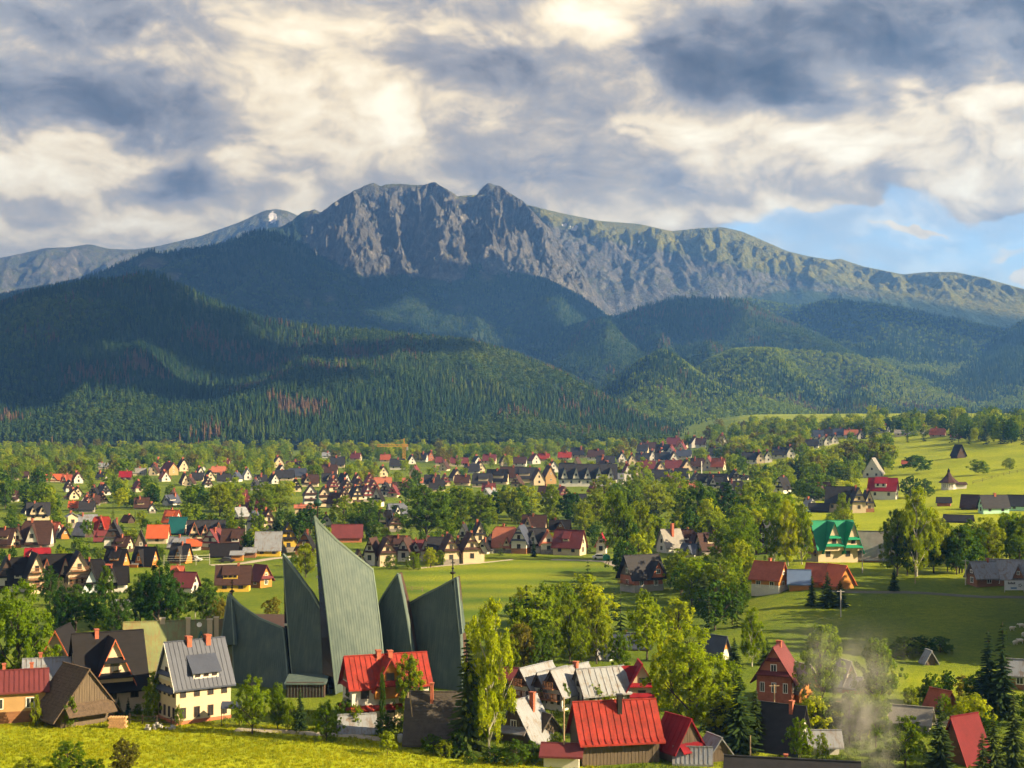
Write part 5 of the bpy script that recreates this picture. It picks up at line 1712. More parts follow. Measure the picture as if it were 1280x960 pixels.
    for (S, dx) in ((S3, -0.9), (S2, -0.6)):
        n = 10
        for j in range(n):
            a, c = S(0.02, 0.02 + 0.93 * j / n), S(0.02, 0.02 + 0.93 * (j + 1) / n)
            k0, k1 = 1 - 0.7 * j / n, 1 - 0.7 * (j + 1) / n
            gl.face([a + Vector((0, 0.9, 0)), a + Vector((dx * k0 * 2.4, 2.2, 0)), c + Vector((dx * k1 * 2.4, 2.2, 0)), c + Vector((0, 0.9, 0))])
    gl.build('glazing', darkg, root)
    for (px, py) in ((400, 707), (401, 721), (403, 734)):
        a = pt(px, py, 221.2) - o
        MB().box(a.x - 0.65, a.x + 0.85, a.y, a.y + 0.5, a.z - 0.16, a.z + 0.12).build('louvre', trim_white, root)
    a = pt(358, 781, 223.0) - o
    MB().box(a.x - 0.3, a.x + 0.4, a.y, a.y + 0.4, a.z - 0.14, a.z + 0.14).build('louvre', trim_white, root)
    # rear panels complete the tent
    panel('r1', [(410, 866, 252), (440, 866, 252)], [(400, 672, 226), (412, 676, 226)], nseam=12)
    panel('r2', [(440, 866, 252), (490, 866, 252)], [(412, 676, 226), (462, 722, 226.5)], nseam=12)
    # low porch in front
    p0, p1 = pt(358, 880, 212) - o, pt(405, 880, 212) - o
    ph = MB().box(p0.x, p1.x, p0.y, p0.y + 4.0, -1.0, (pt(380, 853, 212) - o).z)
    porch = ph.build('porch', W['dark'], root)
    zt = (pt(380, 853, 212) - o).z
    MB().slab([[(p0.x - 0.3, p0.y - 0.3, zt - 0.1), (p1.x + 0.3, p0.y - 0.3, zt - 0.1), (p1.x + 0.3, p0.y + 4.2, zt + 0.5), (p0.x - 0.3, p0.y + 4.2, zt + 0.5)]], 0.2).build('porch_roof', cm, porch)
    ssl = MB()
    for i in range(12):
        x = p0.x + (p1.x - p0.x) * (i + 0.5) / 12
        ssl.box(x - 0.03, x + 0.03, p0.y - 0.08, p0.y - 0.01, -1, zt - 0.35)
    ssl.build('porch_cladding', cm, porch)
    # crosses and orb
    def cross(px, py, y, h):
        a = pt(px, py, y) - o
        c = MB()
        c.bar(a - Vector((0, 0, 0.5)), a + Vector((0, 0, h)), 0.09, n=6)
        c.lathe([(0.05, a.z + h * 0.30), (0.42, a.z + h * 0.36), (0.42, a.z + h * 0.40), (0.05, a.z + h * 0.46)], 10, c=(a.x, a.y))
        c.lathe([(0.04, a.z + h * 0.52), (0.24, a.z + h * 0.58), (0.04, a.z + h * 0.64)], 10, c=(a.x, a.y))
        c.box(a.x - 0.34, a.x + 0.34, a.y - 0.05, a.y + 0.05, a.z + h * 0.80, a.z + h * 0.80 + 0.11)
        c.build('roof_cross', iron, root)
    cross(290, 748, 228, 2.9)
    cross(566, 727, 220.5, 3.4)
    a = pt(397, 652, 222.2) - o
    ob = MB().bar(a, a + Vector((0, 0, 4.0)), 0.10, n=6)
    orb = M('church_orb_green', (0.02, 0.06, 0.05), 0.4, 0.2, metal=0.3)
    oo = ob.build('roof_spike', iron, root)
    MB().lathe([(0.02, a.z + 2.2), (0.45, a.z + 2.35), (0.68, a.z + 2.8), (0.45, a.z + 3.25), (0.15, a.z + 3.45), (0.10, a.z + 4.6), (0.02, a.z + 4.7)], 12, c=(a.x, a.y)).build('orb', orb, oo)
    for k in range(8):
        p = S3(0.5, 0.5)
    return root


CHURCH = church()
for _px in range(285, 585, 12):
    _p = pt(_px, 866, 228)
    FOOT.append((_p.x, _p.y, 9.0))
# ------------------------------------------------------------------ trees
def leaf_mesh(name, C, rad, per, size, rng, centre, flat=0.0, mat=None):
    """leaf clumps: C clump centres (n,3), rad clump radius (n,), per leaves each"""
    n = len(C)
    c = np.repeat(C, per, 0)
    r = np.repeat(rad, per)
    k = len(c)
    d = rng.normal(size=(k, 3))
    d /= np.linalg.norm(d, axis=1)[:, None]
    p = c + d * (r * rng.random(k) ** 0.45)[:, None]
    p[:, 2] -= 0.15 * r * rng.random(k)
    out = p - centre
    out /= np.linalg.norm(out, axis=1)[:, None] + 1e-9
    nr = 0.55 * out + 0.55 * d + 0.55 * rng.normal(size=(k, 3)) + np.array([0, 0, 0.25])
    nr /= np.linalg.norm(nr, axis=1)[:, None]
    a = np.cross(nr, rng.normal(size=(k, 3)))
    a /= np.linalg.norm(a, axis=1)[:, None]
    b = np.cross(nr, a)
    s = size * rng.uniform(0.6, 1.25, k)
    a *= s[:, None]
    b *= (s * rng.uniform(0.45, 0.8, k))[:, None]
    fold = nr * (s * 0.18)[:, None]
    V = np.stack([p - a, p - b * 0.9 + fold, p + a, p + b + fold], 1).reshape(-1, 3)
    Fq = np.arange(k * 4).reshape(-1, 4)
    me = mesh_np(name, V, Fq, smooth=False)
    me.materials.append(mat)
    return me


def broad_tree(seed, mat, detail=1.0, shape='round', barkm=None):
    """unit height; returns (trunk mesh, crown mesh). Crown about 0.72 wide"""
    rng = np.random.default_rng(seed)
    rr = random.Random(seed)
    tr = MB()
    lobes = []
    nl = {'round': 13, 'tall': 16, 'bush': 16}[shape]
    zlow = {'round': 0.17, 'tall': 0.12, 'bush': 0.06}[shape]
    wid = {'round': 0.30, 'tall': 0.27, 'bush': 0.36}[shape]
    tr.bar((0, 0, -0.04), (0.01, 0.0, zlow), 0.020, 0, 7, 0.016)
    tr.bar((0.01, 0, zlow), (rr.uniform(-.02, .02), rr.uniform(-.02, .02), 0.85), 0.016, 0, 6, 0.004)
    for i in range(nl):
        th = 2.4 * i + rr.uniform(-0.5, 0.5)
        z = zlow + 0.08 + (0.80 - zlow) * (i + 0.5) / nl + rr.uniform(-0.03, 0.03)
        prof = math.sin(math.pi * min(1, max(0.12, (z - zlow + 0.10) / (1.08 - zlow)))) ** 0.6
        r = wid * prof * rr.uniform(0.55, 0.95)
        if i >= nl - 2:
            r *= 0.35
        c = (r * math.cos(th), r * math.sin(th), z)
        lr = rr.uniform(0.13, 0.19) * (1.15 if shape == 'round' else 0.95)
        lobes.append((c, lr))
        z0 = max(zlow * 0.8, z - 0.22)
        tr.bar((0, 0, z0), c, 0.010, 0, 5, 0.003)
        for q in range(3):
            tr.bar(tuple(c[k_] * 0.6 + (z0 * 0.4 if k_ == 2 else 0) for k_ in range(3)),
                   (c[0] + rr.uniform(-.09, .09), c[1] + rr.uniform(-.09, .09), c[2] + rr.uniform(-.02, .10)), 0.004, 0, 4, 0.0015)
    C, Rr = [], []
    for (c, lr) in lobes:
        m = int(14 * detail) if detail >= 1 else 7
        for k in range(m):
            d = rng.normal(size=3)
            d /= np.linalg.norm(d)
            C.append(np.array(c) + d * lr * (rng.uniform(0.5, 1.0) + (0.45 if rng.random() < 0.12 else 0)) * np.array([1, 1, 0.85]))
            Rr.append(rng.uniform(0.028, 0.060) if detail >= 1 else rng.uniform(0.05, 0.085))
    C, Rr = np.array(C), np.array(Rr)
    C[:, 2] = np.minimum(C[:, 2], 0.96)
    per = int(68 * detail) if detail >= 1 else 20
    cr = leaf_mesh('crown', C, Rr, per, 0.0142 if detail >= 1 else 0.036, rng, np.array([0, 0, 0.5]), mat=mat)
    tm = tr.mesh('trunk')
    tm.materials.append(barkm or bark)
    return tm, cr


def spruce_tree(seed, mat, detail=1.0, width=0.17):
    rng = np.random.default_rng(seed)
    tr = MB()
    tr.bar((0, 0, -0.02), (0, 0, 0.97), 0.014, 0, 6, 0.002)
    P, N_ = [], []
    quads = []
    tiers = int(30 * detail) if detail >= 1 else 14
    for k in range(tiers):
        f = k / tiers
        z = 0.07 + 0.90 * f
        r = width * (1 - f) ** 0.85 * rng.uniform(0.82, 1.12) + 0.008
        nb = int(11 - 5 * f) if detail >= 1 else int(8 - 3 * f)
        for i in range(nb):
            th = rng.uniform(0, 6.283)
            ln = r * rng.uniform(0.7, 1.15)
            dirv = np.array([math.cos(th), math.sin(th), 0])
            side = np.array([-math.sin(th), math.cos(th), 0])
            droop = rng.uniform(0.25, 0.5)
            seg = 4 if detail >= 1 else 2
            for s_ in range(seg):
                a = (s_ + 0.15) / seg
                b = (s_ + 1.1) / seg
                pa = np.array([0, 0, z]) + dirv * ln * a + np.array([0, 0, -droop * ln * a ** 1.2 + 0.10 * ln * a * a])
                pb = np.array([0, 0, z]) + dirv * ln * b + np.array([0, 0, -droop * ln * b ** 1.2 + 0.10 * ln * b * b])
                wv = (0.020 + 0.10 * ln) * (1 - 0.55 * a)
                for q in (-1, 1):
                    hang = np.array([0, 0, -wv * rng.uniform(0.5, 1.0)])
                    quads.append([pa, pb, pb + side * q * wv * 0.55 + hang * 0.8 + dirv * 0.01, pa + side * q * wv + hang])
    V = np.array(quads).reshape(-1, 3)
    me = mesh_np('crown', V, np.arange(len(V)).reshape(-1, 4), smooth=False)
    me.materials.append(mat)
    tm = tr.mesh('trunk')
    tm.materials.append(bark)
    return tm, me


TM = {}
for i_, (k_, mt_) in enumerate((('bright', leaf_bright), ('mid', leaf_mid), ('dark', leaf_dark), ('olive', leaf_olive))):
    TM[('round', k_)] = [broad_tree(100 + 10 * i_ + j, mt_, 1.0, 'round') for j in range(2)]
    TM[('tall', k_)] = [broad_tree(200 + 10 * i_ + j, mt_, 1.0, 'tall', bark_pale if k_ == 'bright' else None) for j in range(2 if k_ != 'olive' else 1)]
    TM[('far', k_)] = [broad_tree(300 + 10 * i_ + j, mt_, 0.5, 'round') for j in range(3)]
    if k_ in ('mid', 'bright', 'dark'):
        TM[('bush', k_)] = [broad_tree(400 + 10 * i_ + j, mt_, 1.0, 'bush') for j in range(1)]
TM[('spruce', 'dark')] = [spruce_tree(500 + j, needle, 1.0, 0.15 + 0.03 * j) for j in range(3)]
TM[('sprucefar', 'dark')] = [spruce_tree(520 + j, needle, 0.5, 0.15 + 0.03 * j) for j in range(3)]
NOMW = dict(round=0.80, tall=0.72, far=0.80, bush=0.92, spruce=0.36, sprucefar=0.36)
LM = [((430, 800), 'the green church'), ((245, 850), 'the grey seamed roof house'), ((480, 880), 'the red guest house'), ((140, 845), 'the black gabled house'), ((92, 880), 'the shingled barn'),
      ((20, 880), 'the ochre farmhouse'), ((775, 920), 'the red roofed barn'), ((700, 860), 'the sawtooth guest house'), ((800, 850), 'the crimson gabled house'), ((1045, 675), 'the emerald roofed house'),
      ((1000, 722), 'the checkered roof'), ((975, 850), 'the tall brick house'), ((1208, 920), 'the crimson A-frame'), ((1245, 715), 'the white banner'), ((802, 715), 'the unfinished brick house'),
      ((690, 675), 'the white row houses'), ((530, 680), 'the brown roofed row'), ((300, 722), 'the honey yellow house'), ((350, 670), 'the yellow gable house'), ((60, 720), 'the apartment blocks'),
      ((1104, 610), 'the crimson pasture house'), ((1192, 598), 'the pointed chapel'), ((1062, 625), 'the charcoal pasture guest house'), ((258, 662), 'the red dormer guest house'), ((735, 597), 'the long charcoal hotel'),
      ((548, 905), 'the grey shingle barn'), ((985, 920), 'the charcoal white gabled house'), ((655, 905), 'the torn tin cottage'), ((150, 735), 'the pale blue A-frame'), ((198, 668), 'the clean orange roof'),
      ((1092, 584), 'the grey chalet'), ((870, 580), 'the far brown terraces'), ((640, 590), 'the far centre terraces'), ((450, 615), 'the far cream gables'), ((280, 595), 'the far left terraces'), ((100, 600), 'the far left red roofs'),
      ((1240, 632), 'the mint house'), ((1045, 550), 'the hillside terraces'), ((880, 680), 'the pale grey roof'), ((48, 665), 'the big brown roof'), ((1161, 825), 'the tiny field hut'), ((915, 612), 'the far white brick house'),
      ((490, 560), 'the orange crane'), ((890, 815), 'the slate white house')]


def where(px, py):
    best = min(LM, key=lambda q: (q[0][0] - px) ** 2 + 2.2 * (q[0][1] - py) ** 2)
    (lx, ly), nm = best
    dx, dy = px - lx, py - ly
    if abs(dx) > 1.1 * abs(dy):
        return ('left of ' if dx < 0 else 'right of ') + nm
    return ('behind ' if dy < 0 else 'in front of ') + nm


TREES = []


def T(px, py, hp, wp, kind='round', tone='mid', name='broadleaf_tree', cat='tree', label=None):
    p = at(px, py)
    m = p.y / F
    TREES.append(dict(p=p, h=hp * m, w=wp * m, kind=kind, tone=tone, px=px, py=py, hp=hp, name=name, cat=cat, label=label))


B, Mi, D_, O_ = 'bright', 'mid', 'dark', 'olive'
# hand placed trees: px, base row, height px, width px
T(22, 880, 150, 96, 'round', B, label='huge bright green maple at the left edge above the ochre farmhouse')
T(62, 878, 70, 40, 'round', B)
T(193, 898, 58, 34, 'tall', B, label='slender young tree before the white gable of the seamed roof house')
T(45, 908, 40, 15, 'bush', Mi, 'shrub', 'shrub')
T(88, 910, 40, 20, 'bush', Mi, 'shrub', 'shrub')
for x_ in (137, 148, 160):
    T(x_, 894, 24, 9, 'spruce', D_, 'thuja', 'shrub')
T(172, 893, 14, 12, 'bush', Mi, 'shrub', 'shrub')
T(223, 908, 28, 13, 'bush', B, 'shrub', 'shrub')
T(198, 790, 88, 66, 'round', D_, label='large dark green tree between the apartment blocks and the church')
T(222, 788, 60, 40, 'round', D_)
T(175, 784, 66, 44, 'round', D_)
T(258, 786, 62, 50, 'round', D_)
T(276, 790, 44, 26, 'round', O_)
T(95, 790, 58, 62, 'round', D_)
T(62, 760, 52, 36, 'round', D_)
T(78, 795, 60, 44, 'round', D_)
T(120, 795, 64, 50, 'round', D_)
T(148, 800, 60, 40, 'round', D_)
T(132, 760, 52, 22, 'tall', Mi)
T(128, 800, 26, 30, 'bush', B, 'shrub', 'shrub')
T(315, 918, 72, 50, 'round', B, label='round bright green tree just below the left church panel')
T(347, 912, 60, 26, 'tall', Mi)
T(375, 914, 56, 24, 'spruce', D_, 'spruce', 'tree')
T(362, 914, 40, 20, 'bush', B, 'shrub', 'shrub')
T(408, 926, 50, 44, 'bush', B, 'shrub', 'shrub', 'bushy bright green shrub at the meadow edge below the church porch')
T(436, 908, 42, 34, 'round', D_)
T(452, 902, 76, 30, 'tall', Mi, label='clipped green tree before the left half of the red guest house')
T(511, 910, 94, 42, 'tall', Mi, label='tall green tree before the right half of the red guest house')
T(478, 912, 78, 9, 'tall', D_, label='thin dark ivy column in front of the red guest house')
T(482, 924, 34, 32, 'bush', D_, 'shrub', 'shrub')
T(446, 916, 36, 22, 'bush', B, 'shrub', 'shrub')
T(583, 944, 150, 52, 'spruce', D_, 'spruce', 'tree', 'dark spruce leaning against the tall poplar by the grey barn')
T(612, 946, 196, 68, 'tall', B, label='tallest bright poplar in front of the church right panel')
T(598, 944, 120, 40, 'tall', Mi)
T(575, 946, 40, 30, 'bush', D_, 'shrub', 'shrub')
T(540, 942, 26, 34, 'bush', D_, 'shrub', 'shrub')
T(556, 946, 22, 30, 'bush', Mi, 'shrub', 'shrub')
T(588, 955, 18, 20, 'bush', D_, 'shrub', 'shrub')
T(645, 956, 34, 40, 'bush', D_, 'shrub', 'shrub')
T(665, 954, 30, 30, 'bush', D_, 'shrub', 'shrub')
T(618, 954, 24, 30, 'bush', D_, 'shrub', 'shrub')
T(695, 935, 20, 22, 'bush', Mi, 'shrub', 'shrub')
T(744, 886, 32, 32, 'round', B)
T(764, 886, 22, 24, 'bush', B, 'shrub', 'shrub')
T(706, 888, 34, 16, 'tall', Mi)
T(632, 872, 24, 24, 'bush', B, 'shrub', 'shrub')
T(675, 886, 26, 18, 'bush', O_ if False else B, 'shrub', 'shrub')
T(862, 926, 142, 104, 'round', B, label='huge bright green maple behind the red roofed barn')
T(838, 905, 110, 60, 'round', B)
T(925, 940, 98, 46, 'spruce', D_, 'spruce', 'tree')
T(903, 934, 84, 42, 'spruce', D_, 'spruce', 'tree')
T(945, 936, 76, 40, 'spruce', D_, 'spruce', 'tree')
T(940, 834, 74, 32, 'tall', B, label='upright sunlit birch left of the tall brick house')
T(918, 836, 40, 22, 'spruce', D_, 'spruce', 'tree')
T(958, 832, 36, 20, 'spruce', D_, 'spruce', 'tree')
T(805, 796, 60, 26, 'tall', Mi)
T(712, 832, 88, 34, 'tall', Mi)
T(746, 832, 84, 40, 'tall', Mi)
T(655, 840, 60, 42, 'round', O_)
T(690, 838, 56, 36, 'round', Mi)
T(727, 838, 56, 30, 'round', B)
T(675, 842, 50, 30, 'round', D_)
T(775, 842, 50, 34, 'round', Mi)
T(642, 842, 44, 26, 'tall', Mi)
T(772, 702, 92, 46, 'tall', Mi, label='tall leafy tree beside the crimson roofed narrow house')
T(800, 700, 76, 40, 'tall', Mi)
T(786, 702, 60, 30, 'tall', D_)
T(872, 668, 66, 62, 'round', Mi)
T(852, 740, 54, 52, 'round', Mi)
T(838, 735, 40, 34, 'round', Mi)
T(928, 722, 74, 62, 'round', B)
T(905, 715, 60, 46, 'round', Mi)
T(895, 745, 44, 40, 'round', D_)
T(880, 764, 52, 30, 'spruce', D_, 'spruce', 'tree')
T(905, 768, 34, 20, 'spruce', D_, 'spruce', 'tree')
T(930, 740, 30, 14, 'spruce', D_, 'spruce', 'tree')
T(968, 708, 78, 34, 'tall', B)
T(985, 708, 82, 36, 'tall', B)
T(1002, 706, 76, 34, 'tall', B)
T(1122, 718, 82, 46, 'tall', Mi)
T(1146, 720, 112, 50, 'tall', B, label='tallest sunlit tree of the clump right of the grey barn roof')
T(1167, 716, 80, 44, 'tall', Mi)
T(1134, 719, 70, 36, 'tall', D_)
T(1212, 712, 64, 52, 'round', Mi)
T(1236, 708, 62, 48, 'round', Mi)
T(1262, 704, 64, 52, 'round', B)
T(1284, 706, 66, 46, 'round', Mi)
T(1196, 718, 46, 36, 'round', D_)
T(1118, 738, 32, 14, 'spruce', D_, 'spruce', 'tree')
T(1053, 662, 46, 22, 'tall', Mi)
T(1236, 892, 106, 44, 'spruce', D_, 'spruce', 'tree')
T(1254, 896, 120, 54, 'spruce', D_, 'spruce', 'tree', 'tallest dark spruce in front of the right edge tin roofed house')
T(1268, 972, 112, 52, 'spruce', D_, 'spruce', 'tree')
T(1242, 974, 88, 36, 'spruce', D_, 'spruce', 'tree')
T(1228, 976, 62, 28, 'spruce', D_, 'spruce', 'tree')
T(1176, 962, 92, 44, 'spruce', D_, 'spruce', 'tree')
T(1026, 892, 112, 66, 'round', B, label='yellow green maple rising right of the tall brick house')
T(1096, 890, 92, 62, 'round', B, label='sunlit green tree standing in the drifting smoke')
T(1000, 952, 54, 38, 'round', B)
T(1022, 924, 60, 50, 'round', Mi)
T(1062, 930, 66, 44, 'round', Mi)
T(1095, 935, 60, 46, 'round', Mi)
T(1132, 960, 66, 62, 'round', Mi)
T(1028, 950, 34, 20, 'bush', Mi, 'shrub', 'shrub')
T(1205, 905, 34, 40, 'bush', B, 'shrub', 'shrub')
T(1225, 908, 30, 36, 'bush', B, 'shrub', 'shrub')
T(1180, 900, 34, 24, 'bush', B, 'shrub', 'shrub')
T(1210, 875, 30, 40, 'round', O_)
T(1155, 880, 22, 30, 'bush', Mi, 'shrub', 'shrub')
T(1130, 822, 26, 46, 'bush', Mi, 'shrub', 'shrub')
T(1150, 818, 24, 40, 'bush', D_, 'shrub', 'shrub')
T(1175, 816, 22, 36, 'bush', D_, 'shrub', 'shrub')
T(1015, 756, 40, 20, 'spruce', D_, 'spruce', 'tree')
T(1034, 757, 46, 24, 'spruce', D_, 'spruce', 'tree')
T(1050, 757, 34, 20, 'spruce', O_ if False else D_, 'spruce', 'tree')
T(532, 678, 72, 72, 'round', D_, label='broad dark green tree behind the brown roofed row')
T(462, 672, 48, 40, 'round', D_)
T(448, 676, 46, 34, 'round', D_)
T(388, 668, 38, 40, 'round', D_)
T(430, 660, 40, 40, 'round', Mi)
T(575, 655, 46, 50, 'round', Mi)
T(600, 660, 46, 50, 'round', Mi)
T(640, 652, 44, 44, 'round', Mi)
T(660, 648, 40, 40, 'round', B)
T(690, 652, 46, 34, 'tall', Mi)
T(712, 656, 44, 34, 'tall', D_)
T(730, 668, 44, 34, 'round', Mi)
T(745, 662, 50, 44, 'round', Mi)
T(820, 655, 54, 52, 'round', Mi)
T(845, 650, 60, 54, 'round', B)
T(905, 660, 56, 50, 'round', D_)
T(935, 655, 50, 44, 'round', Mi)
T(800, 622, 46, 40, 'round', B)
T(790, 640, 46, 46, 'round', Mi)
T(755, 630, 36, 40, 'round', Mi)
T(330, 645, 44, 40, 'round', Mi)
T(350, 640, 40, 40, 'round', Mi)
T(275, 644, 40, 36, 'tall', Mi)
T(290, 640, 44, 40, 'round', B)
T(302, 668, 34, 14, 'spruce', D_, 'spruce', 'tree')
T(345, 668, 26, 16, 'spruce', D_, 'spruce', 'tree')
T(240, 655, 26, 30, 'round', B)
T(488, 710, 18, 22, 'bush', Mi, 'shrub', 'shrub')
T(517, 710, 22, 24, 'bush', Mi, 'shrub', 'shrub')
T(538, 708, 26, 22, 'bush', B, 'shrub', 'shrub')
T(550, 706, 20, 18, 'bush', B, 'shrub', 'shrub')
T(667, 696, 24, 9, 'spruce', D_, 'spruce', 'tree')
T(626, 694, 18, 10, 'spruce', D_, 'spruce', 'tree')
T(340, 775, 26, 24, 'tall', O_)
T(382, 722, 44, 32, 'tall', Mi)
T(85, 968, 42, 54, 'bush', Mi, 'shrub', 'shrub', 'leafy green bush at the very bottom of the yellow meadow')
T(35, 972, 26, 40, 'bush', Mi, 'shrub', 'shrub')
T(115, 974, 26, 40, 'bush', Mi, 'shrub', 'shrub')
T(155, 972, 50, 38, 'tall', O_, 'bare_shrub', 'shrub', 'thin sparse olive shrub at the bottom of the yellow meadow')
T(1016, 632, 40, 46, 'round', D_)
T(1000, 628, 30, 30, 'round', Mi)
T(1145, 592, 26, 40, 'round', Mi)
T(1112, 620, 16, 18, 'bush', Mi, 'shrub', 'shrub')
T(1138, 622, 30, 30, 'bush', D_, 'shrub', 'shrub')
T(1156, 620, 24, 26, 'bush', D_, 'shrub', 'shrub')
T(1225, 594, 20, 30, 'round', Mi)
T(1262, 586, 14, 20, 'bush', Mi, 'shrub', 'shrub')

rt_ = random.Random(21)
HB = [(o.get('px'), o.get('py'), o) for (o, p_) in THINGS if o.get('px') is not None]


def house_boxes():
    out = []
    for (o, p_) in THINGS:
        if o.get('px') is None:
            continue
        xs, ys = [], []
        for c in o.children:
            if c.type == 'MESH' and c.name.split('.')[0] in ('wall', 'roof'):
                bb = c.bound_box
                cr, sr = math.cos(o.rotation_euler.z), math.sin(o.rotation_euler.z)
                for q in bb:
                    X_ = o.location.x + q[0] * cr - q[1] * sr
                    Y_ = o.location.y + q[0] * sr + q[1] * cr
                    a, b = pxof((X_, Y_, o.location.z + q[2]))
                    xs.append(a)
                    ys.append(b)
        if xs:
            out.append((min(xs), max(xs), min(ys), max(ys), o.location.y, o.get('hero', 0)))
    return out


HBX = house_boxes()
FT = np.array(FOOT)


def clear(p, hp, wp, px, py, keep=0.12):
    if len(FT) and np.any((FT[:, 0] - p.x) ** 2 + (FT[:, 1] - p.y) ** 2 < (FT[:, 2] + 1.0) ** 2):
        return False
    for (x0, x1, y0, y1, d, hero) in HBX:
        if p.y < d and x0 - wp * 0.35 < px < x1 + wp * 0.35 and py - hp < y1 - 0.25 * (y1 - y0) and py > y0:
            if hero or rt_.random() > keep:
                return False
    return True


# belts of town trees: x range, row range, count, height range (m), conifer share, tones
belts = [(0, 420, 640, 706, 260, 3, 7, 0.3, 'mmd'), (430, 620, 640, 700, 90, 3, 6, 0.2, 'mmd'), (0, 420, 600, 640, 160, 5, 10, 0.2, 'mmdb'), (600, 760, 655, 694, 60, 3, 6, 0.3, 'md'), (780, 930, 640, 760, 60, 6, 11, 0.25, 'mmdb'), (100, 290, 745, 800, 30, 7, 12, 0.1, 'dmd'), (640, 780, 770, 830, 26, 6, 10, 0.15, 'mmb'), (1000, 1160, 870, 935, 26, 3, 7, 0.1, 'mmb'), (1150, 1290, 865, 925, 24, 3, 7, 0.3, 'mbd'), (1100, 1290, 690, 718, 26, 7, 11, 0.0, 'mmd'), (60, 300, 860, 895, 16, 2, 4, 0.2, 'md'), (420, 640, 900, 945, 22, 1.5, 3.5, 0.2, 'md'), (880, 960, 880, 945, 14, 4, 8, 0.5, 'md'), (-20, 1000, 560, 579, 1000, 9, 15, 0.22, 'bbbmo'), (-20, 420, 578, 612, 560, 7, 13, 0.14, 'bbbmo'), (-20, 340, 606, 642, 240, 8, 14, 0.22, 'mmdb'), (330, 960, 578, 606, 380, 6, 11, 0.14, 'bbbmo'),
         (420, 960, 610, 662, 250, 8, 14, 0.12, 'bbmmd'), (885, 1110, 536, 605, 620, 10, 17, 0.22, 'bbmmo'), (1090, 1300, 528, 556, 300, 10, 17, 0.5, 'bmmd'), (880, 1075, 600, 680, 140, 7, 13, 0.1, 'bbm'),
         (130, 300, 735, 800, 14, 9, 14, 0.1, 'dd'), (640, 960, 745, 835, 26, 6, 12, 0.3, 'bmd'), (0, 420, 640, 705, 90, 4, 9, 0.25, 'mmd'), (810, 940, 660, 760, 26, 7, 12, 0.25, 'mmd'),
         (940, 1110, 535, 552, 120, 12, 18, 0.35, 'bmm')]
TN = dict(b=B, m=Mi, d=D_, o=O_)
for (x0, x1, y0, y1, n, h0, h1, cf, tones) in belts:
    for _ in range(n):
        px, py = rt_.uniform(x0, x1), y0 + (y1 - y0) * rt_.random() ** 0.8
        p = at(px, py)
        h = rt_.uniform(h0, h1)
        hp = h * F / p.y
        con = rt_.random() < cf
        w = h * (rt_.uniform(0.24, 0.36) if con else rt_.uniform(0.6, 0.95))
        if not clear(p, hp, w * F / p.y, px, py):
            continue
        TREES.append(dict(p=p, h=h, w=w, kind='sprucefar' if con else 'far', tone=D_ if con else TN[rt_.choice(tones)], px=px, py=py, hp=hp, name='spruce' if con else 'broadleaf_tree', cat='tree', label=None))

WORDT = {B: 'bright green', Mi: 'mid green', D_: 'dark green', O_: 'olive green'}


def size_word(hp):
    return 'tall' if hp > 60 else ('mid-sized' if hp > 30 else 'small')


def plant(t):
    root = empty(t['name'], (t['p'].x, t['p'].y, t['p'].z - 0.1), rt_.random() * 6.28)
    kind = t['kind']
    var = TM[(kind, t['tone'])]
    k = rt_.randrange(len(var))
    s = t['w'] / NOMW[kind]
    for nm, me in zip(('trunk', 'crown'), var[k]):
        o = bpy.data.objects.new(nm, me)
        COL.objects.link(o)
        o.parent = root
        o.scale = (s, s, t['h'] / 0.98)
    what = {'spruce': 'spruce', 'thuja': 'clipped thuja', 'shrub': 'leafy shrub', 'bare_shrub': 'sparse shrub'}.get(t['name'], 'broadleaf tree')
    lab = t['label'] or '@%s %s %s' % (size_word(t['hp']), WORDT[t['tone']], what)
    tag(root, lab, t['cat'], {'spruce': 'spruces of the valley', 'shrub': 'shrubs of the valley', 'thuja': 'clipped thujas', 'bare_shrub': None}.get(t['name'], 'broadleaf trees of the valley'), px=(t['px'], t['py']))


broad = sorted([t for t in TREES if t['name'] == 'broadleaf_tree'], key=lambda t: -t['hp'])
con = sorted([t for t in TREES if t['name'] in ('spruce',)], key=lambda t: -t['hp'])
oth = [t for t in TREES if t['name'] not in ('broadleaf_tree', 'spruce')]
for t in broad[:300] + con[:300] + oth:
    plant(t)
rest = broad[300:] + con[300:]
# the remaining far trees form one mass
vc = []
vi = {}
for kind_, tone_ in (('far', B), ('far', Mi), ('far', D_), ('far', O_), ('sprucefar', D_)):
    for j, (tm_, cm_) in enumerate(TM[(kind_, tone_)]):
        o = bpy.data.objects.new('v%02d' % len(vc), cm_)
        vi[(kind_, tone_, j)] = len(vc)
        vc.append(o)
if rest:
    far_town = proto_collection('far_town_trees', vc)
    scatter('far_town_wood', np.array([tuple(t['p']) for t in rest]), np.array([t['w'] / NOMW[t['kind']] for t in rest]), np.array([rt_.random() * 6.28 for t in rest]),
            np.array([vi[('sprucefar' if 'spruce' in t['kind'] else 'far', t['tone'], rt_.randrange(3))] for t in rest]), far_town, label='mass of small far trees between the houses of the town', tall=np.array([t['h'] for t in rest]))


# ------------------------------------------------------------------ meadow grass
def tuft(seed, mat, n=9, h=0.34, seedhead=False):
    r = random.Random(seed)
    mb = MB()
    for i in range(n):
        a = r.random() * 6.28
        x, y = r.uniform(-.16, .16), r.uniform(-.16, .16)
        hh = h * r.uniform(0.6, 1.25)
        lx, ly = math.cos(a) * 0.10, math.sin(a) * 0.10
        w = 0.028
        mb.face([(x - w * math.sin(a), y + w * math.cos(a), 0), (x + w * math.sin(a), y - w * math.cos(a), 0), (x + lx, y + ly, hh)])
    me = mb.mesh('tuft')
    me.materials.append(mat)
    return bpy.data.objects.new('tuft', me)


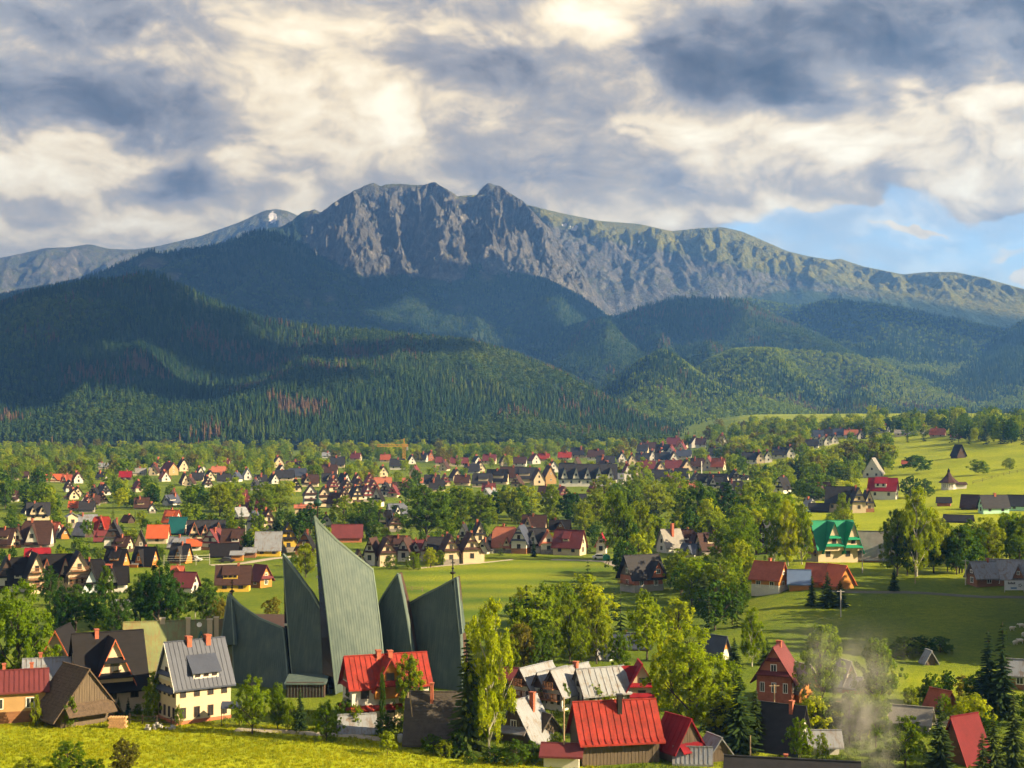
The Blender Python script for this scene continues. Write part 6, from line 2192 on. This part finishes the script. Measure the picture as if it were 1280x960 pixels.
grass_y = foliage_mat('meadow_grass', [(0.120, 0.160, 0.009), (0.215, 0.240, 0.009), (0.320, 0.310, 0.012)], 0.4, patch=0.08)
grass_g = foliage_mat('lush_grass', [(0.045, 0.080, 0.012), (0.075, 0.115, 0.014), (0.13, 0.15, 0.018)], 0.4, patch=0.08)
tufts = proto_collection('grass_tufts', [tuft(1, grass_y), tuft(2, grass_y, 11, 0.42), tuft(3, grass_g), tuft(4, grass_g, 10, 0.5)])
rg = np.random.default_rng(8)
n_ = 52000
gy = rg.uniform(128, 205, n_)
gu = rg.uniform(-0.38, 0.38, n_)
gx = gu * gy
gp, gr_ = pxof_np(gx, gy, gz(gx, gy))
edge_ = np.interp(gp, [-200, 0, 150, 400, 500, 640, 760, 1500], [893, 896, 899, 912, 927, 946, 962, 1200])
yel = gr_ > edge_ - 2
keep_ = np.ones(n_, dtype=bool)
for (fx_, fy_, fr_) in FOOT:
    keep_ &= (gx - fx_) ** 2 + (gy - fy_) ** 2 > (fr_ * 0.7) ** 2
keep_ &= yel | (rg.random(n_) < 0.35)
gx, gy, yel = gx[keep_], gy[keep_], yel[keep_]
sc_ = rg.uniform(0.6, 1.25, len(gx))
scatter('meadow_grass', np.stack([gx, gy, gz(gx, gy) - 0.02], -1), sc_ * 1.2, rg.random(len(gx)) * 6.28, np.where(yel, rg.integers(0, 2, len(gx)), rg.integers(2, 4, len(gx))), tufts,
        label='long yellow green grass of the near meadow', tall=sc_ * np.where(yel, 0.75, 0.8))
# unseen spruces added outside the right edge to throw shade across the slope
rw = np.random.default_rng(4)
wx_ = rw.uniform(92, 140, 330)
wy_ = rw.uniform(236, 300, 330)
ok_ = wx_ > 0.36 * wy_ + 4
wx_, wy_ = wx_[ok_], wy_[ok_]
wood_side = proto_collection('side_wood', [bpy.data.objects.new('w%d' % j, TM[('spruce', D_)][j][1]) for j in range(3)])
hs_ = rw.uniform(21, 31, len(wx_))
scatter('unseen_spruce_wood', np.stack([wx_, wy_, gz(wx_, wy_) - 0.2], -1), hs_ * 1.1, rw.random(len(wx_)) * 6.28, rw.integers(0, 3, len(wx_)), wood_side, label='dense spruce wood beside the sheep slope', tall=hs_)
# ------------------------------------------------------------------ roads and small things
def ribbon(name, pts, width, mat, label=None, lift=0.14):
    """path draped on the valley floor through photograph pixels"""
    P = [at(*p) for p in pts]
    q = []
    for i in range(len(P) - 1):
        n = max(2, int((P[i + 1] - P[i]).length / 3))
        for k in range(n):
            q.append(P[i].lerp(P[i + 1], k / n))
    q.append(P[-1])
    V, Fq = [], []
    for i, p in enumerate(q):
        d = (q[min(i + 1, len(q) - 1)] - q[max(i - 1, 0)])
        s = Vector((-d.y, d.x, 0)).normalized() * width / 2
        for k in (-1, -0.33, 0.33, 1):
            a = p + s * k
            V.append((a.x, a.y, gzf(a.x, a.y) + lift - (0.12 if abs(k) == 1 else 0)))
    for i in range(len(q) - 1):
        for k in range(3):
            b = i * 4 + k
            Fq.append((b, b + 1, b + 5, b + 4))
    me = bpy.data.meshes.new(name)
    me.from_pydata(V, [], Fq)
    me.update()
    return tag(link(name, me, None, mat), kind='structure')


ribbon('gravel_lane', [(690, 700), (730, 701), (760, 702), (790, 712), (815, 726)], 4.0, road_m)
ribbon('village_lane', [(262, 704), (300, 702), (345, 695), (392, 690), (420, 684)], 3.5, road_m)
ribbon('hillside_road', [(1040, 738), (1085, 740), (1130, 739), (1180, 742), (1230, 746), (1300, 747)], 2.6, asphalt)
ribbon('lower_road', [(950, 884), (1000, 887), (1060, 892), (1110, 897), (1160, 902), (1210, 905)], 4.5, road_m)
ribbon('church_path', [(296, 912), (350, 914), (400, 918), (440, 920), (480, 925)], 2.2, road_m)
ribbon('footpath', [(640, 700), (600, 703), (560, 706), (520, 709)], 1.6, road_m)


def pole(px, py, hp, r=0.14, mat=None, label='wooden utility pole', arm=False, lean=0, cat='pole'):
    p = at(px, py)
    m = p.y / F
    root = empty('utility_pole', p)
    h = hp * m
    MB().bar((0, 0, -0.5), (lean * m, 0, h), r, 0, 8, r * 0.7).build('post', mat or pole_wood, root)
    if arm:
        MB().box(-0.7, 0.7, -0.06, 0.06, h * 0.93, h * 0.93 + 0.1).build('cross_arm', mat or pole_wood, root)
    tag(root, label, cat, 'utility poles', px=(px, py))
    return root


pole(705, 956, 84, 0.13, label='tall pale wooden pole left of the red roofed barn')
pole(504, 928, 62, 0.10, lean=6, label='left leg pole of the leaning pair beside the grey shingle barn')
pole(520, 932, 66, 0.10, lean=-8, label='right leg pole of the leaning pair beside the grey shingle barn')
pole(1051, 770, 34, 0.13, pole_grey, label='grey pole standing on the dark pasture slope', arm=True)
pole(1207, 731, 32, 0.13, pole_grey, label='white pole beside the timber cottage', arm=True)
pole(1078, 716, 30, 0.12, pole_grey, label='thin pole in front of the grey barn roof')
pole(938, 950, 30, 0.10, label='short wooden post at the bottom meadow left of the charcoal house')
pole(968, 895, 40, 0.12, label='wooden pole by the lane before the tall brick house', arm=True)
pole(1052, 905, 30, 0.1, label='wooden pole half lost in the smoke', arm=True)
pole(877, 599, 22, 0.35, trim_white, label='white mast among the far brown terraces')
pole(1144, 728, 26, 0.12, pole_wood, label='wooden pole below the tall tree clump on the right')
pole(407, 860, 12, 0.12, iron, label='small lantern post on the church porch')
pole(307, 686, 30, 0.14, pole_grey, label='grey street pole beside the brown garage')
pole(244, 782, 16, 0.10, pole_grey, label='grey post behind the mossy hall')


def fence(pts, label, hp=1.0, step=2.4, mat=None, rails=2, name='fence'):
    P = [at(*p) for p in pts]
    root = empty(name, P[0])
    o = Vector(root.location)
    mt = mat or pole_wood
    q = []
    for i in range(len(P) - 1):
        n = max(1, int((P[i + 1] - P[i]).length / step))
        for k in range(n):
            q.append(P[i].lerp(P[i + 1], k / n))
    q.append(P[-1])
    q = [Vector((p.x, p.y, gzf(p.x, p.y))) - o for p in q]
    for p in q:
        MB().box(p.x - 0.06, p.x + 0.06, p.y - 0.06, p.y + 0.06, p.z - 0.3, p.z + hp).build('post', mt, root)
    for i in range(len(q) - 1):
        for k in range(rails):
            z = hp * (0.45 + 0.42 * k / max(1, rails - 1))
            MB().bar(q[i] + Vector((0, -0.08, z)), q[i + 1] + Vector((0, -0.08, z)), 0.045).build('rail', mt, root)
    tag(root, label, 'fence', px=pts[0])


fence([(950, 925), (960, 930), (972, 936)], 'short rail fence at the bottom meadow by the spruces', 1.0, 2.5)
fence([(905, 940), (920, 938), (948, 934)], 'wire post fence right of the small plank hut', 1.1, 2.5)
fence([(1080, 886), (1110, 889), (1150, 893)], 'pale fence along the lower road behind the smoke', 1.0, 2.5)
fence([(1216, 605), (1240, 600), (1262, 594), (1290, 588)], 'long dark fence climbing the right pasture beyond the chapel', 1.6, 7.0, W['dark'])
fence([(205, 705), (225, 705), (245, 704), (262, 703)], 'tall mesh fence around the village court', 3.0, 5.0, pole_grey, 3)
fence([(162, 905), (178, 907), (196, 908), (214, 910)], 'dark board fence below the seamed roof house', 1.4, 1.6, W['dark'])
fence([(505, 736), (515, 737), (528, 738)], 'short wooden rail in the field behind the church', 1.0, 3.0)


def car(px, py, col, label, rz=0.0):
    p = at(px, py)
    root = empty('parked_car', p, rz)
    paint = M('car_' + col[0], col[1], 0.3, 0.05, 1.0, spec=0.5)
    prof = [(-2.1, 0.35), (2.05, 0.35), (2.1, 0.75), (1.2, 0.92), (0.65, 1.42), (-1.0, 1.45), (-1.75, 0.98), (-2.1, 0.9)]
    MB().prism([(x, -0.85, z) for x, z in prof], (0, 1.7, 0)).build('body', paint, root)
    gl = [(1.05, 0.95), (0.58, 1.36), (-0.95, 1.38), (-1.55, 0.98)]
    MB().prism([(x, -0.87, z) for x, z in gl], (0, 0.02, 0)).build('side_window', glass, root)
    for x in (-1.3, 1.3):
        for y in (-0.86, 0.66):
            w = MB()
            w.bar((x, y, 0.32), (x, y + 0.2, 0.32), 0.33, 0, 12)
            w.build('wheel', iron, root)
    tag(root, label, 'car', 'parked cars', px=(px, py))


car(243, 699, ('silver', (0.5, 0.5, 0.5)), 'silver car parked behind the mesh fence')
car(284, 700, ('black', (0.03, 0.03, 0.04)), 'black car parked left of the orange garage')
car(750, 699, ('white', (0.75, 0.75, 0.75)), 'white car parked on the gravel lane by the narrow house')
car(1006, 641, ('blue', (0.2, 0.3, 0.5)), 'blue car parked by the dark pasture shed')
car(395, 694, ('grey', (0.12, 0.12, 0.13)), 'dark grey car parked behind the second church panel')


def sheep(px, py, label, rz):
    p = at(px, py)
    mb = MB()
    prof = [(0.02, -0.62), (0.22, -0.55), (0.34, -0.25), (0.36, 0.15), (0.30, 0.48), (0.14, 0.62), (0.02, 0.64)]
    n = 10
    b = len(mb.v)
    for (r, x) in prof:
        for i in range(n):
            an = 6.283 * i / n
            mb.v.append((x, r * math.cos(an), 0.62 + r * math.sin(an)))
    for k in range(len(prof) - 1):
        for i in range(n):
            j = (i + 1) % n
            mb.f.append((b + k * n + i, b + k * n + j, b + (k + 1) * n + j, b + (k + 1) * n + i))
            mb.m.append(0)
    mb.bar((0.5, 0, 0.72), (0.82, 0, 0.80), 0.16, 0, 8, 0.12)
    mb.bar((0.78, 0, 0.84), (1.02, 0, 0.66), 0.13, 0, 8, 0.07)
    for x in (-0.38, 0.38):
        for y in (-0.16, 0.16):
            mb.bar((x, y, 0.45), (x, y, 0.0), 0.07, 0, 6, 0.045)
    o = mb.build('sheep', M('wool', (0.62, 0.58, 0.50), 0.95, 0.2, 3.0, 0.5, 6))
    o.location = p
    o.scale = (0.8, 0.8, 0.8)
    o.rotation_euler = (0, 0, rz)
    tag(o, label, 'sheep', 'sheep grazing on the dark slope', px=(px, py))


for i_, (x_, y_, r_) in enumerate(((1265, 790, 0.2), (1277, 786, 3.0), (1269, 808, 0.4), (1276, 806, 2.7), (1279, 798, 1.0))):
    sheep(x_, y_, '@white sheep grazing on the dark slope above the spruces', r_)


def crane():
    p = at(505, 578)
    m = p.y / F
    root = empty('tower_crane', p)
    ye = M('crane_orange', (0.55, 0.26, 0.03), 0.5, 0.1)
    H = 24 * m
    def lattice(name, a, b, w, up):
        mb = MB()
        a, b = Vector(a), Vector(b)
        d = (b - a)
        n = max(6, int(d.length / (w * 1.6)))
        s1 = up * w / 2
        s2 = d.normalized().cross(up) * w / 2
        cs = [s1 + s2, s1 - s2, -s1 - s2, -s1 + s2]
        for c in cs:
            mb.bar(a + c, b + c, 0.22)
        for i in range(n):
            for k in range(4):
                mb.bar(a + d * (i / n) + cs[k], a + d * ((i + 1) / n) + cs[(k + 1) % 4], 0.14)
        return mb.build(name, ye, root)
    lattice('mast', (0, 0, 0), (0, 0, H), 1.9, Vector((0, 1, 0)))
    lattice('jib', (-34 * m, 0, H - 2), (0, 0, H - 2), 1.7, Vector((0, 0, 1)))
    lattice('counter_jib', (0, 0, H - 2), (5 * m, 0, H - 2), 1.7, Vector((0, 0, 1)))
    MB().box(3 * m, 5 * m, -0.9, 0.9, H - 6, H - 2.9).build('counterweight', W['concrete'], root)
    MB().bar((0, 0, H), (0, 0, H + 4), 0.5).bar((0, 0, H + 4), (-20 * m, 0, H - 1.2), 0.12).build('tie_bar', ye, root)
    tag(root, 'orange tower crane rising from the far woods', 'crane', px=(495, 555))


crane()


def chapel():
    p = at(1190, 612)
    m = p.y / F
    root = empty('chapel', (p.x, p.y + 5, p.z))
    n = 10
    r = 11 * m
    MB().lathe([(r * 0.86, -0.5), (r * 0.86, 9 * m)], n).build('wall', W['white'], root)
    ro = MB().lathe([(r * 1.18, 8.4 * m), (r * 1.15, 9.2 * m), (r * 0.78, 12.5 * m), (r * 0.45, 16 * m), (r * 0.22, 20 * m), (r * 0.12, 22 * m)], n).build('roof', RF['brown'], root)
    MB().lathe([(r * 0.16, 21.6 * m), (r * 0.16, 23.6 * m), (r * 0.02, 26.5 * m)], 8).build('turret', RF['black'], ro)
    a = MB().box(r * 0.7, r * 1.9, -r * 0.45, r * 0.45, -0.5, 7 * m)
    an = a.build('annex', W['white'], root)
    MB().slab([[(r * 0.7, -r * 0.6, 6.6 * m), (r * 2.0, -r * 0.6, 6.6 * m), (r * 2.0, 0, 9.5 * m), (r * 0.7, 0, 9.5 * m)], [(r * 0.7, 0, 9.5 * m), (r * 2.0, 0, 9.5 * m), (r * 2.0, r * 0.6, 6.6 * m), (r * 0.7, r * 0.6, 6.6 * m)]], 0.25).build('annex_roof', RF['brown'], an)
    for k in range(4):
        th = -math.pi / 2 + (k - 1.5) * 0.6
        rr = r * 0.86 * math.cos(math.pi / n) + 0.03
        window(root, rr * math.cos(th), rr * math.sin(th), 5 * m, th + math.pi / 2, 1.0, 1.6, trim_dark)
    tag(root, 'small round chapel with tall pointed brown roof on the pasture', 'chapel', px=(1192, 600))


chapel()


def banner():
    p = at(1268, 740)
    m = p.y / F
    root = empty('banner', p)
    w, h = 24 * m, 12 * m
    MB().box(-w / 2, w / 2, -0.05, 0.05, 0.4, 0.4 + h).build('sheet', M('banner_white', (0.62, 0.66, 0.72), 0.6, 0.06), root)
    for x in (-w / 2, w / 2):
        MB().box(x - 0.06, x + 0.06, 0.06, 0.16, -0.4, 0.5 + h).build('post', pole_grey, root)
    ink = M('banner_ink', (0.03, 0.035, 0.09), 0.6, 0.1)
    rr = random.Random(5)
    mk = MB()
    x = -w * 0.34
    for i in range(7):                      # row of blurred dark lettering
        cw = w * 0.055
        mk.box(x, x + cw * 0.75, -0.065, -0.052, 0.4 + h * 0.62, 0.4 + h * (0.80 if i % 3 else 0.86))
        x += cw
    mk.build('lettering', ink, root)
    em = MB()
    cx, cz = w * 0.30, 0.4 + h * 0.5
    for k in range(5):
        a = k * 1.2566
        em.prism([(cx + w * 0.10 * math.cos(a + q), -0.066, cz + w * 0.10 * math.sin(a + q)) for q in (-0.4, 0.4)] + [(cx + w * 0.03 * math.cos(a), -0.066, cz + w * 0.03 * math.sin(a))], (0, 0.014, 0))
    em.build('emblem', ink, root)
    MB().box(-w * 0.2, w * 0.12, -0.065, -0.052, 0.4 + h * 0.14, 0.4 + h * 0.3).build('lower_strip', M('banner_blue', (0.12, 0.25, 0.45), 0.6, 0.1), root)
    tag(root, 'white banner with dark lettering and round emblem before the long timber house', 'banner', px=(1268, 732))


banner()


# wood pile, tarp, canopy, satellite dish, tank, barrel, swing frame rail
def logs(px, py, label, n=20, w=3.0):
    p = at(px, py)
    root = empty('woodpile', p)
    rr = random.Random(2)
    lm = M('log_end', (0.45, 0.26, 0.13), 0.9, 0.25, 3.0)
    k = 0
    for r_ in range(5):
        for c in range(int(w / 0.34) - r_ % 2):
            mb = MB().bar((-w / 2 + 0.34 * c + 0.17 * (r_ % 2), -0.5, 0.16 + 0.29 * r_), (-w / 2 + 0.34 * c + 0.17 * (r_ % 2), 0.5, 0.16 + 0.29 * r_), 0.165, 0, 8)
            mb.build('log', lm, root)
    tag(root, label, 'woodpile', px=(px, py))


logs(149, 910, 'stacked firewood at the right end of the shingled barn', w=2.4)
p_ = at(198, 912)
root = empty('rubble_pile', p_)
rr_ = random.Random(9)
for i in range(26):
    s_ = rr_.uniform(0.12, 0.32)
    x_, y_ = rr_.uniform(-1.9, 1.9), rr_.uniform(-0.6, 0.6)
    z_ = max(0, 0.75 * (1 - abs(x_) / 2.0)) * rr_.random()
    MB().prism([(x_ + s_ * math.cos(a) * rr_.uniform(.7, 1.1), y_ + s_ * math.sin(a) * rr_.uniform(.7, 1.1), z_) for a in (0, 1.3, 2.6, 3.9, 5.1)], (0.02, 0.03, s_ * 1.1)).build('stone', W['concrete'], root)
tag(root, 'heap of pale rubble stones below the seamed roof house', 'rubble', px=(198, 912))
p_ = at(289, 906)
root = empty('canopy', p_)
MB().slab([[(-1.2, -1.0, 2.3), (1.4, -1.0, 2.3), (1.2, 1.0, 2.8), (-1.4, 1.0, 2.8)]], 0.08).build('canopy_roof', RF['slate'], root)
for x_, y_ in ((-1.1, -0.8), (1.2, -0.8), (-1.1, 0.8), (1.2, 0.8)):
    MB().bar((x_, y_, -0.3), (x_, y_, 2.5), 0.05).build('post', iron, root)
tag(root, 'small slate blue carport canopy at the corner of the seamed roof house', 'canopy', px=(289, 900))
p_ = at(758, 701)
root = empty('green_tank', p_)
MB().lathe([(0.9, 0), (1.0, 0.3), (1.0, 1.2), (0.7, 1.6), (0.1, 1.75)], 14).build('body', M('tank_green', (0.02, 0.22, 0.15), 0.5, 0.1), root)
MB().bar((0, 0, 1.7), (0, 0, 1.95), 0.15, 0, 8).build('lid', iron, root)
tag(root, 'round green tank right of the white car', 'tank', px=(758, 700))
p_ = at(502, 928)
root = empty('barrel', p_)
MB().lathe([(0.45, 0), (0.52, 0.3), (0.54, 0.6), (0.50, 0.95), (0.2, 1.05)], 14).build('body', M('barrel_grey', (0.35, 0.38, 0.42), 0.4, 0.1, metal=0.4), root)
MB().bar((0.1, 0, 1.0), (0.1, 0, 1.15), 0.08, 0, 8).build('bung', iron, root)
tag(root, 'pale metal barrel at the foot of the leaning poles', 'barrel', px=(502, 924))


# satellite dish on the mossy hall
def dish():
    d0 = pt(249, 781, at(222, 858).y + 3)
    mb = MB().lathe([(0.05, 0.0), (0.45, 0.06), (0.85, 0.24), (0.80, 0.26), (0.42, 0.10), (0.03, 0.05)], 14)
    o = mb.build('satellite_dish', trim_white)
    o.location = d0
    o.rotation_euler = (R(70), 0, R(20))
    o.scale = (0.45, 0.45, 0.45)
    tag(o, 'white satellite dish above the mossy green hall', 'dish', px=(250, 782))


dish()


# ------------------------------------------------------------------ labels: make each one single out one thing
NUM = ['tenth', 'eleventh', 'twelfth', 'thirteenth', 'fourteenth', 'fifteenth', 'sixteenth', 'seventeenth', 'eighteenth', 'nineteenth', 'twentieth'] + ['twenty-%s' % k for k in ('first', 'second', 'third', 'fourth', 'fifth', 'sixth', 'seventh', 'eighth', 'ninth')] + ['thirty-%s' % k for k in ('', 'first', 'second', 'third', 'fourth', 'fifth', 'sixth', 'seventh', 'eighth', 'ninth')] * 6
ORD = ['leftmost', 'second from left', 'third from left', 'fourth from left', 'fifth from left', 'sixth from left', 'seventh from left', 'eighth from left', 'ninth from left']


def finish_labels():
    groups = {}
    for (o, p_) in THINGS:
        lab = o['label']
        if lab.startswith('@'):
            lab = lab[1:]
            if 'sheep' not in lab:
                lab = lab + ' ' + where(*p_)
            o['label'] = lab
        groups.setdefault(lab, []).append((p_ or (0, 0), o))
    for lab, g in groups.items():
        if len(g) < 2:
            continue
        g.sort(key=lambda q: q[0][0])
        n = len(g)
        for i, (p_, o) in enumerate(g):
            if n == 2:
                s = 'the left one' if i == 0 else 'the right one'
            elif i == n - 1:
                s = 'rightmost'
            elif i < len(ORD):
                s = ORD[i]
            else:
                s = '%s from left' % NUM[i - 9]
            if len(lab.split()) + len(s.split()) > 16:
                s = s.replace(' from left', '')
            o['label'] = lab + ', ' + s


finish_labels()
for (o, p_) in THINGS:
    for k in ('px', 'py', 'hero'):
        if k in o:
            del o[k]
# ------------------------------------------------------------------ air
def build_haze():
    mb = MB().box(-14000, 14000, -400, 10800, -260, 1130)
    m = bpy.data.materials.new('haze_air')
    m.use_nodes = True
    nt = m.node_tree
    nt.nodes.clear()
    pv = nt.nodes.new('ShaderNodeVolumePrincipled')
    pv.inputs['Color'].default_value = (0.13, 0.36, 1.0, 1)
    pv.inputs['Density'].default_value = HAZE
    pv.inputs['Anisotropy'].default_value = 0.25
    ou = nt.nodes.new('ShaderNodeOutputMaterial')
    nt.links.new(pv.outputs[0], ou.inputs['Volume'])
    tag(mb.build('haze', m), kind='stuff')


HAZE = 1.0e-4
build_haze()


def build_smoke():
    """thin smoke drifting up from a garden fire"""
    base = at(1098, 965)
    m = bpy.data.materials.new('smoke_vapour')
    m.use_nodes = True
    t = NT(m.node_tree)
    t.n.clear()
    tc = t.node('ShaderNodeTexCoord')
    sp = t.node('ShaderNodeSeparateXYZ')
    P = tc.outputs['Object']
    t.put(sp.inputs[0], P)
    z = sp.outputs[2]
    # the plume leans left with height and widens
    cx = t.math('ADD', t.math('MULTIPLY', z, -0.28), t.math('MULTIPLY', t.math('SUBTRACT', t.noise(P, 0.16, 2, 0.5), 0.5), 7.0))
    dx = t.math('SUBTRACT', sp.outputs[0], cx)
    wid = t.math('ADD', 2.2, t.math('MULTIPLY', z, 0.36))
    q = t.math('DIVIDE', dx, wid)
    qy = t.math('DIVIDE', sp.outputs[1], t.math('ADD', 1.8, t.math('MULTIPLY', z, 0.14)))
    rr = t.math('SQRT', t.math('ADD', t.math('MULTIPLY', q, q), t.math('MULTIPLY', qy, qy)))
    body = t.smooth(rr, 1.25, 0.2)
    n = t.smooth(t.noise(t.mapping(P, scale=(1, 1, 0.7)), 0.42, 4, 0.6), 0.36, 0.66)
    fade = t.math('MULTIPLY', t.smooth(z, -0.5, 1.2), t.smooth(z, 19.0, 3.0))
    dens = t.math('MULTIPLY', t.math('MULTIPLY', body, n), t.math('MULTIPLY', fade, SMOKE))
    pv = t.node('ShaderNodeVolumePrincipled')
    pv.inputs['Color'].default_value = (0.93, 0.93, 0.95, 1)
    pv.inputs['Anisotropy'].default_value = 0.2
    t.put(pv.inputs['Density'], dens)
    ou = t.node('ShaderNodeOutputMaterial')
    t.l.new(pv.outputs[0], ou.inputs['Volume'])
    o = MB().box(-14, 9, -6, 6, -0.4, 20).build('smoke', m)
    o.location = base
    tag(o, label='pale smoke drifting up from a garden fire at lower right', kind='stuff')


SMOKE = 0.27
build_smoke()


# ------------------------------------------------------------------ unseen clouds added right of the picture, above the haze, to shade the hills
def cloud(cx, cy, cz, rx, ry, alt, seed, label):
    """unseen cloud put where the sun throws its shadow on (cx, cy, cz)"""
    t_ = (alt - cz) / sv.z
    c = Vector((cx, cy, cz)) + sv * t_
    nu, nv = 72, 36
    th = np.linspace(0, 2 * np.pi, nu, endpoint=False)
    ph = np.linspace(0.04, np.pi - 0.04, nv)
    TH, PH = np.meshgrid(th, ph)
    ux, uy, uz = np.sin(PH) * np.cos(TH), np.sin(PH) * np.sin(TH), np.cos(PH)
    n = fbm(ux * 2.3 + seed * 3.1 + uz, uy * 2.3 + uz * 1.7, 5, seed)
    r = 0.55 + 0.9 * n
    V = np.stack([ux * r * rx, uy * r * ry, np.where(uz > 0, uz * r * 260, uz * r * 70)], -1).reshape(-1, 3)
    i = np.arange(nu * nv).reshape(nv, nu)
    Fq = np.stack([i[:-1], i[1:], np.roll(i, -1, 1)[1:], np.roll(i, -1, 1)[:-1]], -1).reshape(-1, 4)
    me = mesh_np('cloud', V, Fq)
    o = link('cloud', me, None, CLOUD_M)
    o.location = c
    tag(o, label=label, kind='stuff')


CLOUD_M = M('cloud_white', (0.8, 0.8, 0.8), 1.0, 0.04, 0.01)
cloud(-1350, 4250, 380, 1000, 800, 2300, 1, 'broad cloud shading the dark forest massif')
cloud(-60, 4980, 430, 560, 250, 2300, 2, 'cloud shading the forest below the rocky peak')
cloud(-880, 2480, 230, 430, 330, 1900, 3, 'cloud shading the left forest hill')
cloud(-330, 2440, 200, 330, 170, 1900, 8, 'cloud shading the long right flank of the left forest hill')
cloud(-620, 2080, 80, 330, 120, 1800, 9, 'cloud shading the foot of the left forest hill')
cloud(430, 4050, 380, 330, 280, 2200, 4, 'cloud shading the middle forest hill')
cloud(1500, 4700, 300, 420, 420, 2400, 5, 'cloud shading the right background hill')
